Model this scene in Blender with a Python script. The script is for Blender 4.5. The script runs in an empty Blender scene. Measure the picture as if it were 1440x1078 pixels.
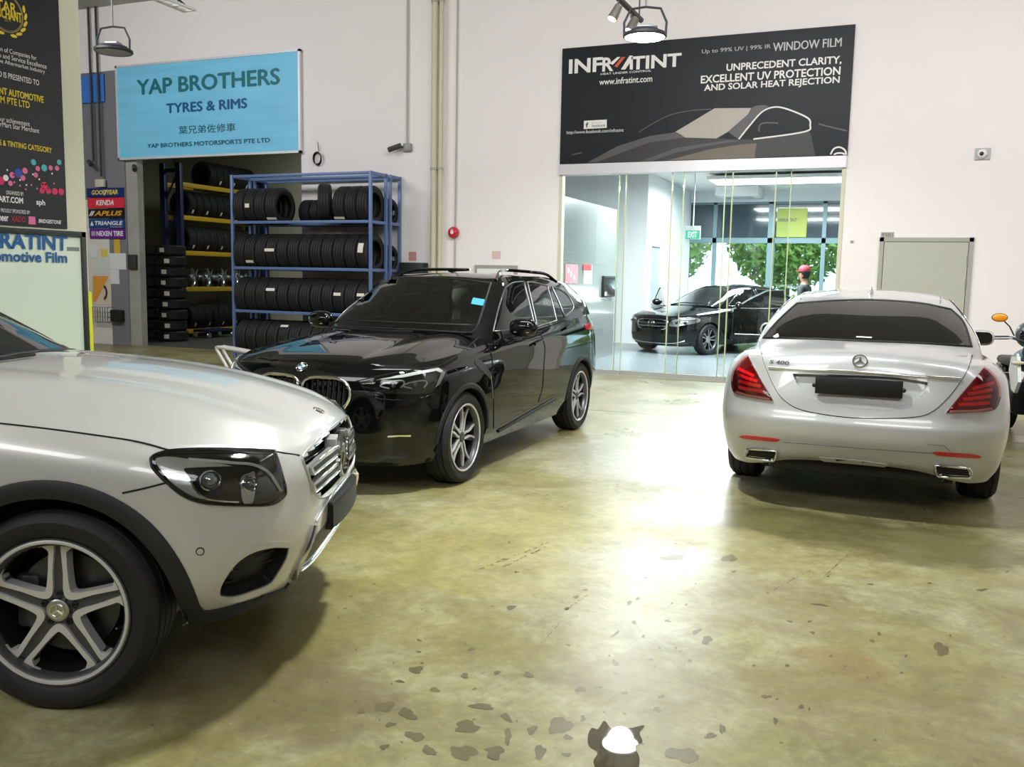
import bpy, bmesh, math, random
from mathutils import Vector, Matrix
from mathutils.bvhtree import BVHTree
from mathutils.geometry import delaunay_2d_cdt
PI = math.pi
random.seed(7)
SC = bpy.context.scene
COL = SC.collection

# ------------------------------------------------------------------ camera
FPX, PITCH, YAW, ROLL, EYE = 1268.55, .1196, .3958, .0186, 1.5506
IW, IH = 1440., 1078.
FW = Vector((-math.sin(YAW)*math.cos(PITCH), math.cos(YAW)*math.cos(PITCH), -math.sin(PITCH)))
RT0 = Vector((math.cos(YAW), math.sin(YAW), 0)); UP0 = RT0.cross(FW)
RT = math.cos(ROLL)*RT0 + math.sin(ROLL)*UP0
UP = -math.sin(ROLL)*RT0 + math.cos(ROLL)*UP0
CAM = Vector((0, 0, EYE))
cam_d = bpy.data.cameras.new('camera'); cam = bpy.data.objects.new('camera', cam_d); COL.objects.link(cam)
cam_d.sensor_fit = 'HORIZONTAL'; cam_d.sensor_width = 36; cam_d.lens = FPX/IW*36; cam_d.clip_start = .05; cam_d.clip_end = 300
mw = Matrix((RT, UP, -FW)).transposed().to_4x4(); mw.translation = CAM; cam.matrix_world = mw
SC.camera = cam

# ------------------------------------------------------------------ sky, sun, lamps, exposure
SC.view_settings.view_transform = 'Standard'; SC.view_settings.look = 'None'
SC.view_settings.gamma = 1; SC.view_settings.exposure = 0.25
SC.view_settings.use_curve_mapping = False
wd = bpy.data.worlds.new('sky'); SC.world = wd; wd.use_nodes = True
wn = wd.node_tree.nodes; wl = wd.node_tree.links
bg = wn['Background']; bg.inputs['Color'].default_value = (.80, .90, 1.0, 1); bg.inputs['Strength'].default_value = 4.0
def lamp(name, kind, loc, energy, color=(1, 1, 1), size=.3, rot=(0, 0, 0), size_y=None, shape=None):
    d = bpy.data.lights.new(name, kind); o = bpy.data.objects.new(name, d); COL.objects.link(o)
    d.energy = energy; d.color = color; o.location = loc; o.rotation_euler = rot
    if kind == 'AREA':
        d.size = size
        if size_y: d.shape = 'RECTANGLE'; d.size_y = size_y
        elif shape: d.shape = shape
    elif kind == 'SUN': d.angle = size
    else: d.shadow_soft_size = size
    return o
lamp('sun', 'SUN', (0, 40, 30), 3.2, (1, .95, .85), .02, (math.radians(-32), math.radians(24), 0))
LAMP = Vector((-2.80, 10.45, 4.30))        # the lit pendant in view
LAMP2 = Vector((-1.75, 4.55, 4.30))        # the next lit pendant, above the frame
for L_, en in ((LAMP, 330), (LAMP2, 690)):
    o_ = lamp('pendant_light', 'SPOT', (L_.x, L_.y, L_.z-.06), en, (.97, 1, .96), .16)
    o_.data.spot_size = math.radians(160); o_.data.spot_blend = .4
FILL_LIGHTS = [((-2.0, 6.4, 6.0), 235, 1.0), ((4.4, 6.6, 6.0), 210, 1.0), ((-5.0, -3.0, 6.0), 170, .85), ((2.2, -3.5, 6.0), 170, .85), ((-12.0, 6.6, 6.0), 250, 1.0)]  # added fill lights, unseen, tilted to brighten the wall and the car sides
for p, en, tl_ in FILL_LIGHTS: lamp('fill_light', 'AREA', p, en, (.98, .98, 1), 5.4, (tl_, 0, 0), 1.6)
for i, p in enumerate([(-3.2, 17.0, 3.7), (-2.6, 21.8, 3.7)]):
    lamp('showroom_panel_light', 'AREA', p, 600, (.9, .97, 1), 3.0, (0, 0, 0), 1.2)
lamp('tyre_shop_light', 'AREA', (-12.0, 17.2, 4.9), 60, (.9, 1, .95), 1.2, (0, 0, 0), .3)

# ------------------------------------------------------------------ pixel -> world on a chosen plane
def ray(px, py):
    return (FW + RT*((px-IW/2)/FPX) - UP*((py-IH/2)/FPX)).normalized()
def atY(px, py, Y): d = ray(px, py); return CAM + d*((Y-CAM.y)/d.y)
def atX(px, py, X): d = ray(px, py); return CAM + d*((X-CAM.x)/d.x)
def atZ(px, py, Z=0.): d = ray(px, py); return CAM + d*((Z-CAM.z)/d.z)
def topx(P):
    d = P-CAM; z = d.dot(FW); return (IW/2+FPX*d.dot(RT)/z, IH/2-FPX*d.dot(UP)/z)
# ------------------------------------------------------------------ materials
def lin(c):
    if isinstance(c, str):
        c = c.lstrip('#'); c = [int(c[i:i+2], 16)/255 for i in (0, 2, 4)]
        c = [x/12.92 if x <= .04045 else ((x+.055)/1.055)**2.4 for x in c]
    return (c[0], c[1], c[2], 1)
MATS = {}
def P(name, color, rough=.5, metal=0., coat=0., var=.0, vscale=8., spec=.5, emit=None, es=0., bump=0., bscale=60., coat_rough=.03, trans=0., ior=1.45):
    if name in MATS: return MATS[name]
    m = bpy.data.materials.new(name); m.use_nodes = True; nt = m.node_tree; b = nt.nodes['Principled BSDF']
    c = lin(color)
    b.inputs['Base Color'].default_value = c; b.inputs['Roughness'].default_value = rough; b.inputs['Metallic'].default_value = metal
    b.inputs['Coat Weight'].default_value = coat; b.inputs['Coat Roughness'].default_value = coat_rough
    b.inputs['Specular IOR Level'].default_value = spec; b.inputs['IOR'].default_value = ior
    b.inputs['Transmission Weight'].default_value = trans
    if emit: b.inputs['Emission Color'].default_value = lin(emit); b.inputs['Emission Strength'].default_value = es
    tc = nt.nodes.new('ShaderNodeTexCoord')
    if var > 0:
        n = nt.nodes.new('ShaderNodeTexNoise'); n.inputs['Scale'].default_value = vscale; n.inputs['Detail'].default_value = 4
        nt.links.new(tc.outputs['Object'], n.inputs['Vector'])
        mx = nt.nodes.new('ShaderNodeMix'); mx.data_type = 'RGBA'
        mx.inputs[6].default_value = tuple(x*(1-var) for x in c[:3])+(1,); mx.inputs[7].default_value = tuple(min(1, x*(1+var)) for x in c[:3])+(1,)
        nt.links.new(n.outputs['Fac'], mx.inputs[0]); nt.links.new(mx.outputs[2], b.inputs['Base Color'])
    if bump > 0:
        n = nt.nodes.new('ShaderNodeTexNoise'); n.inputs['Scale'].default_value = bscale; n.inputs['Detail'].default_value = 3
        nt.links.new(tc.outputs['Object'], n.inputs['Vector'])
        bp = nt.nodes.new('ShaderNodeBump'); bp.inputs['Strength'].default_value = bump; bp.inputs['Distance'].default_value = .01
        nt.links.new(n.outputs['Fac'], bp.inputs['Height']); nt.links.new(bp.outputs['Normal'], b.inputs['Normal'])
    MATS[name] = m
    return m
def GLASS(name, tint, refl=1.0, rough=0.0, ior=1.5):
    """thin glass: fresnel mix of clear tinted transmission and mirror reflection"""
    if name in MATS: return MATS[name]
    m = bpy.data.materials.new(name); m.use_nodes = True; nt = m.node_tree; nt.nodes.clear()
    o = nt.nodes.new('ShaderNodeOutputMaterial'); t = nt.nodes.new('ShaderNodeBsdfTransparent'); g = nt.nodes.new('ShaderNodeBsdfGlossy')
    f = nt.nodes.new('ShaderNodeFresnel'); f.inputs['IOR'].default_value = ior
    mu = nt.nodes.new('ShaderNodeMath'); mu.operation = 'MULTIPLY'; mu.inputs[1].default_value = refl; mu.use_clamp = True
    mx = nt.nodes.new('ShaderNodeMixShader')
    t.inputs[0].default_value = lin(tint); g.inputs['Roughness'].default_value = rough; g.inputs[0].default_value = (1, 1, 1, 1)
    nt.links.new(f.outputs[0], mu.inputs[0]); nt.links.new(mu.outputs[0], mx.inputs[0])
    nt.links.new(t.outputs[0], mx.inputs[1]); nt.links.new(g.outputs[0], mx.inputs[2]); nt.links.new(mx.outputs[0], o.inputs[0])
    MATS[name] = m
    return m

SILVER = P('silver_paint', (.58, .58, .56), .38, .25, 1.0, .03, 300, coat_rough=.03)
SILVER2 = P('silver_paint_cool', (.47, .475, .475), .36, .3, 1.0, .03, 300, coat_rough=.03)
BLACKP = P('black_paint', (.0025, .0028, .0032), .25, 0, 1.0, .05, 300, spec=.0, coat_rough=.012)
CHROME = P('chrome', (.82, .83, .84), .08, 1)
SATIN = P('satin_metal', (.55, .56, .58), .28, 1)
ALLOY = P('machined_alloy', (.70, .70, .71), .30, .45)
GREYALLOY = P('grey_alloy', (.10, .10, .105), .35, .6)
DARKALLOY = P('dark_alloy', (.02, .02, .022), .4, .5)
RUBBER = P('tyre_rubber', (.012, .012, .013), .62, 0, 0, .25, 30, bump=.12, bscale=180)
BLACKPL = P('black_plastic', (.010, .011, .012), .5, 0, 0, .1, 80)
CLAD = P('cladding_plastic', (.017, .018, .019), .6, 0, 0, .15, 120, bump=.1, bscale=400)
GAP = P('shut_line', (.004, .004, .004), .8)
GLOSSBK = P('gloss_black', (.004, .004, .005), .08, 0, .5)
CLEAR = GLASS('clear_cover', (.93, .95, .95), 1.0)
TINT = GLASS('tinted_glass', (.10, .12, .115), 1.0)
TINT2 = GLASS('dark_tinted_glass', (.012, .014, .013), 1.05)
WSHIELD = GLASS('windscreen_glass', (.30, .36, .34), 1.1)
INTER = P('interior_dark', (.02, .021, .022), .7, 0, 0, .1, 40)
SEATM = P('seat_leather', (.035, .035, .036), .5, 0, 0, .1, 40)
REDL = P('red_lens', (.50, .006, .012), .08, 0, 1.0)
REDD = P('red_lens_dark', (.12, .002, .006), .08, 0, 1.0)
WHITEL = P('white_lens', (.62, .58, .56), .12, 0, 1.0)
PLATE = P('plate_black', (.003, .003, .003), .55)
WHITE = P('white_plastic', (.80, .80, .79), .4, 0, 0, .03, 20)

# ------------------------------------------------------------------ mesh helpers
def link(o, parent=None, **kw):
    COL.objects.link(o)
    if parent: o.parent = parent
    for k, v in kw.items(): o[k] = v
    return o
def mobj(name, verts, faces, mat, parent=None, smooth=True, angle=35, **kw):
    me = bpy.data.meshes.new(name); me.from_pydata([tuple(v) for v in verts], [], faces); me.update()
    if mat: me.materials.append(mat)
    if smooth:
        me.polygons.foreach_set('use_smooth', [True]*len(me.polygons))
        me.set_sharp_from_angle(angle=math.radians(angle))
    return link(bpy.data.objects.new(name, me), parent, **kw)
def empty(name, loc, rz=0., label=None, cat=None, group=None):
    o = bpy.data.objects.new(name, None); COL.objects.link(o); o.location = loc; o.rotation_euler = (0, 0, rz); o.empty_display_size = .1
    if label: o['label'] = label
    if cat: o['category'] = cat
    if group: o['group'] = group
    return o
def tag(o, label, cat, group=None):
    o['label'] = label; o['category'] = cat
    if group: o['group'] = group
    return o
class MB:
    def __init__(s): s.v = []; s.f = []
    def add(s, v, f):
        n = len(s.v); s.v += [Vector(x) for x in v]; s.f += [tuple(i+n for i in q) for q in f]; return s
    def box(s, a, b, bev=0.):
        (x0, y0, z0), (x1, y1, z1) = a, b
        if x0 > x1: x0, x1 = x1, x0
        if y0 > y1: y0, y1 = y1, y0
        if z0 > z1: z0, z1 = z1, z0
        if bev <= 0:
            v = [(x, y, z) for z in (z0, z1) for y in (y0, y1) for x in (x0, x1)]
            return s.add(v, [(0, 2, 3, 1), (4, 5, 7, 6), (0, 1, 5, 4), (2, 6, 7, 3), (0, 4, 6, 2), (1, 3, 7, 5)])
        bm = bmesh.new(); bmesh.ops.create_cube(bm, size=1)
        for q in bm.verts: q.co = Vector(((x0+x1)/2+q.co.x*(x1-x0), (y0+y1)/2+q.co.y*(y1-y0), (z0+z1)/2+q.co.z*(z1-z0)))
        bmesh.ops.bevel(bm, geom=list(bm.edges), offset=bev, segments=2, profile=.5, affect='EDGES')
        bm.verts.index_update(); s.add([q.co for q in bm.verts], [tuple(q.index for q in f.verts) for f in bm.faces]); bm.free(); return s
    def tube(s, pts, r, n=8, closed=False, caps=True, flat=1.0, up=None):
        pts = [Vector(p) for p in pts]; N = len(pts); rs = r if isinstance(r, (list, tuple)) else [r]*N
        base = len(s.v); prev = None
        for i, p in enumerate(pts):
            if closed: t = pts[(i+1) % N]-pts[i-1]
            else: t = pts[min(i+1, N-1)]-pts[max(i-1, 0)]
            if t.length < 1e-9: t = Vector((0, 0, 1))
            t.normalize()
            if prev is None:
                a = Vector(up) if up else (Vector((0, 0, 1)) if abs(t.z) < .9 else Vector((1, 0, 0)))
            else: a = prev
            u = a - t*a.dot(t)
            if u.length < 1e-6: u = t.orthogonal()
            u.normalize(); w = t.cross(u); prev = u
            for k in range(n):
                an = 2*PI*k/n; s.v.append(p+u*(math.cos(an)*rs[i])+w*(math.sin(an)*rs[i]*flat))
        m = N if closed else N-1
        for i in range(m):
            j = (i+1) % N
            for k in range(n):
                k2 = (k+1) % n; s.f.append((base+i*n+k, base+i*n+k2, base+j*n+k2, base+j*n+k))
        if not closed and caps:
            s.f.append(tuple(base+k for k in range(n))[::-1]); s.f.append(tuple(base+(N-1)*n+k for k in range(n)))
        return s
    def lathe(s, prof, origin=(0, 0, 0), axis='y', n=48, closed=False, a0=0., a1=2*PI):
        """prof: (radius, height along axis)"""
        o = Vector(origin); base = len(s.v); full = abs(a1-a0-2*PI) < 1e-6; cnt = n if full else n+1; m = len(prof)
        for k in range(cnt):
            an = a0+(a1-a0)*k/n; c, sn = math.cos(an), math.sin(an)
            for (r, h) in prof:
                s.v.append(o+{'y': Vector((r*c, h, r*sn)), 'z': Vector((r*c, r*sn, h)), 'x': Vector((h, r*c, r*sn))}[axis])
        for k in range(n):
            k2 = (k+1) % cnt
            for i in range(m if closed else m-1):
                j = (i+1) % m
                s.f.append((base+k*m+i, base+k2*m+i, base+k2*m+j, base+k*m+j))
        return s
    def prism(s, poly, frame, d0, d1):
        """poly 2D (ccw seen from +n) in frame (o,u,v,n), extruded from d0 to d1 along n"""
        o, u, v, nn = [Vector(q) for q in frame]; N = len(poly); base = len(s.v)
        for d in (d0, d1):
            for (a, b) in poly: s.v.append(o+u*a+v*b+nn*d)
        s.f.append(tuple(base+i for i in range(N))[::-1]); s.f.append(tuple(base+N+i for i in range(N)))
        for i in range(N):
            j = (i+1) % N; s.f.append((base+i, base+j, base+N+j, base+N+i))
        return s
    def ring(s, outer, inner, frame, d0, d1):
        """prism of the area between two loops with equal counts"""
        o, u, v, nn = [Vector(q) for q in frame]; N = len(outer); base = len(s.v)
        for d in (d0, d1):
            for lp in (outer, inner):
                for (a, b) in lp: s.v.append(o+u*a+v*b+nn*d)
        for i in range(N):
            j = (i+1) % N; O0, I0, O1, I1 = base, base+N, base+2*N, base+3*N
            s.f += [(O1+i, O1+j, I1+j, I1+i), (O0+j, O0+i, I0+i, I0+j), (O0+i, O0+j, O1+j, O1+i), (I0+j, I0+i, I1+i, I1+j)]
        return s
    def ball(s, c, r, nu=16, nv=10, sc=(1, 1, 1)):
        c = Vector(c); base = len(s.v)
        for j in range(nv+1):
            th = PI*j/nv
            for i in range(nu):
                ph = 2*PI*i/nu; s.v.append(c+Vector((r*sc[0]*math.sin(th)*math.cos(ph), r*sc[1]*math.sin(th)*math.sin(ph), r*sc[2]*math.cos(th))))
        for j in range(nv):
            for i in range(nu):
                i2 = (i+1) % nu; s.f.append((base+j*nu+i, base+(j+1)*nu+i, base+(j+1)*nu+i2, base+j*nu+i2))
        return s
    def move(s, d):
        d = Vector(d); s.v = [q+d for q in s.v]; return s
    def build(s, name, mat, parent=None, smooth=True, angle=35, **kw): return mobj(name, s.v, s.f, mat, parent, smooth, angle, **kw)
def bx(name, a, b, mat, parent=None, bev=0., **kw): return MB().box(a, b, bev).build(name, mat, parent, smooth=bev > 0, **kw)
def struct(o): o['kind'] = 'structure'; return o
def cr(pts, k=6, closed=True):
    """Catmull-Rom through points; a point given twice stays a sharp corner"""
    out = []; N = len(pts); D = len(pts[0])
    rng = range(N) if closed else range(N-1)
    for i in rng:
        p1, p2 = pts[i], pts[(i+1) % N]
        if p1 == p2: continue
        p0 = pts[(i-1) % N] if (closed or i > 0) else p1
        p3 = pts[(i+2) % N] if (closed or i+2 < N) else p2
        if p0 == p1: p0 = tuple(2*a-b for a, b in zip(p1, p2))
        if p3 == p2: p3 = tuple(2*a-b for a, b in zip(p2, p1))
        for q in range(k):
            t = q/k
            out.append(tuple(.5*(2*p1[d]+(p2[d]-p0[d])*t+(2*p0[d]-5*p1[d]+4*p2[d]-p3[d])*t*t+(3*p1[d]-p0[d]-3*p2[d]+p3[d])*t**3) for d in range(D)))
    if not closed: out.append(tuple(pts[-1]))
    return out
def pch(keys, x):
    """smooth monotone interpolation of (x, value) keys, clamped"""
    if not isinstance(keys, (list, tuple)): return keys
    ks = keys
    if ks[0][0] > ks[-1][0]: ks = ks[::-1]
    n = len(ks)
    if x <= ks[0][0]: return ks[0][1]
    if x >= ks[-1][0]: return ks[-1][1]
    d = [(ks[i+1][1]-ks[i][1])/(ks[i+1][0]-ks[i][0]) for i in range(n-1)]
    m = [d[0]]+[0 if d[i-1]*d[i] <= 0 else 2*d[i-1]*d[i]/(d[i-1]+d[i]) for i in range(1, n-1)]+[d[-1]]
    for i in range(n-1):
        if x <= ks[i+1][0]:
            h = ks[i+1][0]-ks[i][0]; t = (x-ks[i][0])/h
            return (2*t**3-3*t*t+1)*ks[i][1]+(t**3-2*t*t+t)*h*m[i]+(-2*t**3+3*t*t)*ks[i+1][1]+(t**3-t*t)*h*m[i+1]
def inpoly(p, poly):
    x, y = p; c = False; j = len(poly)-1
    for i in range(len(poly)):
        xi, yi = poly[i]; xj, yj = poly[j]
        if (yi > y) != (yj > y) and x < (xj-xi)*(y-yi)/(yj-yi)+xi: c = not c
        j = i
    return c
def area2(poly): return sum(poly[i-1][0]*poly[i][1]-poly[i][0]*poly[i-1][1] for i in range(len(poly)))/2
def ccw(poly): return poly if area2(poly) > 0 else poly[::-1]
def rrect(w, h, r, k=4, cx=0, cy=0):
    out = []
    for (sx, sy, a) in ((1, 1, 0), (-1, 1, PI/2), (-1, -1, PI), (1, -1, 3*PI/2)):
        for i in range(k+1):
            an = a+PI/2*i/k; out.append((cx+sx*(w/2-r)+r*math.cos(an), cy+sy*(h/2-r)+r*math.sin(an)))
    return out
def inset(poly, d):
    """shift a closed ccw loop inwards by d (approximate)"""
    N = len(poly); out = []
    for i in range(N):
        a, b, c = Vector(poly[i-1]), Vector(poly[i]), Vector(poly[(i+1) % N])
        e = (c-a)
        if e.length < 1e-9: out.append(tuple(b)); continue
        e.normalize(); out.append((b.x-e.y*d, b.y+e.x*d))
    return out
def fill2d(poly, h, hole=None):
    """triangulated 2D fill of a loop with interior points about h apart -> pts, tris, number of boundary points"""
    b = [Vector(poly[0])]
    N = len(poly)
    for i in range(N):
        a, c = Vector(poly[i]), Vector(poly[(i+1) % N]); L = (c-a).length; k = max(1, int(math.ceil(L/h)))
        for q in range(1, k+1):
            if i == N-1 and q == k: break
            w = a.lerp(c, q/k)
            if (w-b[-1]).length > 1e-6: b.append(w)
    nb = len(b); xs = [q.x for q in b]; ys = [q.y for q in b]
    pb = [tuple(q) for q in b]; pts = list(b)
    nx = int((max(xs)-min(xs))/h)+1; ny = int((max(ys)-min(ys))/h)+1
    for i in range(nx+1):
        for j in range(ny+1):
            q = Vector((min(xs)+(i+.5*(j % 2))*h, min(ys)+j*h))
            if inpoly(q, pb) and min((q-w).length_squared for w in b) > (.35*h)**2: pts.append(q)
    ed = [(i, (i+1) % nb) for i in range(nb)]
    if hole:
        hb = []
        for i in range(len(hole)):
            a, c = Vector(hole[i]), Vector(hole[(i+1) % len(hole)]); k = max(1, int(math.ceil((c-a).length/h))); hb += [a.lerp(c, q/k) for q in range(k)]
        hp = [tuple(q) for q in hb]
        pts = [q for i, q in enumerate(pts) if i < nb or (not inpoly(q, hp) and min((q-w).length_squared for w in hb) > (.3*h)**2)]
        n0 = len(pts); pts += hb; ed += [(n0+i, n0+(i+1) % len(hb)) for i in range(len(hb))]
    r = delaunay_2d_cdt(pts, ed, [], 1, 1e-7)
    tri = r[2]
    if hole: tri = [t for t in tri if not inpoly(((r[0][t[0]].x+r[0][t[1]].x+r[0][t[2]].x)/3, (r[0][t[0]].y+r[0][t[1]].y+r[0][t[2]].y)/3), hp)]
    return r[0], tri, nb
TXT = {}
def text_mesh(s, bold=0., shear=0., spacing=1.):
    key = (s, bold, shear, spacing)
    if key in TXT: return TXT[key]
    cu = bpy.data.curves.new('t', 'FONT'); cu.body = s; cu.offset = bold; cu.shear = shear; cu.resolution_u = 3; cu.space_character = spacing
    o = bpy.data.objects.new('t', cu); COL.objects.link(o)
    dg = bpy.context.evaluated_depsgraph_get(); me = bpy.data.meshes.new_from_object(o.evaluated_get(dg))
    v = [q.co.copy() for q in me.vertices]; f = [tuple(p.vertices) for p in me.polygons]
    bpy.data.objects.remove(o); bpy.data.curves.remove(cu); bpy.data.meshes.remove(me)
    TXT[key] = (v, f); return v, f
def text(parent, s, box, frame, mat, name='lettering', bold=.0, shear=0., d=.003, spacing=1., fat=0., **kw):
    """lettering fitted into box (u0,v0,u1,v1) of the plane frame (o,u,v,n)"""
    v, f = text_mesh(s, bold, shear, spacing); o, u, w, n = [Vector(q) for q in frame]
    x0 = min(q.x for q in v); x1 = max(q.x for q in v); y0 = min(q.y for q in v); y1 = max(q.y for q in v)
    sx = (box[2]-box[0])/(x1-x0); sy = (box[3]-box[1])/(y1-y0)
    vv = [o+u*(box[0]+(q.x-x0)*sx)+w*(box[1]+(q.y-y0)*sy)+n*d for q in v]
    # one object for each word
    par = list(range(len(v)))
    def find(i):
        while par[i] != i: par[i] = par[par[i]]; i = par[i]
        return i
    for t in f:
        for i in t[1:]: par[find(i)] = find(t[0])
    comp = {}
    for i in range(len(v)): comp.setdefault(find(i), []).append(i)
    cs = sorted(((min(v[i].x for i in c), max(v[i].x for i in c), r) for r, c in comp.items()))
    words = []; end = None
    for x_0, x_1, r in cs:
        if end is None or x_0-end > .17: words.append(set())
        words[-1].add(r); end = x_1 if end is None or x_1 > end or len(words[-1]) == 1 else end
    out = []; hh = box[3]-box[1]
    for wset in words:
        ids = [i for i in range(len(v)) if find(i) in wset]; mp = {i: k for k, i in enumerate(ids)}
        wv_ = [vv[i] for i in ids]; wf = [tuple(mp[i] for i in t) for t in f if t[0] in mp]
        if fat:
            base = list(wv_); nf = list(wf)
            for k, (a, b) in enumerate(((-1, 0), (1, 0), (0, 1), (0, -1))):
                m = len(wv_); wv_ += [q+u*(a*fat*hh)+w*(b*fat*hh*.6)+n*(.0002*(k+1)) for q in base]; wf += [tuple(i+m for i in t) for t in nf]
        out.append(mobj(name, wv_, wf, mat, parent, smooth=False, **kw))
    return out
def flat(parent, name, poly, frame, mat, d=.002, **kw):
    """flat printed shape"""
    o, u, w, n = [Vector(q) for q in frame]; poly = ccw(poly)
    p, f, nb = fill2d(poly, 1e3)
    return mobj(name, [o+u*q.x+w*q.y+n*d for q in p], f, mat, parent, smooth=False, **kw)
# ------------------------------------------------------------------ car builder
def plan(xf, xr, xm, w, nf, mf, nr, mr, N):
    """half plan outline from front centre round the side to rear centre, N points, even arc length"""
    pts = []
    K = 220
    def quarter(xe, n, m, rev):
        q = []
        for i in range(K+1):
            t = i/K
            # mix of samplings in y and in x so that both ends are dense
            if t < .5: y = (t/.5)**1*.9; x = (1-y**m)**(1/n)
            else:
                x0 = (1-.9**m)**(1/n); x = x0*(1-(t-.5)/.5); y = (1-x**n)**(1/m)
            q.append((xm+(xe-xm)*x, w*y))
        return q[::-1] if rev else q
    pts = quarter(xf, nf, mf, False)[:-1]+quarter(xr, nr, mr, True)
    L = [0]
    for a, b in zip(pts, pts[1:]): L.append(L[-1]+math.hypot(a[0]-b[0], a[1]-b[1]))
    out = []; j = 0
    for i in range(N):
        s = L[-1]*i/(N-1)
        while j < len(L)-2 and L[j+1] < s: j += 1
        t = 0 if L[j+1] == L[j] else (s-L[j])/(L[j+1]-L[j])
        out.append((pts[j][0]+(pts[j+1][0]-pts[j][0])*t, pts[j][1]+(pts[j+1][1]-pts[j][1])*t))
    out[0] = (out[0][0], 0.); out[-1] = (out[-1][0], 0.)
    return out
def loft(levels, xm, ex, N, T, dyf=None):
    """levels: (z keys, xf, xr, w[, (nf,mf,nr,mr)]) -> rows of 3D points (bottom to top)"""
    base = []
    for lv in levels:
        e = lv[4] if len(lv) > 4 else ex
        base.append([Vector((x, y, pch(lv[0], x))) for x, y in plan(lv[1], lv[2], xm, lv[3], *e, N)])
    rows = []
    for i in range(len(base)-1):
        for q in range(T):
            t = q/T; row = []
            for k in range(N):
                p1, p2 = base[i][k], base[i+1][k]; p0 = base[i-1][k] if i > 0 else 2*p1-p2; p3 = base[i+2][k] if i+2 < len(base) else 2*p2-p1
                row.append(.5*(2*p1+(p2-p0)*t+(2*p0-5*p1+4*p2-p3)*t*t+(3*p1-p0-3*p2+p3)*t**3))
            rows.append(row)
    rows.append(base[-1])
    if dyf:
        for r in rows:
            for v in r: v.y += dyf(v)
    return rows
def grid_faces(R, N, off=0, flip=False):
    f = []
    for i in range(R-1):
        for k in range(N-1):
            q = (off+i*N+k, off+i*N+k+1, off+(i+1)*N+k+1, off+(i+1)*N+k)
            f.append(q[::-1] if flip else q)
    return f
def cap_rows(edge, zc, ease, M, margin=.03, dz=None):
    """surface from an edge outline to the centre line"""
    xf = edge[0].x; xr = edge[-1].x; rows = []
    for j in range(M+1):
        t = j/M; row = []
        for p in edge:
            xq = (xr+margin)+(p.x-xr)/(xf-xr)*((xf-margin)-(xr+margin))
            x = p.x+(xq-p.x)*t; y = p.y*(1-t)
            z = p.z+(pch(zc, x)-p.z)*(1-(1-t)**ease)
            if dz: z += dz(x, y)*min(1, t*4)
            row.append(Vector((x, y, z)))
        rows.append(row)
    return rows
def mirror_sheet(v, f):
    """add the y<0 half"""
    n = len(v); return v+[Vector((q.x, -q.y, q.z)) for q in v], f+[tuple(i+n for i in q)[::-1] for q in f]
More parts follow.
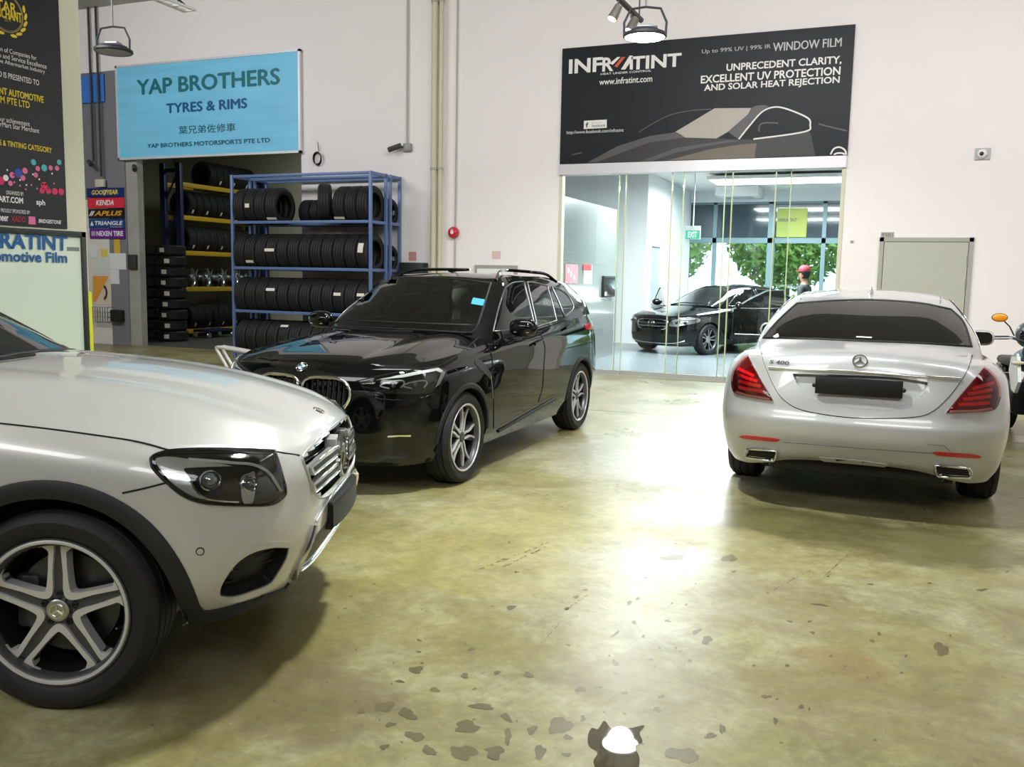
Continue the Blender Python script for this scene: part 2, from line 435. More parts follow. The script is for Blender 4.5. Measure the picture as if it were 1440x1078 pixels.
class Car:
    def __init__(s, name, loc, ang, label):
        s.root = empty(name, (loc[0], loc[1], 0), ang, label, 'car'); s.M = Matrix.Translation((loc[0], loc[1], 0)) @ Matrix.Rotation(ang, 4, 'Z')
        s.Mi = s.M.inverted(); s.cam = s.Mi @ CAM; s.R = s.Mi.to_3x3(); s.sheets = {}; s.holes = {}
    def body(s, levels, xm, ex, zc, ease, gh, ghx, ghm, roof_zc, roof_ease, paint, arches, N=230, T=5, dyf=None, dz=None, cowl=None, deck=None, cabin_paint=None):
        s.paint = paint
        rows = loft(levels, xm, ex, N, T, dyf); R = len(rows)
        v = [p.copy() for r in rows for p in r]; f = grid_faces(R, N)
        for (ax, az, ar) in arches:
            ins = [math.hypot(p.x-ax, p.z-az) < ar for p in v]
            f = [q for q in f if not all(ins[i] for i in q)]
            for i in {i for q in f for i in q}:
                if ins[i]:
                    d = Vector((v[i].x-ax, v[i].z-az)); d = d.normalized()*ar if d.length > 1e-6 else Vector((0, ar)); v[i].x = ax+d.x; v[i].z = az+d.y
        s.sheets['body'] = mirror_sheet(v, f); s.arches = arches
        cap = cap_rows(rows[-1], zc, ease, 22, .03, dz); cv = [p for r in cap for p in r]; cf = grid_faces(len(cap), N)
        g = loft(gh, ghm, ghx, N, 6); gv = [p for r in g for p in r]; gf = grid_faces(len(g), N)
        base = [(p.x, p.y) for p in g[0]]; loop = base+[(x, -y) for x, y in base[::-1]]
        cxm = sum(x for x, y in loop)/len(loop); sm = [(cxm+(x-cxm)*.965, y*.95) for x, y in loop]
        def keep(q):
            c = sum((cv[i] for i in q), Vector())/4; return not inpoly((c.x, c.y), sm)
        cf = [q for q in cf if keep(q)]
        mid = (g[0][0].x+g[0][-1].x)/2
        hood = [q for q in cf if sum(cv[i].x for i in q)/4 > mid]; dk = [q for q in cf if sum(cv[i].x for i in q)/4 <= mid]
        def sub(fs):
            ids = sorted({i for q in fs for i in q}); mp = {a: b for b, a in enumerate(ids)}; return [cv[i].copy() for i in ids], [tuple(mp[i] for i in q) for q in fs]
        s.sheets['bonnet'] = mirror_sheet(*sub(hood)); s.sheets['rear_deck'] = mirror_sheet(*sub(dk))
        s.sheets['cabin'] = mirror_sheet(gv, gf)
        rc = cap_rows(g[-1], roof_zc, roof_ease, 16, .03); s.sheets['roof'] = mirror_sheet([p for r in rc for p in r], grid_faces(len(rc), N))
        s.cabin_paint = cabin_paint or paint
        vv = []; ff = []
        for nm, (a, b) in s.sheets.items():
            n = len(vv); vv += a; ff += [tuple(i+n for i in q) for q in b]
        s.bvh = BVHTree.FromPolygons(vv, ff)
        n0 = s.sheets['body']; s.bvh_body = BVHTree.FromPolygons(*n0)
        a = s.sheets['cabin']; b = s.sheets['roof']; s.bvh_cabin = BVHTree.FromPolygons(a[0]+b[0], a[1]+[tuple(i+len(a[0]) for i in q) for q in b[1]])
    # --- projections: a 2D point -> local ray, a local point -> 2D
    def ray(s, view, p):
        if view == 'pix': return s.cam, s.R @ ray(*p)
        if view == 'L': return Vector((p[0], 4, p[1])), Vector((0, -1, 0))
        if view == 'R': return Vector((p[0], -4, p[1])), Vector((0, 1, 0))
        if view == 'F': return Vector((8, p[0], p[1])), Vector((-1, 0, 0))
        if view == 'B': return Vector((-9, p[0], p[1])), Vector((1, 0, 0))
        if view == 'T': return Vector((p[0], p[1], 5)), Vector((0, 0, -1))
    def to2(s, view, q):
        if view == 'pix': return topx(s.M @ q)
        return {'L': (q.x, q.z), 'R': (q.x, q.z), 'F': (q.y, q.z), 'B': (q.y, q.z), 'T': (q.x, q.y)}[view]
    def hit(s, view, p, bvh=None):
        o, d = s.ray(view, p); b = bvh or s.bvh; h = b.ray_cast(o, d)
        if h[0] is None:
            # outside the silhouette: closest point of the surface to the ray
            best = None
            for k in range(60):
                q = o+d*(2+k*.2); n = b.find_nearest(q)
                if best is None or n[3] < best[0]: best = (n[3], n[0], n[1])
            pos, nor = best[1], best[2]
        else: pos, nor = h[0], h[1]
        if nor.dot(d) > 0: nor = -nor
        return pos.copy(), nor.copy()
    def cut(s, sheet, view, poly, both=False, shrink=0.):
        poly = ccw(poly)
        if shrink: poly = inset(poly, shrink)
        s.holes.setdefault(sheet, []).append((view, poly, both))
    def patch(s, name, view, poly, mat, off=.004, thick=.012, h=None, mirror=False, bvh=None, parent=None, dome=0., hole=None, **kw):
        """panel of the car's own surface inside a traced outline, standing off by off, with a rim of depth thick"""
        poly = ccw(poly); xs = [p[0] for p in poly]; ys = [p[1] for p in poly]
        if h is None: h = max((max(xs)-min(xs)), (max(ys)-min(ys)))/18
        p2, tri, nb = fill2d(poly, h, ccw(hole) if hole else None)
        hits = [s.hit(view, tuple(p), bvh) for p in p2]
        # outline edges
        cnt = {}
        for t in tri:
            for i in range(3): e = (t[i], t[(i+1) % 3]); cnt[e] = cnt.get(e, 0)+1
        bd = [e for e in cnt if (e[1], e[0]) not in cnt]
        tb = {i for e in bd for i in e}
        if dome:
            bp = [p2[i] for i in tb]; dm = [min((p-q).length for q in bp) for p in p2]; mxd = max(dm) or 1
        v = [q+n*(off+(dome*math.sqrt(dm[i]/mxd) if dome else 0)) for i, (q, n) in enumerate(hits)]; f = [tuple(t) for t in tri]
        # orientation: towards the viewer
        o, d = s.ray(view, tuple(p2[tri[0][0]])); a, b, c = [v[i] for i in f[0]]
        if (b-a).cross(c-a).dot(d) > 0: f = [t[::-1] for t in f]; bd = [e[::-1] for e in bd]
        mp = {}
        for i in tb: mp[i] = len(v); v.append(v[i]-hits[i][1]*thick)
        f += [(b_, a_, mp[a_], mp[b_]) for a_, b_ in bd]
        par = parent or s.root
        out = [mobj(name, v, f, mat, par, angle=50, **kw)]
        if mirror: out.append(mobj(name, [Vector((q.x, -q.y, q.z)) for q in v], [t[::-1] for t in f], mat, mirror if isinstance(mirror, bpy.types.Object) else par, angle=50, **kw))
        return out
    def line(s, name, view, pts, r, mat, off=0., closed=False, mirror=False, bvh=None, n=6, parent=None, step=None, flat=1.0, **kw):
        """bead, trim strip or shut line that follows the surface"""
        if step:
            q = []
            m = len(pts) if closed else len(pts)-1
            for i in range(m):
                a, b = Vector(pts[i]), Vector(pts[(i+1) % len(pts)]); k = max(1, int((b-a).length/step)); q += [tuple(a.lerp(b, j/k)) for j in range(k)]
            if not closed: q.append(tuple(pts[-1]))
            pts = q
        hs = [s.hit(view, p, bvh) for p in pts]; P3 = [a+n_*off for a, n_ in hs]
        up = hs[0][1]
        par = parent or s.root
        out = [MB().tube(P3, r, n, closed, flat=flat, up=up).build(name, mat, par, angle=60, **kw)]
        if mirror: out.append(MB().tube([Vector((q.x, -q.y, q.z)) for q in P3], r, n, closed, flat=flat, up=(up.x, -up.y, up.z)).build(name, mat, mirror if isinstance(mirror, bpy.types.Object) else par, angle=60, **kw))
        return out
    def window(s, name, view, poly, mat, seal=BLACKPL, mirror=False, off=.003, frit=.012, trim=None, trim_r=.006):
        """opening in the cabin with its pane and its seal"""
        s.cut('cabin', view, poly, bool(mirror), frit)
        g = s.patch(name, view, poly, mat, off, .004, mirror=mirror, bvh=s.bvh_cabin)
        for k, pane in enumerate(g):
            pass
        step = .03 if view != 'pix' else 3
        s.line('window_seal', view, poly, trim_r+.004, seal, 0., True, mirror, s.bvh_cabin, step=step)
        if trim: s.line('window_trim', view, poly, trim_r*.7, trim, trim_r+.003, True, mirror, s.bvh_cabin, step=step)
        return g
    def finish(s, names=None):
        nm = {'body': 'body_shell', 'bonnet': 'bonnet', 'rear_deck': 'rear_deck', 'cabin': 'cabin_frame', 'roof': 'roof'}
        nm.update(names or {})
        for k, (v, f) in s.sheets.items():
            hs = s.holes.get(k, [])
            if hs:
                keep = []
                for q in f:
                    c = sum((v[i] for i in q), Vector())/len(q); n = (v[q[1]]-v[q[0]]).cross(v[q[2]]-v[q[0]]); dead = False
                    for (view, poly, both) in hs:
                        for sg in ((1, -1) if both else (1,)):
                            cc = Vector((c.x, c.y*sg, c.z))
                            if not inpoly(s.to2(view, cc), poly): continue
                            # same side as seen by the projection
                            if view == 'L' and cc.y < .1: continue
                            if view == 'R' and cc.y > -.1: continue
                            xm = s.xmid
                            if view == 'F' and cc.x < xm: continue
                            if view == 'B' and cc.x > xm: continue
                            if view == 'pix':
                                h = (s.bvh_cabin if k == 'cabin' else s.bvh).ray_cast(s.cam, (cc-s.cam).normalized())
                                if h[0] is None or (h[0]-cc).length > .06: continue
                            dead = True
                    if not dead: keep.append(q)
                f = keep
            used = sorted({i for q in f for i in q}); mp = {a: b for b, a in enumerate(used)}
            mobj(nm[k], [v[i] for i in used], [tuple(mp[i] for i in q) for q in f], s.cabin_paint if k == 'cabin' else s.paint, s.root, angle=32)
    def liner(s, inner=.55):
        for (ax, az, ar) in s.arches:
            for sg in (1, -1):
                mb = MB(); v = []; n = 20
                for k in range(n+1):
                    an = -.15+(PI+.3)*k/n
                    for y in (inner, .86): v.append((ax+(ar+.012)*math.cos(an), sg*y, az+(ar+.012)*math.sin(an)))
                f = [(2*k, 2*k+1, 2*k+3, 2*k+2) for k in range(n)]
                mb.add(v, f); mb.add([(ax+(ar+.012)*math.cos(-.15+(PI+.3)*k/n), sg*inner, az+(ar+.012)*math.sin(-.15+(PI+.3)*k/n)) for k in range(n+1)], [tuple(range(n+1))])
                mb.build('wheel_arch_liner', BLACKPL, s.root)
    def arch_trim(s, mat, w, off=.012, a0=-.25, a1=PI+.25):
        """band of cladding round each wheel opening"""
        for (ax, az, ar) in s.arches:
            for sg, view in ((1, 'L'), (-1, 'R')):
                n = 40; v = []; f = []
                for k in range(n+1):
                    an = a0+(a1-a0)*k/n
                    for j, (rr, o) in enumerate(((ar-.004, -.03), (ar-.004, off*.6), (ar+w*.25, off), (ar+w*.8, off), (ar+w, off*.5), (ar+w, -.01))):
                        q, nn = s.hit(view, (ax+rr*math.cos(an), max(.16, az+rr*math.sin(an))), s.bvh_body)
                        # inside the opening the ray misses: use the rim's depth
                        if rr <= ar:
                            q, nn = s.hit(view, (ax+(ar+.01)*math.cos(an), max(.16, az+(ar+.01)*math.sin(an))), s.bvh_body); q = Vector((ax+rr*math.cos(an), q.y, max(.16, az+rr*math.sin(an))))
                        y = Vector((0, sg, 0)); v.append(q+y*o)
                for k in range(n):
                    for j in range(5):
                        q = (k*6+j, k*6+j+1, (k+1)*6+j+1, (k+1)*6+j); f.append(q if sg < 0 else q[::-1])
                mobj('wheel_arch_cladding', v, f, mat, s.root, angle=50)
    def floorpan(s, x0, x1, w, z=.22, top=None):
        bx('floor_pan', (x0, -w, z), (x1, w, z+.04), BLACKPL, s.root)
    def tub(s, x0, x1, w, z0, zf, zs):
        """inner trim that closes the cabin below the glass"""
        t = .015; mb = MB().box((x1, -w, z0), (x0, w, z0+t)).box((x0-t, -w*.9, z0), (x0, w*.9, zf-.04)).box((x1, -w, z0), (x1+t, w, zs))
        for sg in (1, -1): mb.box((x1, sg*w-t/2, z0), (x0, sg*w+t/2, zs))
        mb.box((x0-.02, -w*.72, zf-.05), (x0+.14, w*.72, zf-.03)); mb.build('cabin_trim', INTER, s.root, smooth=False)
    def interior(s, xd, zb, rows, steer=-.36, dash=True):
        """dashboard, steering wheel and seats; xd: windscreen base, zb: belt height"""
        r = s.root
        if dash:
            MB().box((xd-.62, -.70, zb-.42), (xd+.0, .70, zb-.05), .06).build('dashboard', INTER, r)
            ring = [Vector((xd-.72+.19*.42*math.sin(a), steer+.185*math.cos(a), zb-.10+.185*math.sin(a)*.9)) for a in [2*PI*k/28 for k in range(28)]]
            mb = MB().tube(ring, .014, 8, True); c = Vector((xd-.70, steer, zb-.10))
            for k in (0, 14, 21): mb.tube([c, ring[k]], .013, 6)
            mb.ball(c, .05, 12, 8, (.5, 1, 1)); mb.build('steering_wheel', INTER, r)
        for (x, ys, hw) in rows:
            for y in ys:
                mb = MB().box((x-.22, y-hw, .42), (x+.30, y+hw, .58), .05)
                st = MB().box((-.07, -hw, 0), (.07, hw, .60), .05)
                for q in st.v: q.x, q.z = x-.20+q.x-q.z*.30, .54+q.z; q.y += y
                mb.add(st.v, st.f)
                hd = MB().box((x-.46, y-.13, 1.16), (x-.36, y+.13, 1.34), .04); mb.add(hd.v, hd.f)
                mb.build('seat', SEATM, r)
# ------------------------------------------------------------------ wheels
def tyre_profile(R, rim, w, grooves=(-.32, -.11, .11, .32)):
    h = w/2; p = [(rim-.004, -h*.78), (rim+.012, -h*.88), (rim+(R-rim)*.35, -h*1.0), (rim+(R-rim)*.65, -h*.99), (R-.028, -h*.93), (R-.010, -h*.83), (R-.003, -h*.68)]
    for g in grooves:
        c = g*w; p += [(R-.001, c-.006), (R-.009, c-.0045), (R-.009, c+.0045), (R-.001, c+.006)]
    p += [(a, -b) for a, b in p[:7][::-1]]
    return p
TYREM = {}
def tyre_mesh(R, rim, w, n=56):
    key = (R, rim, w, n)
    if key not in TYREM:
        mb = MB().lathe(tyre_profile(R, rim, w), n=n)
        me = bpy.data.meshes.new('tyre'); me.from_pydata([tuple(q) for q in mb.v], [], mb.f); me.update(); me.materials.append(RUBBER)
        me.polygons.foreach_set('use_smooth', [True]*len(me.polygons)); me.set_sharp_from_angle(angle=math.radians(40)); TYREM[key] = me
    return TYREM[key]
def pol(r, a): return (r*math.sin(a), r*math.cos(a))      # a from straight up, clockwise
WF = ((0, 0, 0), (-1, 0, 0), (0, 0, 1), (0, 1, 0))        # wheel face frame: outward +y, u so that the face is seen unmirrored
def star_emblem(r, frame, d0, d1, tw=.16):
    mb = MB(); n = 36
    mb.ring([(r*math.cos(2*PI*k/n), r*math.sin(2*PI*k/n)) for k in range(n)], [(r*.86*math.cos(2*PI*k/n), r*.86*math.sin(2*PI*k/n)) for k in range(n)], frame, d0, d1)
    pts = []
    for k in range(3):
        a = PI/2+k*2*PI/3; pts.append((r*.9*math.cos(a), r*.9*math.sin(a))); b = a+PI/3; pts.append((r*tw*math.cos(b), r*tw*math.sin(b)))
    mb.prism(ccw(pts), frame, d0, d1); return mb
def wheel(car, x, y, zc, R, rim, w, style, spin=0., steer=0.):
    """one road wheel: tyre, rim, spokes, hub cap, bolts, brake disc"""
    sg = 1 if y > 0 else -1
    wv = empty('wheel', (x, y, zc), (0 if sg > 0 else PI)+steer); wv.parent = car.root
    t = bpy.data.objects.new('tyre', tyre_mesh(R, rim, w, 72)); link(t, wv)
    h = w/2
    MB().lathe([(rim+.006, h*.80), (rim+.008, h*.90), (rim-.004, h*.93), (rim-.016, h*.86), (rim-.024, h*.70), (rim-.030, 0), (rim-.03, -h*.7)], n=72).build('rim', GREYALLOY, wv)
    if style in ('x1', 'glc'): MB().lathe([(rim+.004, h*.90), (rim-.001, h*.945), (rim-.009, h*.93), (rim-.012, h*.88)], n=72).build('rim_lip', ALLOY, wv)
    MB().lathe([(rim-.028, h*.55), (rim-.034, .0), (rim-.034, -h*.8), (0.02, -h*.8)], n=48).build('rim_barrel', DARKALLOY, wv)
    MB().lathe([(.05, -.01), (rim*.70, -.01), (rim*.70, -.035), (.05, -.035)], n=48, closed=True).build('brake_disc', P('disc_steel', (.10, .10, .105), .35, .9), wv)
    MB().box((rim*.40, -.045, -.10), (rim*.74, .0, .10), .02).build('brake_caliper', GREYALLOY, wv)
    f0 = h*.62
    if style == 'glc':
        ro = rim-.012
        core = MB()
        for k in range(5):
            a = spin+k*2*PI/5; d = .36
            core.prism(ccw([pol(.05, a-.75), pol(.10, a-.27), pol(ro*.8, a-.125), pol(ro+.004, a-.23), pol(ro+.004, a), pol(ro+.004, a+.23), pol(ro*.8, a+.125), pol(.10, a+.27), pol(.05, a+.75)]), WF, f0-.055, f0-.012)
        core.build('spoke_core', GREYALLOY, wv)
        for k in range(5):
            a = spin+PI/5+k*2*PI/5
            outer = cr([pol(.062, a-.30), pol(.062, a+.30), pol(ro*.55, a+.495), pol(ro*.80, a+.56), pol(ro*.93, a+.575), pol(ro, a+.55), pol(ro, a+.55), pol(ro+.001, a+.25), pol(ro+.001, a), pol(ro+.001, a-.25), pol(ro, a-.55), pol(ro, a-.55), pol(ro*.93, a-.575), pol(ro*.80, a-.56), pol(ro*.55, a-.495)], 4)
            inner = cr([pol(.086, a-.12), pol(.086, a+.12), pol(ro*.56, a+.375), pol(ro*.76, a+.455), pol(ro*.86, a+.475), pol(ro*.935, a+.40), pol(ro*.935, a+.40), pol(ro*.962, a+.2), pol(ro*.962, a), pol(ro*.962, a-.2), pol(ro*.935, a-.40), pol(ro*.935, a-.40), pol(ro*.86, a-.475), pol(ro*.76, a-.455), pol(ro*.56, a-.375)], 4)
            MB().ring(outer[::-1], inner[::-1], WF, f0-.045, f0).build('spoke', ALLOY, wv, smooth=False)
        hub = MB().lathe([(.062, f0-.05), (.062, f0-.018), (.045, f0-.012)], n=24); hub.build('hub', GREYALLOY, wv)
        cap = MB().lathe([(.040, f0-.02), (.040, f0+.006), (.036, f0+.010), (.0, f0+.012)], n=28).build('hub_cap', SATIN, wv)
        star_emblem(.026, WF, f0+.011, f0+.015).build('star_emblem', CHROME, cap, smooth=False)
        for k in range(5):
            a = spin+k*2*PI/5; q = pol(.056, a); MB().lathe([(.012, f0-.03), (.012, f0-.006), (.007, f0-.004), (.0, f0-.014)], n=12, origin=(-q[0], 0, q[1])).build('wheel_bolt', BLACKPL, wv)
        q = pol(ro*.90, spin+1.9); MB().tube([(-q[0], f0-.05, q[1]), (-q[0]*.93, f0-.015, q[1]*.93)], .004, 6).build('valve', SATIN, wv)
    elif style == 'x1':
        ro = rim-.010
        for k in range(5):
            a = spin+k*2*PI/5
            for sgn in (-1, 1):
                ctr = [(.040, .42), (.075, .30), (.120, .175), (.160, .165), (ro*.84, .215), (ro+.004, .25)]
                wd = [.009, .0085, .0075, .0075, .0075, .010]
                L = []; Rr = []
                for (r_, da), ww in zip(ctr, wd):
                    an = a+sgn*da; L.append(pol(r_, an-ww/r_)); Rr.append(pol(r_, an+ww/r_))
                lp = cr([L[0]]+L+[L[-1]], 3, False)+cr([Rr[-1]]+Rr[::-1]+[Rr[0]], 3, False)
                MB().prism(ccw(lp), WF, f0-.03, f0).build('spoke', ALLOY, wv, smooth=False)
                lp = ccw([pol(.05, a+sgn*.10), pol(.05, a+sgn*.50), pol(ro, a+sgn*.35), pol(ro, a+sgn*.17)]); MB().prism(lp, WF, f0-.06, f0-.012).build('spoke_core', GREYALLOY, wv, smooth=False)
        MB().lathe([(.060, f0-.06), (.060, f0-.008), (.034, f0), (.034, f0+.006), (0, f0+.008)], n=28).build('hub_cap', GREYALLOY, wv)
    else:
        ro = rim-.010
        for k in range(5):
            a = spin+k*2*PI/5
            for sgn in (-1, 1):
                lp = ccw([pol(.05, a+sgn*.08), pol(.05, a+sgn*.36), pol(ro, a+sgn*.27), pol(ro, a+sgn*.17)])
                MB().prism(lp, WF, f0-.05, f0).build('spoke', SATIN, wv, smooth=False)
        MB().lathe([(.07, f0-.05), (.07, f0-.005), (.035, f0+.004), (0, f0+.006)], n=24).build('hub_cap', SATIN, wv)
    return wv
def mirror_housing(car, x, y, z, mat, base, sc=1., cap=None):
    """door mirror: shell, glass, stalk"""
    sg = 1 if y > 0 else -1
    n = 20; m = 12; v = []; f = []
    for j in range(m+1):
        t = j/m; yy = (t-.5)*.27*sc; prof = (1-abs(2*t-1)**3.2)**.5
        for k in range(n):
            a = 2*PI*k/n; cx = .085*prof*math.cos(a)*(1.0 if math.cos(a) > 0 else .45); cz = .082*prof*math.sin(a)
            v.append((x+cx*sc-abs(t-.5)*.02, y+sg*yy, z+cz*sc+(.012*sg*0)))
    for j in range(m):
        for k in range(n):
            q = (j*n+k, j*n+(k+1) % n, (j+1)*n+(k+1) % n, (j+1)*n+k); f.append(q if sg < 0 else q[::-1])
    g = mobj('door_mirror', v, f, mat, car.root)
    mb = MB().prism(ccw(rrect(.21*sc, .125*sc, .05*sc)), ((x-.036*sc, y, z), (0, -1, 0), (0, 0, 1), (-1, 0, 0)), 0, .006); mb.build('mirror_glass', P('mirror_dark', (.35, .37, .38), .05, 1), g)
    MB().tube([(x-.005, y-sg*.10*sc, z-.05*sc), (base[0], base[1], base[2])], [.028, .04], 10, flat=.6).build('mirror_stalk', BLACKPL, g)
    return g
# ------------------------------------------------------------------ the place: floor, walls
def floor_material():
    m = bpy.data.materials.new('stained_concrete'); m.use_nodes = True; nt = m.node_tree; N = nt.nodes; L = nt.links; b = N['Principled BSDF']
    tc = N.new('ShaderNodeTexCoord')
    def noise(scale, detail=5, rough=.55, dist=0., off=0.):
        mp = N.new('ShaderNodeMapping'); mp.inputs['Location'].default_value = (off, off*1.7, 0); L.new(tc.outputs['Object'], mp.inputs['Vector'])
        n = N.new('ShaderNodeTexNoise'); n.inputs['Scale'].default_value = scale; n.inputs['Detail'].default_value = detail; n.inputs['Roughness'].default_value = rough; n.inputs['Distortion'].default_value = dist
        L.new(mp.outputs[0], n.inputs['Vector']); return n.outputs['Fac']
    def ramp(src, a, b_, c0=(0, 0, 0, 1), c1=(1, 1, 1, 1)):
        r = N.new('ShaderNodeValToRGB'); r.color_ramp.elements[0].position = a; r.color_ramp.elements[1].position = b_
        r.color_ramp.elements[0].color = c0; r.color_ramp.elements[1].color = c1; L.new(src, r.inputs[0]); return r.outputs[0]
    def mix(fac, a, b_, mode='MIX'):
        x = N.new('ShaderNodeMix'); x.data_type = 'RGBA'; x.blend_type = mode
        for s, i in ((fac, 0), (a, 6), (b_, 7)):
            if hasattr(s, 'links') or hasattr(s, 'is_linked'): L.new(s, x.inputs[i])
            else: x.inputs[i].default_value = s
        return x.outputs[2]
    def blob(px, py, rx, ry, soft=.35):
        """soft patch with a ragged edge about a floor point"""
        c = atZ(px, py, 0); sp = N.new('ShaderNodeVectorMath'); sp.operation = 'SUBTRACT'; L.new(tc.outputs['Object'], sp.inputs[0]); sp.inputs[1].default_value = (c.x, c.y, 0)
        ml = N.new('ShaderNodeVectorMath'); ml.operation = 'MULTIPLY'; L.new(sp.outputs[0], ml.inputs[0]); ml.inputs[1].default_value = (1/rx, 1/ry, 0)
        ln = N.new('ShaderNodeVectorMath'); ln.operation = 'LENGTH'; L.new(ml.outputs[0], ln.inputs[0])
        nn = N.new('ShaderNodeMath'); nn.operation = 'MULTIPLY_ADD'; L.new(noise(2.6, 8, .7, .5, px*.01), nn.inputs[0]); nn.inputs[1].default_value = 1.6; nn.inputs[2].default_value = -.8
        ad = N.new('ShaderNodeMath'); ad.operation = 'ADD'; L.new(ln.outputs['Value'], ad.inputs[0]); L.new(nn.outputs[0], ad.inputs[1])
        return ramp(ad.outputs[0], 1-soft, 1+soft, (1, 1, 1, 1), (0, 0, 0, 1))
    def scale(v, k):
        m_ = N.new('ShaderNodeMath'); m_.operation = 'MULTIPLY'; L.new(v, m_.inputs[0]); m_.inputs[1].default_value = k; return m_.outputs[0]
    base = mix(ramp(noise(.50, 6, .6, .5), .36, .64), (.25, .215, .07, 1), (.41, .38, .18, 1))
    base = mix(ramp(noise(1.5, 9, .68, .9, 3.), .44, .72), base, (.50, .475, .31, 1))
    base = mix(scale(ramp(noise(.42, 5, .62, .6, 11.), .50, .68), .85), base, (.20, .155, .06, 1))
    base = mix(scale(ramp(noise(2.0, 9, .72, .7, 21.), .50, .72), .8), base, (.14, .12, .04, 1))
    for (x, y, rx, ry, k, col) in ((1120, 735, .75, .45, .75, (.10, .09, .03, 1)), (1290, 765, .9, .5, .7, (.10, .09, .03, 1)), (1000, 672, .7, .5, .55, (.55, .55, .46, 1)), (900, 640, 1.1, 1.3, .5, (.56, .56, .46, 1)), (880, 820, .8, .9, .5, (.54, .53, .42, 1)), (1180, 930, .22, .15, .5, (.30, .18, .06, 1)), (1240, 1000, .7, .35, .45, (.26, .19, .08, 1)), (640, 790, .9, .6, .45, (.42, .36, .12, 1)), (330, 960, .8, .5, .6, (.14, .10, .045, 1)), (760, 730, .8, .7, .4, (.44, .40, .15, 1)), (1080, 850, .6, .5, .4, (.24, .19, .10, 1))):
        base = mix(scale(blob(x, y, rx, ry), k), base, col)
    fine = ramp(noise(16, 8, .75, 0, 5.), .3, .75, (.74, .74, .72, 1), (1.14, 1.14, 1.14, 1)); base = mix(1.0, base, fine, 'MULTIPLY')
    mot = ramp(noise(5.5, 10, .78, 1.2, 71.), .44, .60); base = mix(scale(mot, .42), base, (.20, .17, .075, 1))
    sc_ = ramp(noise(34, 4, .6, 1.5, 61.), .66, .72); base = mix(scale(sc_, .5), base, (.16, .14, .07, 1))
    L.new(base, b.inputs['Base Color'])
    rr = ramp(noise(1.1, 6, .6, .3, 51.), .35, .7, (.27, .27, .27, 1), (.46, .46, .46, 1)); L.new(rr, b.inputs['Roughness'])
    b.inputs['Specular IOR Level'].default_value = .45
    bp = N.new('ShaderNodeBump'); bp.inputs['Strength'].default_value = .10; bp.inputs['Distance'].default_value = .01; L.new(noise(9, 8, .6, 0, 2.), bp.inputs['Height']); L.new(bp.outputs[0], b.inputs['Normal'])
    return m
WALLM = P('white_wall_paint', (.86, .815, .80), .75, 0, 0, .03, 1.2, bump=.04, bscale=40)
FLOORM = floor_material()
WY = 13.8
GX0, GX1, GZ = -5.0, -.72, 3.14          # glazed front of the showroom
OX0, OX1, OZ = -13.75, -9.95, 3.9        # opening of the tyre shop
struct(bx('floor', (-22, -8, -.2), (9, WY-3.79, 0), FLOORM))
struct(bx('floor_threshold', (-22, WY-3.775, -.2), (9, WY+.15, 0), FLOORM))
bx('floor_joint', (-22, WY-3.79, -.2), (9, WY-3.775, -.012), P('joint_dirt', (.03, .028, .02), .9), kind='structure')
def wall_piece(name, x0, x1, z0, z1, y0=WY, y1=WY+.15): return struct(bx(name, (x0, y0, z0), (x1, y1, z1), WALLM))
H = 6.6
wall_piece('wall_back_right', GX1, 9, 0, H); wall_piece('wall_back_middle', OX1, GX0, 0, H); wall_piece('wall_back_over_glass', GX0, GX1, GZ+.16, H)
wall_piece('wall_back_over_opening', -14.25, OX1, OZ, 5.38); wall_piece('wall_back_upper_left', -22, OX1, 5.38, H)
struct(bx('wall_right', (9, -8, 0), (9.15, WY, H), WALLM))
struct(bx('ceiling', (-22, -8, H), (9, WY+.15, H+.15), P('ceiling_paint', (.42, .42, .40), .8, var=.03)))
struct(bx('wall_far_left', (-22.15, -8, 0), (-22, WY, H), WALLM))
struct(bx('wall_front', (-22, -8.15, 0), (9, -8, H), P('far_wall_grey', (.22, .22, .21), .8, var=.05)))
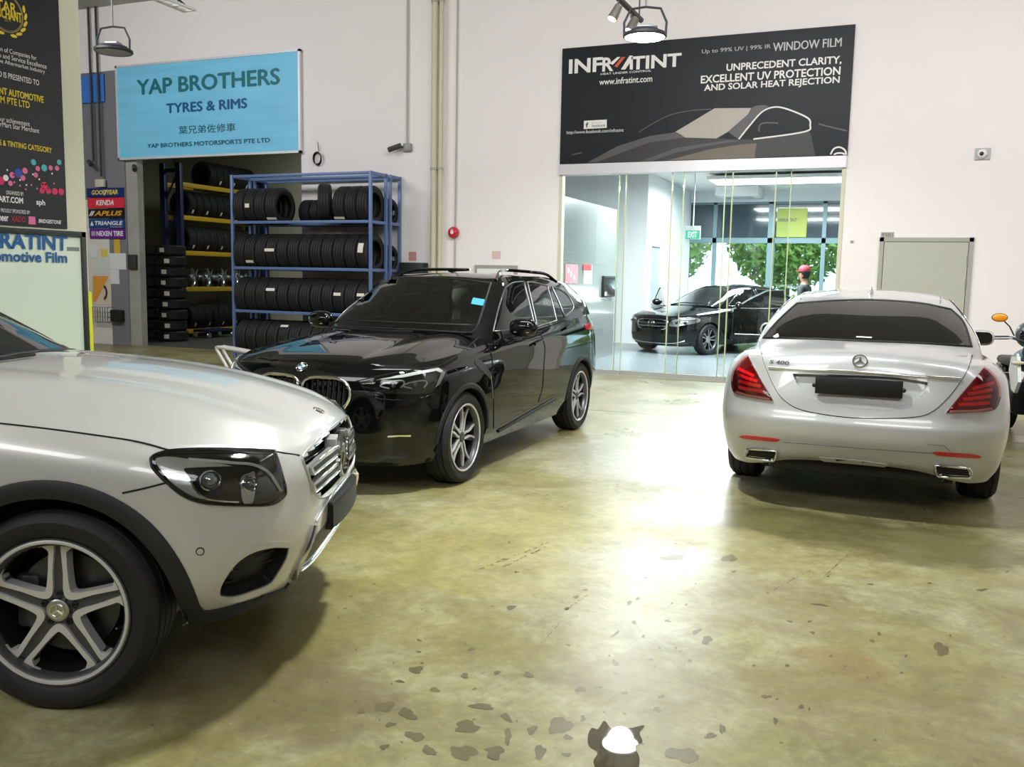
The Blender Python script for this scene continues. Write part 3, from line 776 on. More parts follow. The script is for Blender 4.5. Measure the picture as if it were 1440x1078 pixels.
# ------------------------------------------------------------------ cars
def x1():
    c = Car('black_suv', (-3.758, 5.99), -PI/2, 'black compact SUV with double kidney grille, parked nose out before the white wall'); c.xmid = -1.9
    lv = [([(.8, .205), (.3, .215), (-2.6, .225), (-3.6, .30)], .72, -3.50, .835), ([(.8, .29), (-3.6, .40)], .795, -3.57, .88), ([(.8, .42), (-3.6, .52)], .825, -3.61, .898),
          ([(.8, .56), (-3.6, .64)], .832, -3.60, .905), ([(.8, .68), (-1, .72), (-3.6, .78)], .825, -3.57, .907), ([(.8, .785), (0, .83), (-1.5, .86), (-3.6, .93)], .808, -3.54, .905),
          ([(.8, .865), (.3, .90), (-.5, .955), (-1.5, .985), (-3.6, 1.05)], .775, -3.50, .886), ([(.75, .905), (.3, .945), (-.5, 1.01), (-1.5, 1.055), (-2.5, 1.12), (-3.5, 1.17)], .725, -3.44, .835)]
    gh = [([(-.4, 1.06), (-.6, 1.02), (-1.5, 1.05), (-2.4, 1.11), (-3.4, 1.17)], -.43, -3.45, .815), ([(-.6, 1.19), (-1.5, 1.18), (-3.4, 1.27)], -.66, -3.42, .775), ([(-.9, 1.33), (-2, 1.34), (-3.4, 1.37)], -.92, -3.35, .70),
          ([(-1.2, 1.46), (-2, 1.49), (-2.8, 1.475), (-3.3, 1.43)], -1.17, -3.26, .615), ([(-1.2, 1.505), (-1.7, 1.54), (-2.3, 1.54), (-2.9, 1.50), (-3.25, 1.45)], -1.28, -3.20, .545)]
    def dz(x, y): a = abs(y); return .016*max(0, 1-((a-.52)/.16)**2) if x > -.7 else 0
    c.body(lv, -1.4, (10, 2.6, 12, 3), [(.75, .925), (.55, .975), (0, 1.045), (-.45, 1.08), (-3.4, 1.18)], 2.4, gh, (12, 3, 14, 4), -1.95, [(-1.2, 1.52), (-1.7, 1.56), (-2.3, 1.565), (-3.2, 1.49)], 2.2, BLACKP, [(0, .342, .375), (-2.67, .342, .375)], dz=dz)
    return c
X1 = x1()
def sclass():
    c = Car('silver_saloon', (-.169, 10.353), PI/2, 'silver executive saloon seen from behind, parked tail out beside the motorcycle'); c.xmid = -2.1
    lv = [([(.8, .22), (-2.2, .24), (-3.6, .26), (-3.95, .275), (-4.04, .30), (-4.09, .345), (-4.12, .368)], .70, -4.12, .87), ([(.8, .30), (-2.6, .33), (-3.8, .35), (-4.1, .375), (-4.2, .42)], .79, -4.185, .91), ([(.8, .42), (-3, .47), (-4.2, .52)], .83, -4.25, .938),
          ([(.8, .54), (-3, .60), (-4.2, .625)], .84, -4.268, .948), ([(.8, .62), (-3, .70), (-4.2, .70)], .83, -4.245, .947), ([(.8, .70), (-1, .82), (-4.2, .80)], .80, -4.225, .938),
          ([(.8, .76), (-1, .90), (-3, .94), (-4.2, .92)], .76, -4.20, .915, (10, 2.6, 12, 2.5)), ([(.8, .80), (0, .91), (-1, .95), (-3, .995), (-4.0, 1.0), (-4.2, 1.015)], .72, -4.18, .865, (10, 2.6, 12, 2.4)), ([(.7, .82), (0, .925), (-1, .965), (-3, 1.02), (-4.0, 1.035), (-4.2, 1.06)], .69, -4.16, .825, (10, 2.6, 12, 2.4))]
    gh = [([(-.4, 1.0), (-.8, .97), (-3.3, 1.02), (-3.85, 1.11)], -.45, -3.80, .80), ([(-.7, 1.12), (-3, 1.16), (-3.6, 1.19)], -.72, -3.60, .755), ([(-1, 1.25), (-2, 1.29), (-3.4, 1.29)], -1.0, -3.33, .68),
          ([(-1.3, 1.37), (-2, 1.41), (-3, 1.38)], -1.28, -3.05, .60), ([(-1.4, 1.42), (-2, 1.455), (-2.9, 1.415)], -1.42, -2.88, .53)]
    c.body(lv, -1.7, (10, 2.6, 12, 2.7), [(.7, .84), (.3, .92), (-.4, 1.01), (-3.3, 1.10), (-3.7, 1.135), (-4.0, 1.105), (-4.16, 1.068)], 2.2, gh, (10, 2.8, 8, 2.6), -2.1, [(-1.4, 1.44), (-2.0, 1.488), (-2.9, 1.425)], 2.0, SILVER2, [(0, .345, .38), (-3.035, .345, .38)])
    return c
S4 = sclass()
def glc():
    c = Car('silver_suv', (-2.962, 3.012), .397, 'silver SUV with two-bar star grille, nose at the left foreground'); c.xmid = -2.1
    lv = [([(.8, .285), (.5, .28), (-2.6, .29), (-3.8, .40)], .69, -3.70, .85), ([(.8, .385), (-3.8, .46)], .76, -3.77, .905), ([(.8, .49), (-3.8, .56)], .81, -3.82, .928),
          ([(.8, .59), (-3.8, .66)], .822, -3.83, .938), ([(.8, .69), (-1, .74), (-3.8, .80)], .82, -3.80, .940, (11, 3.0, 12, 3)), ([(.8, .785), (0, .84), (-3.8, .93)], .815, -3.77, .940, (10.5, 2.8, 12, 3)),
          ([(.8, .855), (.5, .875), (.3, .895), (-.2, .935), (-1.5, 1.0), (-3.8, 1.06)], .805, -3.74, .922, (9.5, 2.4, 12, 3)), ([(.8, .898), (.5, .925), (.3, .945), (0, .985), (-.6, 1.04), (-1.5, 1.075), (-3.8, 1.14)], .785, -3.70, .87, (8.5, 2.0, 12, 3))]
    gh = [([(-.5, 1.14), (-.8, 1.06), (-2.5, 1.10), (-3.7, 1.16)], -.50, -3.70, .83), ([(-.7, 1.22), (-2.5, 1.22), (-3.7, 1.27)], -.74, -3.66, .80), ([(-1, 1.37), (-2.5, 1.38), (-3.6, 1.39)], -1.02, -3.55, .72),
          ([(-1.3, 1.50), (-2.2, 1.54), (-3.4, 1.48)], -1.30, -3.42, .63), ([(-1.4, 1.55), (-2.2, 1.59), (-3.3, 1.53)], -1.42, -3.36, .56)]
    def dz(x, y): a = abs(y); return .014*max(0, 1-((a-.50)/.14)**2)
    c.body(lv, -1.4, (11.5, 3.2, 12, 3), [(.785, .916), (.70, .957), (.536, 1.015), (.18, 1.10), (-.19, 1.145), (-.66, 1.17), (-3.7, 1.18)], 2.3, gh, (10, 2.8, 14, 4), -2.2, [(-1.4, 1.57), (-2.2, 1.62), (-3.3, 1.56)], 2.2, SILVER, [(0, .36, .415), (-2.873, .36, .415)], dz=dz, cabin_paint=GLOSSBK)
    return c
G = glc()
# ------------------------------------------------------------------ things on the walls
def FY(Y): return ((0, Y, 0), (1, 0, 0), (0, 0, 1), (0, -1, 0))          # wall facing the camera: u = X, v = Z
def FX(X): return ((X, 0, 0), (0, 1, 0), (0, 0, 1), (1, 0, 0))           # side wall facing +X: u = Y, v = Z
def pbY(Y, l, r):
    """box from (px left, bottom py) and (px right, top py)"""
    a = atY(l[0], l[1], Y); b = atY(r[0], r[1], Y); return (a.x, a.z, b.x, b.z)
def pbX(X, l, r):
    a = atX(l[0], l[1], X); b = atX(r[0], r[1], X); return (a.y, a.z, b.y, b.z)
def sub(o): return o
INK_W = P('print_white', (.82, .80, .77), .5); INK_Y = P('print_yellow', (.80, .62, .03), .5); INK_PINK = P('print_pink', (.75, .16, .32), .5)
# ---- sign over the tyre shop
SY = WY-.07
e = empty('shop_sign', (-12.07, SY, 3.69), 0, 'light blue tyre shop sign with teal lettering hung over the opening', 'sign')
def rel(o, root):
    if isinstance(o, list): return [rel(q, root) for q in o]
    o.parent = root; o.matrix_parent_inverse = Matrix.Translation(-root.location); return o
skym = P('sign_blue', (.20, .60, .88), .45, 0, 0, .18, 2.2)
nt = skym.node_tree
for n_ in nt.nodes:
    if n_.type == 'TEX_NOISE':
        mp = nt.nodes.new('ShaderNodeMapping'); mp.inputs['Scale'].default_value = (.35, 1, 3.2); tcn = [q for q in nt.nodes if q.type == 'TEX_COORD'][0]
        nt.links.new(tcn.outputs['Object'], mp.inputs[0]); nt.links.new(mp.outputs[0], n_.inputs['Vector']); n_.inputs['Detail'].default_value = 6
rel(bx('panel', (-14.19, SY, 3.69), (-9.95, SY+.05, 5.40), skym), e)
fr = MB().box((-14.23, SY-.015, 3.65), (-9.91, SY+.05, 3.69)).box((-14.23, SY-.015, 5.40), (-9.91, SY+.05, 5.44)).box((-14.23, SY-.015, 3.65), (-14.19, SY+.05, 5.44)).box((-9.95, SY-.015, 3.65), (-9.91, SY+.05, 5.44))
rel(fr.build('frame', P('alu_frame', (.70, .72, .74), .4, .3)), e)
TEAL = P('print_teal', (.012, .16, .20), .5); BLU = P('print_blue', (.008, .10, .26), .5); DKT = P('print_dark_teal', (.012, .10, .15), .5)
fs = FY(SY)
rel(text(None, 'YAP BROTHERS', pbY(SY, (193.5, 133.6), (392.8, 95.8)), fs, TEAL, fat=.055), e)
rel(text(None, 'TYRES & RIMS', pbY(SY, (234.7, 159.2), (347, 138)), fs, BLU, fat=.07), e)
rel(text(None, '葉兄弟佐修車', pbY(SY, (251.4, 189), (331, 172.6)), fs, DKT, bold=.008), e)
rel(text(None, 'YAP BROTHERS MOTORSPORTS PTE LTD', pbY(SY, (207.5, 208.2), (379.5, 193.8)), fs, DKT, fat=.07), e)
# ---- black banner over the glass front
BY = WY-.04
e = empty('film_banner', (-2.86, BY, 3.31), 0, 'black window film banner with white lettering above the glass front', 'banner')
rel(bx('panel', (-5.0, BY, 3.31), (-.71, BY+.035, 5.075), P('banner_black', (.007, .010, .013), .42, 0, 0, .25, .8, spec=.3)), e)
fb = FY(BY)
def cp(x, y): return (780+x/3.273, y/3.273)
def bt(s, L, R, mat=INK_W, **k):
    l = cp(*L); r = cp(*R); rel(text(None, s, pbY(BY, l, r), fb, mat, **k), e)
for q in (('INF', (65, 340), (222, 262)), ('R', (219, 330), (272, 262)), ('TINT', (352, 322), (585, 243))): bt(q[0], q[1], q[2], bold=.03, shear=0)
def bpoly(name, pts, mat, d=.003):
    pl = [atY(*cp(*p), BY) for p in pts]; rel(flat(None, name, [(q.x, q.z) for q in pl], fb, mat, d), e)
bpoly('logo_stroke', [(252, 292), (290, 262), (303, 262), (268, 298)], INK_W); bpoly('logo_stroke', [(275, 305), (310, 262), (325, 262), (288, 310)], P('print_red', (.65, .09, .04), .5), .004)
bpoly('logo_stroke', [(305, 320), (345, 256), (360, 256), (360, 320), (346, 320), (346, 290), (325, 320)], INK_W)
bt('HEAT UNDER CONTROL', (212, 346), (445, 320), bold=.01); bt('www.infratint.com', (205, 392), (450, 346), bold=.012)
bt('Up to 99% UV | 99% IR', (677, 252), (995, 203), P('print_silver', (.50, .50, .50), .4)); bt('WINDOW FILM', (1005, 237), (1322, 173), P('print_silver', (.5, .5, .5), .4), fat=.02)
bt('UNPRECEDENT CLARITY,', (790, 333), (1322, 256), bold=.022); bt('EXCELLENT UV PROTECTION', (672, 385), (1317, 305), bold=.022); bt('AND SOLAR HEAT REJECTION', (687, 428), (1313, 350), bold=.022)
bpoly('web_box', [(135, 556), (240, 550), (240, 588), (134, 594)], INK_W); bt('f', (143, 587), (156, 563), P('print_black', (.01, .01, .012), .5), bold=.03, d=.005); bt('facebook', (172, 586), (234, 568), P('print_black', (.01, .01, .012), .5), d=.005); bt('Find us on', (172, 567), (218, 561), P('print_black', (.01, .01, .012), .5), d=.005)
bt('http://www.facebook.com/infratint', (55, 622), (318, 590))
CARG = P('print_grey', (.085, .082, .082), .4); CARD = P('print_dark_grey', (.028, .027, .027), .4); CARB = P('print_brown', (.16, .125, .095), .4)
bpoly('car_picture_body', [(150, 748), (300, 680), (450, 640), (560, 608), (600, 632), (745, 636), (800, 640), (850, 640), (915, 642), (1170, 602), (1180, 620), (1200, 716), (800, 728), (560, 738), (300, 745)], CARD, .001)
bpoly('car_picture_windscreen', [(553, 608), (737, 498), (905, 497), (890, 525), (800, 605), (745, 637), (600, 633)], P('print_cream', (.46, .41, .365), .4))
bpoly('car_picture_roof', [(905, 497), (925, 486), (965, 483), (985, 490), (955, 512), (900, 575), (845, 640), (800, 608), (890, 525)], CARG)
bpoly('car_picture_highlight', [(150, 748), (290, 672), (440, 625), (560, 608), (600, 632), (440, 655), (300, 705), (190, 748)], CARG); bpoly('car_picture_highlight', [(395, 742), (560, 680), (800, 645), (850, 648), (700, 672), (560, 702), (450, 740)], CARG)
bpoly('car_picture_highlight', [(520, 738), (700, 690), (850, 665), (930, 660), (920, 726), (700, 733)], CARB)
def stroke(pts, w, mat, name):
    p3 = [atY(*cp(*p), BY) for p in cr(pts, 6, False)]; v = []; f = []
    for i, q in enumerate(p3):
        a = p3[max(0, i-1)]; b = p3[min(len(p3)-1, i+1)]; t = (b-a).normalized(); nn = Vector((-t.z, 0, t.x))*w/2
        v += [q+nn+Vector((0, -.005, 0)), q-nn+Vector((0, -.005, 0))]
    for i in range(len(p3)-1): f.append((2*i, 2*i+1, 2*i+3, 2*i+2))
    rel(mobj(name, v, f, mat, None, smooth=False), e)
stroke([(848, 640), (900, 575), (955, 515), (1010, 493), (1070, 502), (1165, 543), (1176, 578), (1168, 600), (1085, 618), (915, 640)], .022, INK_W, 'car_picture_window_line')
stroke([(385, 610), (450, 570), (530, 530), (620, 510), (720, 502)], .014, CARG, 'car_picture_line'); stroke([(940, 605), (945, 575), (975, 565), (1030, 567)], .02, CARG, 'car_picture_mirror')
stroke([(80, 712), (125, 702)], .02, CARG, 'car_picture_line'); stroke([(1215, 570), (1260, 582), (1345, 602)], .02, CARG, 'car_picture_line')
stroke([(1270, 710), (1285, 685), (1310, 677), (1335, 690), (1342, 712)], .022, INK_W, 'car_picture_badge'); stroke([(1285, 712), (1300, 705), (1325, 705), (1335, 712)], .022, INK_W, 'car_picture_badge')
# ---- wall_left: cream partition with the award poster and the glass board
LX = -7.5
LEND = atX(122, 330, LX).y
struct(bx('wall_left', (LX-.25, -8, 0), (LX, LEND, H), P('cream_wall', (.66, .65, .50), .7, 0, 0, .03, 1.5)))
bx('trim_1', (LX-.26, LEND-.02, 0), (LX+.015, LEND+.02, atX(122, 410, LX).z), P('hazard_yellow', (.70, .72, .02), .5, 0, 0, .1, 12), kind='structure')
PX = LX+.012
pr = pbX(PX, (95, 322), (82, 0)); y1 = (atX(95, 322, PX).y+atX(82, 0, PX).y)/2
e = empty('award_poster', (PX, y1-.9, 1.9), 0, 'black award poster with gold laurel and pink dots on the cream wall', 'poster')
rel(bx('sheet', (PX-.01, y1-2.6, atX(95, 322, PX).z), (PX, y1, atX(82, -60, PX).z), P('poster_black', (.010, .013, .016), .35, 0, 0, .3, 1.5)), e)
fp = FX(PX)
def pt(s, L, R, mat=INK_W, **k): rel(text(None, s, pbX(PX, L, R), fp, mat, **k), e)
pt('on of Companies for', (-3, 73), (51, 78.5)); pt('ip and Service Excellence', (-3, 82), (65, 90.5)); pt('ive Aftermarket Industry', (-3, 89), (62.7, 98)); pt('RD IS PRESENTED TO', (-6, 106.5), (54.5, 112.8), bold=.006)
pt('NT AUTOMOTIVE', (-1, 131.7), (60.8, 135.6), INK_Y, fat=.03); pt('LM PTE LTD', (-4, 143.3), (41.3, 143), INK_Y, bold=.015); pt('our achievement', (-3, 169.7), (41.5, 171)); pt('arMart Star Merchant', (-3, 177.2), (54.6, 180.4)); pt('S & TINTING CATEGORY', (-1, 204), (72.5, 207.7), INK_Y, bold=.015)
pt('sph', (51, 290), (63, 281), bold=.02); pt('BRIDGESTONE', (54, 313), (85.8, 310), bold=.02, shear=.2); pt('XADO', (15.6, 311), (35.5, 305), P('print_crimson', (.55, .02, .05), .5)); pt('oneer', (-6, 310), (11.5, 304), bold=.02)
pt('MART.COM', (-8, 283), (32, 278), bold=.03); pt('ORGANISED BY:', (8.5, 273), (33, 270)); pt('PROUDLY SPONSORED BY:', (1, 298), (42, 296))
pt('STAR', (-12, 10), (22.5, 6), INK_Y, bold=.02); pt('MERCHANT', (-14, 19.5), (29.6, 19), INK_Y, fat=.03); pt('2014', (6, 29.5), (15, 26.5), P('print_olive', (.3, .3, .12), .5))
def pP(px, py): q = atX(px, py, PX); return (q.y, q.z)
def disc(c, r, mat, name, ry=None, ang=0., d=.002, n=18):
    ry = ry or r; rel(flat(None, name, [(c[0]+math.cos(a)*r*math.cos(ang)-math.sin(a)*ry*math.sin(ang), c[1]+math.cos(a)*r*math.sin(ang)+math.sin(a)*ry*math.cos(ang)) for a in [2*PI*k/n for k in range(n)]], fp, mat, d), e)
cy_, cz_ = pP(9, 18); RR = abs(cz_-pP(15.5, 47)[1])
for (r0, r1, m) in ((RR, RR*.955, P('print_gold', (.36, .30, .12), .4)), (RR*.92, RR*.90, P('print_gold', (.36, .30, .12), .4))):
    mb = MB(); n = 48; mb.ring([(cy_+r0*math.cos(2*PI*k/n), cz_+r0*math.sin(2*PI*k/n)) for k in range(n)], [(cy_+r1*math.cos(2*PI*k/n), cz_+r1*math.sin(2*PI*k/n)) for k in range(n)], fp, 0, .003); rel(mb.build('medal_ring', m), e)
for k in range(13):
    a = -PI/2+(k-6)*.33
    if abs(k-6) < .5: continue
    c = (cy_+RR*1.16*math.cos(a), cz_+RR*1.16*math.sin(a)); s_ = 1 if k > 6 else -1
    disc(c, RR*.20, INK_Y, 'laurel_leaf', RR*.085, a+s_*(PI/2-.35))
for (x, y, r, m) in [(47, 228, .035, 'c'), (83, 228, .032, 'c'), (35, 240, .035, 'p'), (53, 237, .03, 'p'), (62, 236, .04, 'c'), (71, 236, .03, 'p'), (80, 236.5, .03, 'p'), (17, 246, .035, 'p'), (26, 243, .05, 'b'), (8, 250, .035, 'w'), (32, 250, .033, 'p'), (50, 246, .03, 'p'), (62, 261, .045, 'r'), (14.5, 257.5, .03, 'p'), (1, 254, .045, 'r'), (59, 268, .035, 'r'), (68, 268, .038, 'r'), (77, 269, .04, 'r'), (86, 269.5, .04, 'r')]+[(10+9*k, 239+(k*7) % 22, .011, 'w') for k in range(8)]+[(20+8*k, 256+(k*5) % 11, .011, 'p') for k in range(8)]:
    disc(pP(x, y), r*.8, {'c': P('print_cyan', (.10, .45, .50), .5), 'p': INK_PINK, 'b': P('print_navy', (.04, .08, .40), .5), 'w': INK_W, 'r': P('print_magenta', (.60, .03, .12), .5)}[m], 'dot')
rel(flat(None, 'logo_square', [pP(40, 304), (pP(49.5, 305)[0], pP(40, 304)[1]), (pP(49.5, 305)[0], pP(40, 315)[1]), pP(40, 315)], fp, INK_PINK, .002), e)
# glass board in front of it
QX = LX+.16
b1 = atX(119, 330, QX); zt = atX(60, 322.5, QX).z; yb = b1.y
e = empty('glass_board', (QX, yb-.8, .12), 0, 'pale glass display board in a dark frame with blue lettering before the cream wall', 'board')
rel(bx('pane', (QX-.012, yb-2.9, .14), (QX, yb-.05, zt-.05), P('board_glass', (.64, .72, .60), .12, 0, .3)), e)
fr = MB().box((QX-.04, yb-3, zt-.055), (QX+.02, yb, zt), .004).box((QX-.04, yb-.055, .06), (QX+.02, yb, zt), .004).box((QX-.04, yb-3, .06), (QX+.02, yb, .14), .004)
rel(fr.build('frame', P('board_frame', (.018, .024, .022), .45)), e)
for yy in (yb-.35, yb-2.5): rel(bx('foot', (QX-.16+.02, yy-.03, 0), (QX+.2, yy+.03, .06), BLACKPL), e)
fq = FX(QX); BI = P('board_blue', (.012, .10, .30), .35)
rel(text(None, 'INFRATINT', pbX(QX, (-47, 347), (94, 331)), fq, BI, bold=.03, shear=.05, d=.012), e); rel(text(None, 'Automotive Film', pbX(QX, (-45, 366.5), (93, 355)), fq, BI, bold=.025, d=.012), e)
rel(bx('label', (QX, atX(94, 349, QX).y, atX(94, 352.5, QX).z), (QX+.003, atX(111, 349, QX).y, atX(94, 347, QX).z), P('label_grey', (.20, .22, .20), .5)), e)
# ---- grey column at the tyre shop with its signs and notices
CY = WY-.02
ca, cb, cc, cd_ = [atY(px, 400, CY).x for px in (121, 156, 180.5, 196)]
GREYC = P('grey_column_paint', (.20, .20, .225), .6, 0, 0, .08, 1.3)
struct(bx('column_grey', (cb, CY, 0), (cc, WY+.16, 5.38), GREYC)); struct(bx('column_concrete', (cc, CY+.03, 0), (cd_, WY+.16, 5.38), P('worn_concrete', (.36, .35, .31), .75, 0, 0, .25, 2.5)))
struct(bx('wall_side_grey', (-22, CY+.05, 2.9), (cb, WY+.4, 5.38), GREYC))
struct(bx('column_white', (ca-1.6, CY-.01, 0), (cb, WY+.45, 2.9), P('dirty_white', (.70, .68, .62), .7, 0, 0, .10, 1.6)))
o = bx('blue_board', (atY(100, 103, CY).x, CY+.0, atY(130, 144, CY).z), (atY(147, 103, CY).x, CY+.045, 5.33), P('blue_sheet', (.05, .20, .62), .5, 0, 0, .05, 3)); tag(o, 'plain blue board high on the wall left of the tyre shop sign', 'board')
names = [('GOODYEAR', 'goodyear', (.008, .03, .16), (.78, .62, .10), 'navy blue', .15), ('KENDA', 'kenda', (.70, .03, .06), (.85, .82, .8), 'red', .2), ('APLUS', 'aplus', (.012, .010, .012), (.80, .38, .02), 'black', .3), ('TRIANGLE', 'triangle', (.008, .06, .22), (.85, .85, .85), 'blue', .2), ('NEXEN TIRE', 'nexen', (.14, .012, .26), (.85, .82, .85), 'purple', 0.)]
ys = [(263.8, 277.6), (277.6, 293), (293, 307.5), (307.5, 321.3), (321.3, 336)]
ordn = ['topmost', 'second', 'middle', 'fourth', 'lowest']
for i, (s, k, c0, c1, cn, sh) in enumerate(names):
    z1 = atY(150, ys[i][0], CY).z; z0 = atY(150, ys[i][1], CY).z; x0 = atY(125.0+i*.5, 300, CY).x; x1 = atY(176.2, 300, CY).x; yy = CY-.035
    e = empty('brand_sign', (x0, yy, z0), 0, '%s tyre brand sign with bold lettering, %s on the column' % (cn, ordn[i]), 'sign', 'tyre brand signs on the grey column')
    rel(bx('panel', (x0, yy, z0+.008), (x1, yy+.02, z1-.008), P('brand_'+k, c0, .4)), e)
    w = x1-x0; hgt = z1-z0; l = .14 if k in ('goodyear',) else (.24 if k == 'kenda' else (.20 if k == 'nexen' else .08)); r_ = .86 if k == 'goodyear' else (.74 if k == 'kenda' else .96)
    l2 = .17 if k in ('triangle', 'aplus') else l
    rel(text(None, s, (x0+w*l2, z0+hgt*(.34 if k == 'triangle' else .28), x0+w*r_, z0+hgt*.76), FY(yy), P('brand_ink_'+k, c1, .4), bold=.03, shear=sh), e)
    if k == 'aplus':
        for q in (.02, .075): rel(flat(None, 'logo_bar', [(x0+w*(q+.0), z0+hgt*.28), (x0+w*(q+.04), z0+hgt*.28), (x0+w*(q+.12), z0+hgt*.76), (x0+w*(q+.08), z0+hgt*.76)], FY(yy), INK_W, .003), e)
    if k == 'triangle':
        rel(flat(None, 'logo_triangle', [(x0+w*.04, z0+hgt*.30), (x0+w*.14, z0+hgt*.30), (x0+w*.09, z0+hgt*.80)], FY(yy), INK_W, .003), e); rel(text(None, 'Tires for Life', (x0+w*.60, z0+hgt*.10, x0+w*.92, z0+hgt*.24), FY(yy), INK_W), e)
    if k == 'nexen': rel(flat(None, 'logo_square', [(x0+w*.05, z0+hgt*.3), (x0+w*.17, z0+hgt*.3), (x0+w*.17, z0+hgt*.75), (x0+w*.05, z0+hgt*.75)], FY(yy), P('brand_lilac', (.45, .30, .55), .5), .003), e)
    if k == 'goodyear': rel(flat(None, 'winged_foot', [(x0+w*.47, z0+hgt*.22), (x0+w*.51, z0+hgt*.22), (x0+w*.57, z0+hgt*.72), (x0+w*.60, z0+hgt*.84), (x0+w*.53, z0+hgt*.74)], FY(yy), P('brand_ink_goodyear', c1, .4), .005), e)
def sheet(name, px0, py0, px1, py1, mat, label, cat, Y=CY-.012, grp=None, th=.006):
    a = atY(px0, py1, Y); b = atY(px1, py0, Y); o = bx(name, (a.x, Y-th, a.z), (b.x, Y, b.z), mat); return tag(o, label, cat, grp)
PAPER = P('paper', (.72, .74, .74), .7, 0, 0, .06, 9)
sheet('notice', 126, 346, 137, 362, PAPER, 'white paper notice on the white post below the brand signs', 'notice', CY-.012); sheet('warning_notice', 142.5, 350, 151, 360.5, P('warning_yellow', (.70, .62, .12), .6), 'small yellow warning notice on the white post', 'notice', CY-.012)
sheet('notice', 155, 356, 177, 378.5, PAPER, 'white sheet taped to the grey column, upper of two', 'notice', CY-.002); sheet('notice', 156, 379, 167.5, 399, PAPER, 'white sheet taped to the grey column, lower of two', 'notice', CY-.002); sheet('notice', 136, 363, 154, 385, P('paper_green', (.62, .68, .64), .7, 0, 0, .06, 9), 'pale faded notice on the white post above the orange poster', 'notice', CY-.012)
o = sheet('orange_poster', 131, 388, 154, 428, P('poster_cream', (.70, .60, .46), .6), 'orange and cream poster with a dark swirl on the white post', 'poster', CY-.012)
qa = [atY(*p, CY-.018) for p in ((131, 388), (153, 388), (135, 424), (131, 424))]; flat(o, 'printed_triangle', [(q.x, q.z) for q in qa], FY(CY-.018), P('poster_orange', (.75, .34, .05), .6), .002)
qc = atY(145, 411, CY-.02); mb = MB(); n = 20
mb.ring([(qc.x+.12*math.cos(PI*.9*k/n-1.4), qc.z+.16*math.sin(PI*.9*k/n-1.4)) for k in range(n)]+[(qc.x, qc.z)], [(qc.x+.07*math.cos(PI*.9*k/n-1.4), qc.z+.10*math.sin(PI*.9*k/n-1.4)) for k in range(n)]+[(qc.x, qc.z)], FY(CY-.02), 0, .002); mb.build('printed_swirl', P('poster_brown', (.05, .035, .03), .6), o)
# wire basket and black box low on the post
a = atY(137, 452, CY-.03); b = atY(157, 432, CY-.03); e = empty('wire_basket', (a.x, CY-.03, a.z), 0, 'grey wire basket fixed low on the white post', 'basket')
for i in range(7): x = a.x+(b.x-a.x)*i/6; rel(MB().tube([(x, CY-.03, a.z), (x, CY-.14, a.z), (x, CY-.14, b.z)], .008, 5).build('wire', SATIN), e)
for i in range(4): z = a.z+(b.z-a.z)*i/3; rel(MB().tube([(a.x, CY-.03, z), (a.x, CY-.14, z), (b.x, CY-.14, z), (b.x, CY-.03, z)], .008, 5).build('wire', SATIN), e)
a = atY(156, 452, CY-.1); b = atY(170, 436, CY-.1); o = MB().box((a.x, CY-.12, a.z), (b.x, CY, b.z), .012).build('switch_box', BLACKPL); tag(o, 'small black box on the grey column beside the wire basket', 'box')
a = atY(181.5, 378, CY); b = atY(192, 358, CY); o = MB().box((a.x, CY-.03, a.z), (b.x, CY+.03, b.z), .006).build('control_box', P('dark_metal_box', (.06, .06, .06), .5, .4)); tag(o, 'dark metal control box on the concrete strip of the column', 'box')
sheet('sticker', 161, 335.5, 168.5, 356, P('sticker_yellow', (.65, .45, .05), .6), 'yellow sticker strip below the purple brand sign', 'sticker', CY-.001)
# conduits on the left
for (p0, p1, lab) in (((125, -10), (131.5, 228), 'black conduit left of the blue board, shorter one'), ((134.5, -10), (142.5, 248), 'black conduit across the blue board, longer one')):
    a = atY(*p0, CY-.05); b = atY(*p1, CY-.05); o = MB().tube([(b.x, CY-.05, H), (b.x, CY-.05, b.z)], .022, 8).build('conduit', P('dark_pipe', (.03, .03, .035), .5)); tag(o, lab, 'pipe', 'conduits by the grey column')
def bullet_cam(px, py, label, ang, Y=WY, box=True, sc=1.):
    q = atY(px, py, Y-.12); e = empty('security_camera', q, 0, label, 'camera')
    d = Vector((math.sin(ang), -math.cos(ang)*.8, -.35)).normalized()
    MB().tube([d*-.10*sc, d*.02, d*.13*sc], .045*sc, 12).build('housing', P('camera_dark', (.05, .05, .055), .4), e); MB().tube([d*.13*sc, d*.14*sc], .035*sc, 12).build('lens', GLOSSBK, e)
    MB().tube([(0, 0, 0), (-d.x*.08, .11, .02)], .016*sc, 8).build('bracket', P('camera_dark', (.05, .05, .055), .4), e)
    return e
bullet_cam(126.5, 229, 'small dark security camera at the end of the shorter conduit', .9, CY); bullet_cam(189, 236, 'dark security camera just below the tyre shop sign', .7, CY+.03)
o = MB().box(atY(133, 252, CY-.06), atY(149, 263, CY+.0), .01).build('junction_box', P('box_cream', (.60, .57, .48), .6)); tag(o, 'cream junction box above the topmost brand sign', 'box')
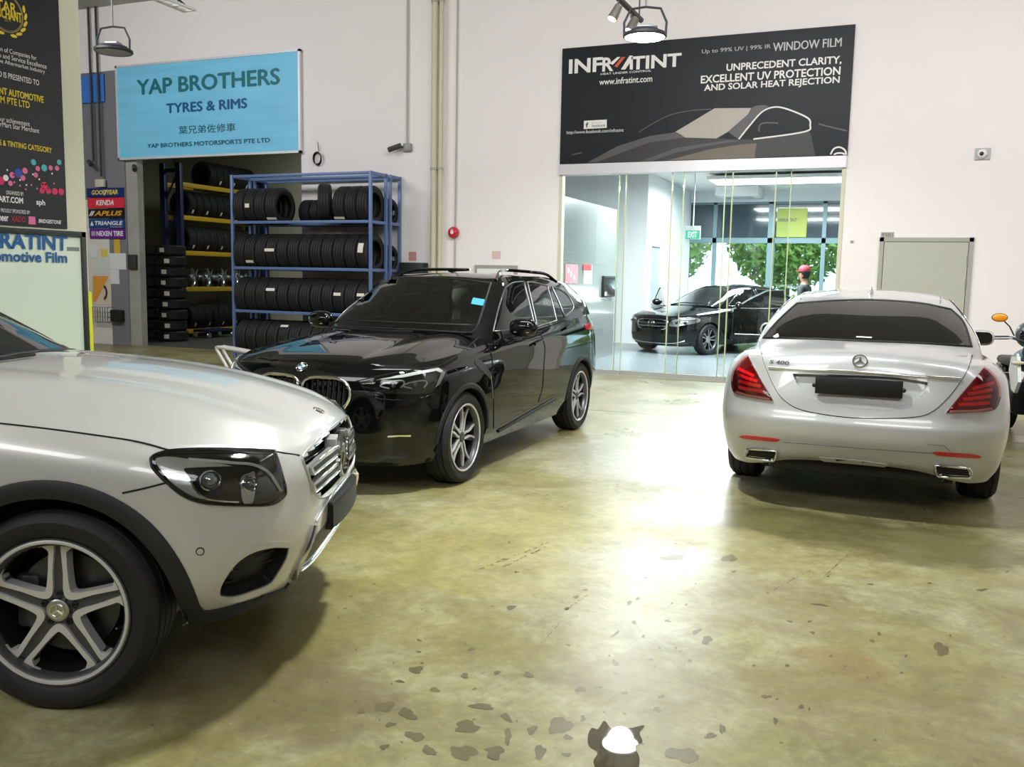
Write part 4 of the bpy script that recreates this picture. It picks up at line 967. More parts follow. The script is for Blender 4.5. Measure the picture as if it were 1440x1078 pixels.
# ---- fittings on the white wall
PIPE = P('conduit_grey', (.42, .42, .40), .5); CRM = P('pipe_cream', (.62, .58, .42), .5, 0, 0, .05, 4)
x = atY(572.5, 200, WY-.03).x; o = MB().tube([(x, WY-.03, H), (x, WY-.03, atY(572, 205, WY).z)], .016, 8).build('conduit', PIPE); tag(o, 'thin grey conduit running down to the wall camera', 'pipe')
q = atY(574.5, 207.5, WY); MB_ = MB().box((q.x-.07, WY-.07, q.z-.065), (q.x+.07, WY, q.z+.065), .008).build('junction_box', P('box_grey', (.28, .28, .29), .5, .3)); tag(MB_, 'grey junction box behind the wall camera', 'box')
bullet_cam(556.5, 207, 'dark bullet security camera on the white wall right of the tyre sign', -1.1)
for (px, r, lab) in ((610.5, .05, 'cream downpipe on the white wall, left of the pair'), (619.5, .036, 'cream downpipe on the white wall, right of the pair')):
    x = atY(px, 200, WY-.09).x; e = empty('downpipe', (x, WY-.09, 0), 0, lab, 'pipe', 'downpipes'); MB().tube([(0, 0, 0), (0, 0, H)], r, 14).build('pipe', CRM, e)
    for z in (atY(614, 237, WY-.09).z, 1.2, atY(614, 2, WY-.09).z): MB().lathe([(r+.002, -.02), (r+.014, -.02), (r+.014, .02), (r+.002, .02)], axis='z', origin=(0, 0, z), n=14).build('pipe_clamp', P('clamp', (.45, .42, .34), .5), e)
x = atY(641.5, 200, WY-.02).x; o = MB().tube([(x, WY-.02, H), (x, WY-.02, 0)], .013, 8).build('conduit', PIPE); tag(o, 'thin grey conduit running through the red alarm bell', 'pipe')
q = atY(638.5, 327, WY-.02); e = empty('alarm_bell', q, 0, 'round red fire alarm bell on the white wall', 'bell')
MB().lathe([(.0, -.08), (.04, -.078), (.085, -.06), (.10, -.03), (.10, -.01), (.07, .0)], n=24).build('gong', P('alarm_red', (.50, .015, .03), .3, 0, .4), e); MB().lathe([(.0, -.088), (.028, -.086), (.03, -.07)], n=16).build('cap', WHITE, e)
# coiled cable hanging from the sign's end
q = atY(447, 224, WY-.04); e = empty('cable_coil', q, 0, 'black cable coiled on the white wall beside the tyre shop sign', 'cable')
for k in range(3): MB().tube([(.075*math.cos(a)*(1+.05*k), -.015*k, .105*math.sin(a)+.01*k) for a in [2*PI*i/24 for i in range(24)]], .009, 6, True).build('loop', BLACKPL, e)
zz = atY(448, 200, WY).z-q.z; MB().tube([(.0, 0, .10), (.02, 0, zz*.5), (.0, 0, zz)], .007, 6).build('lead', BLACKPL, e)
# low cabinet hatch, small notices, dark hose box
a = atY(669, 374, WY-.02); x0, x1, zt = a.x, atY(727.5, 374, WY-.02).x, a.z+.02
e = empty('wall_cabinet', (x0, WY-.02, .5), 0, 'white framed cabinet door low on the wall behind the black SUV roof', 'cabinet')
rel(bx('body', (x0, WY-.06, .4), (x1, WY, zt), P('cabinet_frame', (.34, .33, .31), .5)), e); rel(bx('door', (x0+.05, WY-.075, .45), (x1-.05, WY-.06, zt-.06), WHITE), e)
sheet('notice', 692, 353, 704, 364, P('notice_pink', (.70, .52, .48), .6), 'small pale pink notice above the low cabinet', 'notice', WY)
sheet('notice', 575, 354, 585.5, 366.5, P('notice_red', (.60, .30, .26), .6), 'small red and white notice beside the downpipes', 'notice', WY)
a = atY(569, 369, WY); b = atY(607, 369, WY); o = MB().box((a.x, WY-.2, 0), (b.x-.06, WY-.005, a.z), .01).build('hose_cabinet', P('hose_dark', (.02, .024, .026), .5)); tag(o, 'dark low cabinet on the floor between rack and downpipes', 'cabinet')
# dome camera
q = atY(1381, 216.5, WY); e = empty('dome_camera', q, 0, 'small white dome camera on a square plate, right end of the wall', 'camera')
bx('plate', (-.085, -.025, -.075), (.10, 0, .075), P('plate_grey', (.40, .40, .40), .5, .2), e); MB().lathe([(.062, -.02), (.062, -.05), (.05, -.075), (.03, -.09), (0, -.092)], n=20).build('dome', WHITE, e); MB().ball((-.01, -.085, -.005), .028, 12, 8).build('lens', GLOSSBK, e)
o = MB().box(atY(1196, 338, WY-.02), atY(1200, 341, WY)).build('wall_hook', SATIN); tag(o, 'tiny metal hook on the wall between glass front and door', 'hook')
# ---- flush service door
x0, x1, zt = atY(1237.5, 334, WY).x, atY(1370, 334, WY).x, atY(1300, 334, WY).z
e = empty('door_1', ((x0+x1)/2, WY, 0)); e['kind'] = 'structure'
DOORM = P('door_grey', (.46, .46, .39), .5, 0, 0, .03, 2)
m_ = MB().box((x0, WY-.03, 0), (x0+.055, WY, zt)).box((x1-.055, WY-.03, 0), (x1, WY, zt)).box((x0, WY-.03, zt-.055), (x1, WY, zt)); rel(m_.build('door_frame', P('door_frame_grey', (.38, .38, .33), .5)), e)
rel(bx('door_leaf', (x0+.062, WY-.018, .01), (x1-.062, WY-.002, zt-.062), DOORM), e); rel(bx('door_gap', (x0+.055, WY-.004, 0), (x1-.055, WY-.001, zt-.055), GAP), e)
for z in (zt-.30, zt-.62, .4): rel(MB().tube([(x1-.058, WY-.026, z-.07), (x1-.058, WY-.026, z+.07)], .012, 8).build('hinge', SATIN), e)
rel(MB().tube([(x0+.14, WY-.02, 1.02), (x0+.14, WY-.06, 1.02), (x0+.26, WY-.06, 1.02)], .011, 8).build('door_handle', SATIN), e)
o = bx('door_number', (x0+.01, WY-.008, zt+.005), (x0+.18, WY, zt+.075), P('door_sign_grey', (.40, .40, .36), .5)); tag(o, 'tiny grey number plate above the service door', 'sign'); text(o, 'FS01', (x0+.03, zt+.02, x0+.16, zt+.06), FY(WY-.008), P('print_dim', (.10, .10, .09), .5))
# ------------------------------------------------------------------ glass front and the showroom behind it
e = empty('glass_header', ((GX0+GX1)/2, WY, GZ), 0); e['kind'] = 'structure'
rel(bx('header_rail', (GX0, WY-.07, GZ), (GX1, WY+.12, GZ+.16), P('header_alu', (.66, .64, .68), .35, .3)), e)
PANE = GLASS('shop_glass', (.95, .98, .97), 1.0); EDGE = P('glass_edge', (.58, .60, .34), .25, 0, .3)
bnd = [788.5, 870, 880.5, 945.7, 961.6, 1020, 1031, 1092, 1113, 1189]
bX = [atY(p, 247-(p-788)*.027, WY).x for p in bnd]
for i in range(5):
    x0 = bX[0] if i == 0 else bX[2*i-1]; x1 = bX[2*i+2] if i < 4 else bX[9]
    y = WY+.03+(.022 if i % 2 else -.022)
    w = empty('window_%d' % (i+1), ((x0+x1)/2, y, 0)); w['kind'] = 'structure'
    rel(bx('pane', (x0+.01, y-.005, .05), (x1-.01, y+.005, GZ), PANE), w)
    for xx in (x0, x1): rel(bx('pane_edge', (xx-.008, y-.007, .05), (xx+.008, y+.007, GZ), EDGE), w)
    rel(bx('bottom_rail', (x0, y-.018, .005), (x1, y+.018, .075), P('rail_alu', (.45, .46, .42), .4, .4)), w)
bx('window_sill_1', (GX0, WY-.10, 0), (GX1, WY+.15, .012), P('sill_concrete', (.42, .41, .36), .6, 0, 0, .1, 4), kind='structure')
bx('trim_2', (GX0, WY-.02, 0), (GX0+.05, WY+.1, GZ), P('jamb_cream', (.62, .62, .46), .5), kind='structure'); bx('trim_3', (GX1-.05, WY-.02, 0), (GX1, WY+.1, GZ), P('jamb_cream', (.62, .62, .46), .5), kind='structure')
RY = 25.5; RH = 3.95
struct(bx('floor_showroom', (-9, WY+.15, -.2), (4.0, RY, .002), P('showroom_floor', (.17, .20, .22), .25, 0, .0, .10, 1.5)))
struct(bx('ceiling_showroom', (-9, WY+.15, RH), (4.0, RY+.2, RH+.15), P('showroom_ceiling', (.78, .77, .73), .7)))
struct(bx('wall_showroom_right', (4.0, WY+.15, 0), (4.15, RY, RH), WALLM))
PXX = -5.10
struct(bx('wall_showroom_left', (PXX-.12, WY+.15, 0), (PXX, 17.4, 2.86), P('partition_grey', (.20, .22, .215), .22, .15, .2, .04, 2)))
struct(bx('wall_showroom_far_left', (-9.15, WY+.15, 0), (-9, RY, RH), P('warm_white', (.75, .70, .58), .7)))
WB = 20.7
wx0, wx1 = atY(868, 400, WB).x-1.5, atY(907, 400, WB).x
SHW = P('showroom_white', (.80, .82, .84), .6)
struct(bx('wall_showroom_white', (-9, WB, 0), (wx1, WB+.12, RH), SHW))
dx = wx1
struct(MB().box((dx-.12, WB+.12, 0), (dx, 21.2, RH)).box((dx-.12, 22.2, 0), (dx, RY, RH)).box((dx-.12, 21.2, 2.3), (dx, 22.2, RH)).build('wall_showroom_side', SHW, smooth=False))
bx('door_2', (dx-.10, 21.2, 0), (dx-.05, 22.2, 2.3), P('doorway_grey', (.25, .30, .32), .4), kind='structure')
# posters and screen on the grey partition
def side_sheet(name, p0, p1, mat, label, cat, X=PXX, th=.01):
    a = atX(p0[0], p1[1], X); b = atX(p1[0], p0[1], X); o = bx(name, (X, a.y, a.z), (X+th, b.y, b.z), mat); return tag(o, label, cat)
o = side_sheet('poster', (794, 372), (812, 398), P('poster_pink', (.72, .25, .28), .5), 'pink poster on the grey showroom partition, left one', 'poster')
for k in range(3):
    c = atX(799+k*4, 380+k*5, PXX+.012); MB().lathe([(0, .002), (.05, .002), (.05, 0)], axis='x', origin=(PXX+.012, c.y, c.z), n=14).build('printed_blob', P('poster_white', (.8, .7, .68), .5), o)
o = side_sheet('poster', (820, 372), (832, 399), P('poster_white2', (.75, .66, .60), .5), 'white poster with red heading on the grey showroom partition', 'poster'); a = atX(820, 380, PXX+.011); b = atX(832, 372, PXX+.011); bx('printed_heading', (PXX+.01, a.y, a.z), (PXX+.013, b.y, b.z), P('poster_red', (.6, .04, .05), .5), o)
a = atX(849, 418, PXX+.05); b = atX(866, 388, PXX+.05); e = empty('wall_screen', (PXX, a.y, a.z), 0, 'black wall screen at the end of the grey showroom partition', 'screen'); rel(MB().box((PXX+.002, a.y, a.z), (PXX+.06, b.y-.05, b.z), .008).build('housing', BLACKPL), e); rel(bx('display', (PXX+.06, a.y+.03, a.z+.03), (PXX+.063, b.y-.08, b.z-.03), GLOSSBK), e)
# bags on the showroom floor by the partition
q = atZ(845, 484, 0); e = empty('blue_bag', (q.x, q.y, .003), .3, 'dark blue bag on the showroom floor by the partition', 'bag'); MB().box((-.18, -.12, 0), (.18, .12, .26), .05).build('body', P('bag_blue', (.02, .05, .16), .6), e); MB().tube([(-.09, 0, .24), (-.07, 0, .36), (.07, 0, .36), (.09, 0, .24)], .012, 6).build('handle', BLACKPL, e)
# window wall to the street
FRM = P('frame_teal', (.16, .25, .28), .4, .2); DGL = P('upper_glass', (.035, .06, .075), .08, 0, .4); OGL = GLASS('street_glass', (.80, .92, .93), .8)
X_ = lambda px: atY(px, 380, RY).x
zt1 = atY(1050, 338, RY).z; zt2 = atY(1050, 284, RY).z
xs = [dx, X_(951), X_(1004), X_(1084), X_(1157), X_(1205), X_(1290), 4.0]
for i in range(7):
    w = empty('window_%d' % (i+6), ((xs[i]+xs[i+1])/2, RY, 0)); w['kind'] = 'structure'
    if i > 0: rel(bx('pane', (xs[i], RY+.04, .1), (xs[i+1], RY+.05, zt1), OGL), w)
    else: rel(bx('frame_panel', (xs[i], RY, 0), (xs[i+1], RY+.08, zt2), FRM), w)
    rel(bx('upper_pane', (xs[i], RY+.03, zt1), (xs[i+1], RY+.05, zt2), DGL), w)
    wd_ = .13 if i in (2,) else .075
    rel(bx('mullion', (xs[i+1]-wd_, RY-.03, 0), (xs[i+1]+wd_*.4, RY+.1, zt2), FRM), w); rel(bx('transom', (xs[i], RY-.03, zt1-.07), (xs[i+1], RY+.1, zt1+.07), FRM), w); rel(bx('sill', (xs[i], RY-.03, 0), (xs[i+1], RY+.1, .12), FRM), w)
    rel(bx('head', (xs[i], RY-.03, zt2-.06), (xs[i+1], RY+.1, zt2), FRM), w)
struct(bx('wall_showroom_bulkhead', (dx, RY-.05, zt2), (4.0, RY+.15, RH), P('bulkhead', (.70, .74, .76), .6)))
o = MB().box((X_(1089), RY-.02, zt1+.09), (X_(1131), RY+.028, zt2-.18)).build('shop_board', P('board_lime', (.42, .48, .10), .5)); tag(o, 'lime green board in an upper window of the showroom', 'board'); text(o, 'INFRATINT', (X_(1091), (zt1+zt2)/2-.02, X_(1117), (zt1+zt2)/2+.07), FY(RY-.02), P('print_dim', (.10, .10, .09), .5), bold=.02)
# exit sign on a rod
q = atY(974.5, 327, 21.0); e = empty('exit_sign', q, 0, 'green exit sign hanging on a rod in the showroom', 'sign')
ew = (atY(985, 327, 21.0).x-atY(964, 327, 21.0).x)/2; MB().box((-ew, -.03, -.15), (ew, .03, .15), .01).build('housing', P('exit_grey', (.62, .66, .64), .5), e); bx('panel', (-ew+.01, -.034, -.14), (ew-.01, -.03, .05), P('exit_green', (.02, .36, .20), .4, emit=(.02, .42, .24), es=.5), e)
text(e, 'EXIT', (-ew*.6, -.11, ew*.6, .02), ((0, -.036, 0), (1, 0, 0), (0, 0, 1), (0, -1, 0)), P('exit_white', (.8, .85, .82), .4, emit=(.8, .9, .85), es=.6), bold=.02); MB().tube([(0, 0, .15), (0, 0, RH-q.z)], .012, 6).build('rod', WHITE, e)
# ceiling fittings of the showroom
for i, p in enumerate([(-3.2, 17.0), (-2.6, 21.8)]):
    e = empty('ceiling_panel_lamp', (p[0], p[1], RH-.16), 0, 'long white ceiling lamp in the showroom, %s the street windows' % ('farther from', 'nearer to')[i], 'lamp', 'showroom ceiling lamps'); bx('housing', (-1.5, -.6, .02), (1.5, .6, .10), WHITE, e); bx('diffuser', (-1.45, -.55, .0), (1.45, .55, .02), P('diffuser', (.9, .9, .9), .5, emit=(1, 1, 1), es=3.), e)
    MB().tube([(-1.2, 0, .10), (-1.2, 0, .16)], .01, 6).tube([(1.2, 0, .10), (1.2, 0, .16)], .01, 6).build('suspension', SATIN, e)
q = atZ(1045, 273, RH-.12); e = empty('air_conditioner', (q.x, min(q.y, RY-.8), RH-.255), 0, 'white ceiling cassette air conditioner in the showroom', 'air conditioner'); MB().box((-.55, -.55, .0), (.55, .55, .25), .02).build('body', WHITE, e)
for k in range(6): bx('grille_slat', (-.35, -.3+k*.11, -.012), (.35, -.25+k*.11, .0), P('slat_grey', (.45, .46, .47), .5), e)
# street outside: ground, hedge, trees
struct(bx('ground_street', (-40, RY+.2, -.25), (40, 70, -.05), P('street_ground', (.30, .30, .27), .8, 0, 0, .15, 1)))
LEAF = P('leaf_green', (.10, .22, .045), .6, 0, 0, .35, 3); LEAF2 = P('leaf_light', (.22, .34, .07), .6, 0, 0, .3, 3); HEDGE = P('hedge_leaf', (.40, .46, .06), .6, 0, 0, .3, 3); BARK = P('bark', (.12, .09, .06), .9, 0, 0, .2, 12)
def leaves(center, rad, n, size, seed, flatten=1.):
    rnd = random.Random(seed); v = []; f = []
    for k in range(n):
        while True:
            d = Vector((rnd.uniform(-1, 1), rnd.uniform(-1, 1), rnd.uniform(-1, 1)))
            if .25 < d.length < 1: break
        c = Vector((center[0]+d.x*rad[0], center[1]+d.y*rad[1], center[2]+d.z*rad[2]))
        a = Vector((rnd.gauss(0, 1), rnd.gauss(0, 1), rnd.gauss(0, 1))).normalized(); b = a.orthogonal().normalized(); s_ = size*rnd.uniform(.6, 1.3); i = len(v)
        v += [c-a*s_, c+b*s_*.42, c+a*s_, c-b*s_*.42]; f.append((i, i+1, i+2, i+3))
    return v, f
for i, (x, y, h, r, lab) in enumerate([(-8.2, 33, 5.2, 2.1, 'leafy street tree seen through the left street window'), (-3.6, 34, 5.4, 2.2, 'leafy street tree behind the middle street windows'), (.6, 33.0, 5.0, 1.9, 'leafy street tree right of the middle, behind the street windows'), (4.6, 35, 5.6, 2.0, 'leafy street tree seen through the right street window'), (-13.0, 36, 6, 2.6, 'leafy street tree far left beyond the showroom')]):
    e = empty('street_tree', (x, y, -.05), 0, lab, 'tree', 'street trees'); MB().tube([(0, 0, 0), (.05, .05, h*.35), (-.05, 0, h*.6)], [.16, .12, .07], 8).build('trunk', BARK, e)
    v, f = leaves((0, 0, h*.62), (r, r, h*.40), 7000, .15, 100+i); mobj('crown', v, f, LEAF2, e, smooth=False)
for i in range(6):
    x0 = -9+i*2.75; e = empty('hedge', (x0+1.3, 29.2, -.05), 0, 'clipped yellow green hedge section beyond the street windows, %s from left' % ['first', 'second', 'third', 'fourth', 'fifth', 'sixth'][i], 'hedge', 'street hedge')
    v, f = leaves((0, 0, .62), (1.29, .5, .60), 2600, .09, 300+i); mobj('foliage', v, f, HEDGE, e, smooth=False); MB().tube([(0, 0, 0), (0, 0, .8)], .05, 6).build('stem', BARK, e)
# ------------------------------------------------------------------ tyre shop and the blue rack
struct(bx('floor_tyre_shop', (-22, WY+.15, -.2), (-9, 19.2, .001), P('shop_floor', (.075, .075, .065), .6, 0, 0, .2, 1.2)))
SHOPW = P('shop_wall', (.40, .385, .29), .8, 0, 0, .08, 1.2)
struct(bx('wall_tyre_shop_back', (-22, 19.2, 0), (-9, 19.35, 5.4), SHOPW)); struct(bx('wall_tyre_shop_right', (-9.15, WY+.15, 0), (-9.0, 19.2, 5.4), SHOPW))
struct(bx('ceiling_tyre_shop', (-22, WY+.15, 5.4), (-9, 19.35, 5.5), SHOPW)); struct(bx('wall_tyre_shop_left', (-18.15, WY+.5, 0), (-18, 19.2, 5.4), SHOPW))
LABELM = P('tyre_label', (.78, .76, .66), .6, 0, 0, .1, 30)
RACKB = P('rack_blue', (.12, .19, .38), .4, .1, 0, .06, 6); RKY = 12.8
posts = [(-10.68, RKY), (-7.89, RKY), (-10.68, 13.28), (-7.89, 13.28)]
ztop = 3.18; zb = [atY(430, 312, RKY).z, atY(430, 378, RKY).z, atY(430, 440.5, RKY).z, .10]
def rack(y0, y1, label):
    e = empty('tyre_rack', (-9.28, (y0+y1)/2, 0), 0, label, 'rack', 'blue tyre racks')
    for x in (-10.68, -7.89):
        for y in (y0, y1): rel(MB().box((x-.024, y-.024, 0), (x+.024, y+.024, ztop), .004).build('post', RACKB), e)
    for z in zb+[ztop-.03]:
        for y in (y0, y1): rel(MB().box((-10.65, y-.02, z-.024), (-7.92, y+.02, z+.024), .004).build('beam', RACKB), e)
        for x in (-10.68, -7.89): rel(MB().box((x-.02, y0+.03, z-.025), (x+.02, y1-.03, z+.025), .004).build('side_bar', RACKB), e)
rack(RKY, 13.28, 'light blue steel tyre rack, front one against the white wall'); rack(13.42, 13.74, 'light blue steel tyre rack standing behind the front rack')
ORD = ['first', 'second', 'third', 'fourth', 'fifth', 'sixth', 'seventh', 'eighth', 'ninth', 'tenth', 'eleventh', 'twelfth', 'thirteenth']
ROWN = ['top', 'second', 'third', 'bottom']
RT_ = .318; TW = .218
TM = tyre_mesh(RT_, .205, TW, 44); TM2 = tyre_mesh(.225, .14, .205, 40)
def put_tyre(loc, rot, label, group, mesh=TM, tag_=None):
    o = bpy.data.objects.new('tyre', mesh); COL.objects.link(o); o.location = loc; o.rotation_euler = rot; tag(o, label, 'tyre', group)
    return o
def tread_label(o, w, h, ang, dark=False):
    """paper label stuck on the tread of a tyre lying with its axle along X (object axle = local y)"""
    v = []; n = 4; R = RT_+.0025
    for j in range(n+1):
        a = ang+(j/n-.5)*h/R
        for t in (-w/2, w/2): v.append((-R*math.cos(a)*0+R*math.cos(a), t, R*math.sin(a)))
    return mobj('paper_label', v, [(2*j, 2*j+1, 2*j+3, 2*j+2) for j in range(n)], LABELM, o)
zoff = math.sqrt(RT_**2-.20**2)
lab_at = {(0, 1): (.09, .07, .0), (0, 3): (.20, .05, -.75), (0, 9): (.20, .05, -.75), (1, 1): (.16, .05, -.55), (1, 3): (.20, .05, .1), (1, 11): (.10, .16, .25), (2, 3): (.18, .05, .35), (2, 9): (.14, .05, .2), (3, 4): (.16, .05, .8), (2, 11): (.14, .05, .2)}
rnd = random.Random(3)
for r in range(4):
    for i in range(12):
        if r == 0 and i in (4, 5, 6, 7, 8): continue
        x = -10.53+i*.2265; jit = rnd.uniform(-.002, .002)
        o = put_tyre((x+jit, 13.04, zb[r]+.03+zoff+.002), (rnd.uniform(0, 6), 0, PI/2+rnd.uniform(-.02, .02)), '%s tyre from the left on the %s shelf of the front blue rack' % (ORD[i], ROWN[r]), 'tyres on the front blue rack')
        o.rotation_euler = (0, 0, -PI/2+rnd.uniform(-.004, .004))
        if (r, i) in lab_at:
            w, h, a = lab_at[(r, i)]; tread_label(o, w, h, a)
o = put_tyre((-8.93, 13.04, zb[0]+.03+RT_-.02), (0, .0, -PI/2+.55), 'leaning tyre beside the gap on the top shelf of the front blue rack', 'tyres on the front blue rack'); o.rotation_euler = (0, .25, -PI/2+.55)
for r in range(2):
    for i in (4, 5, 6, 7, 8, 9, 10, 11):
        x = -10.53+i*.2265
        put_tyre((x, 13.58, zb[r]+.03+math.sqrt(.225**2-.14**2)+.004), (0, 0, -PI/2), '%s small tyre from the left on the %s shelf of the rear blue rack' % (ORD[i], ROWN[r]), 'tyres on the rear blue rack', TM2)
# stacks of tyres inside the opening
def stack(px, py, n, word, side):
    q = atZ(px, py, 0)
    for k in range(n):
        o = put_tyre((q.x+rnd.uniform(-.02, .02), q.y+.0, .115+k*.228), (PI/2, 0, rnd.uniform(0, 6)), '%s tyre from the floor in the %s stack inside the tyre shop opening' % (ORD[k], word), 'stacked tyres inside the opening')
        o.rotation_euler = (PI/2, 0, 0); R = RT_+.004
        a = math.atan2(-1, side+.18*math.sin(k*2.1)); v = []
        for j in range(5):
            b = a+(j/4-.5)*.34
            for t in (-.045, .045): v.append((R*math.cos(b), t, -R*math.sin(b)))
        mobj('paper_label', v, [(2*j, 2*j+1, 2*j+3, 2*j+2) for j in range(4)], LABELM, o)
stack(243, 479, 9, 'right', .35); stack(215.5, 476, 9, 'left', .0)
# navy and yellow rack running away along the shop's side
NAVY = P('rack_navy', (.010, .016, .07), .45); YEL = P('rack_yellow', (.55, .34, .02), .45, 0, 0, .08, 5)
nx1 = atY(253, 300, 16.0).x; nx0 = atY(231, 300, 16.0).x; ny0, ny1 = 16.0, 18.9
nz = [atX(262, y, nx1).z for y in (260, 355.5, 406.5, 466)]; nz.insert(1, atX(262, 306, nx1).z); ntop = atX(253, 229, nx1).z
nz = [max(.12, z) for z in nz]
e = empty('pallet_rack', ((nx0+nx1)/2, 17.4, 0), 0, 'navy tyre rack with yellow beams inside the tyre shop', 'rack')
for x in (nx0, nx1):
    for y in (ny0, ny1): rel(MB().box((x-.07, y-.05, 0), (x+.07, y+.05, ntop), .006).build('post', NAVY), e)
for y in (ny0, ny1):
    zz = [.3, 1.2, 2.1, 3.0, ntop-.15]
    for k in range(4): rel(MB().tube([(nx0, y, zz[k]), (nx1, y, zz[k+1])], .022, 6).build('brace', NAVY), e)
    rel(MB().box((nx0, y-.03, ntop-.2), (nx1, y+.03, ntop-.12)).build('tie_bar', NAVY), e)
for z in nz:
    for x in (nx0, nx1): rel(MB().box((x-.03, ny0+.05, z-.05), (x+.03, ny1-.05, z+.05), .005).build('beam', YEL), e)
for r, z in enumerate(nz):
    if abs(z-nz[3]) < 1e-6: continue
    st = 3 if r == 0 else 0
    for i in range(st, 11):
        y = ny0+.35+i*.235
        if y > ny1-.2: break
        xo = (nx0+nx1)/2; dzz = math.sqrt(max(.001, RT_**2-(min(.3, (nx1-nx0)/2-.03))**2))
        o = put_tyre((xo, y, z+.05+max(.05, dzz)), (0, 0, 0), '%s tyre from the front on the %s shelf of the navy rack' % (ORD[i], ['topmost', 'second highest', 'middle', '', 'lowest'][r]), 'tyres on the navy rack')
        if r in (0, 1, 2, 4) and i % 2 == 0: tread_label(o, .05, .09, -.5)
# loose alloy rims on the open shelf
for i in range(5):
    y = ny0+.4+i*.5; e = empty('alloy_rim', ((nx0+nx1)/2+.05, y, nz[3]+.05+.215), 0, 'bright loose alloy rim on the navy rack, %s from the front' % ORD[i], 'rim', 'loose rims on the navy rack'); e.rotation_euler = (0, 0, -1.2)
    MB().lathe([(.215, -.10), (.20, -.09), (.19, .06), (.205, .09), (.215, .10), (.215, .07), (.20, .05)], n=32).build('barrel', SATIN, e)
    for k in range(7): a = k*2*PI/7; MB().prism(ccw([pol(.03, a-.5), pol(.20, a-.10), pol(.20, a+.10), pol(.03, a+.5)]), WF, .05, .08).build('spoke', CHROME, e, smooth=False)
    MB().lathe([(.05, .05), (.05, .085), (0, .09)], n=16).build('hub', CHROME, e)
# tilted card hanging by the rack, trolley
q = atY(252, 410, 15.92); q.y -= .02; e = empty('hanging_card', q, 0, 'tilted grey framed card hanging on the navy rack post', 'card'); fr_ = ((0, 0, 0), (math.cos(-.75), 0, math.sin(-.75)), (-math.sin(-.75), 0, math.cos(-.75)), (0, -1, 0))
MB().prism(ccw(rrect(.21, .26, .01)), fr_, -.045, .01).build('frame', P('card_white', (.62, .62, .62), .5), e); MB().prism(ccw(rrect(.17, .22, .01)), fr_, .01, .013).build('face', P('card_grey', (.10, .10, .12), .5), e)
q = atZ(300, 474, 0); e = empty('trolley', (nx1+.42, ny0+.55, 0), PI/2, 'low dark blue steel trolley under the navy rack', 'trolley'); MB().box((-.45, -.22, .14), (.45, .22, .19), .01).build('deck', NAVY, e)
for (a, b) in ((-.4, -.2), (.4, -.2), (-.4, .2), (.4, .2)): MB().lathe([(.0, -.02), (.06, -.02), (.07, 0), (.06, .02), (0, .02)], origin=(a, b, .07), n=16).build('castor', SATIN, e)
MB().tube([(.42, -.22, .19), (.42, -.22, .85), (.42, .22, .85), (.42, .22, .19)], .02, 8).build('handle', NAVY, e)
# ------------------------------------------------------------------ hanging lamps
def pendant(loc, label, lit, tilt=0., ceil=H, sc=1.):
    e = empty('pendant_lamp', loc, .25, label, 'lamp', 'high bay pendant lamps')
    em = P('lamp_lit', (.9, .95, .95), .4, emit=(.93, 1, .97), es=30.) if lit else P('lamp_off', (.42, .42, .45), .35)
    body = P('lamp_body', (.045, .047, .055), .45, .3)
    MB().lathe([(.0, .055), (.16, .055), (.19, .03), (.245, .015), (.25, -.015), (.235, -.03), (.225, -.028)], axis='z', n=36).build('housing', body, e)
    MB().lathe([(.0, -.030), (.12, -.030), (.225, -.026)], axis='z', n=36).build('diffuser', em, e)
    MB().box((-.09, -.06, .055), (.09, .06, .11), .012).build('driver', P('lamp_driver', (.35, .36, .38), .4, .5), e)
    for k in range(5): MB().box((-.14, -.10+k*.05-.006, .05), (.14, -.10+k*.05+.006, .075)).build('cooling_fin', body, e)
    MB().tube([(-.235, 0, 0), (-.24, 0, .14), (-.17, 0, .29), (0, 0, .31), (.17, 0, .29), (.24, 0, .14), (.235, 0, 0)], .014, 8).build('yoke', body, e)
    MB().tube([(0, 0, .31), (0, 0, ceil-loc[2])], .012, 8).build('rod', P('lamp_rod', (.25, .25, .26), .5, .4), e)
    return e
q = atZ(159.5, 71, 4.45); pendant(q, 'unlit round pendant lamp left of the tyre shop sign', False)
pendant(LAMP, 'lit round pendant lamp shining before the black banner', True)
pendant(LAMP2, 'lit round pendant lamp over the middle of the floor, above the frame', True)
# truss end above the tyre shop sign
a = atZ(215, -6, 5.0); b = atZ(267, 15, 5.0); e = empty('light_truss', b, 0, 'white hanging lamp rail end above the tyre shop sign', 'rail')
a = a+(a-b)*1.2
d = a-b; w = Vector((-d.y, d.x, 0)).normalized()*.09
for s_ in (-1, 1): MB().tube([w*s_, d+w*s_], .022, 8).build('rail', WHITE, e)
MB().tube([w*.0+Vector((0, 0, .02)), d*.5+Vector((0, 0, .25)), d+Vector((0, 0, .02))], .014, 6).build('cable', BLACKPL, e)
for k in range(7): MB().tube([d*(k/6)-w, d*(k/6)+w], .014, 6).build('rung', WHITE, e)
for k in (0, 1): MB().tube([d*(.15+.7*k), d*(.15+.7*k)+Vector((0, 0, H-5.0))], .010, 6).build('hanger', BLACKPL, e)
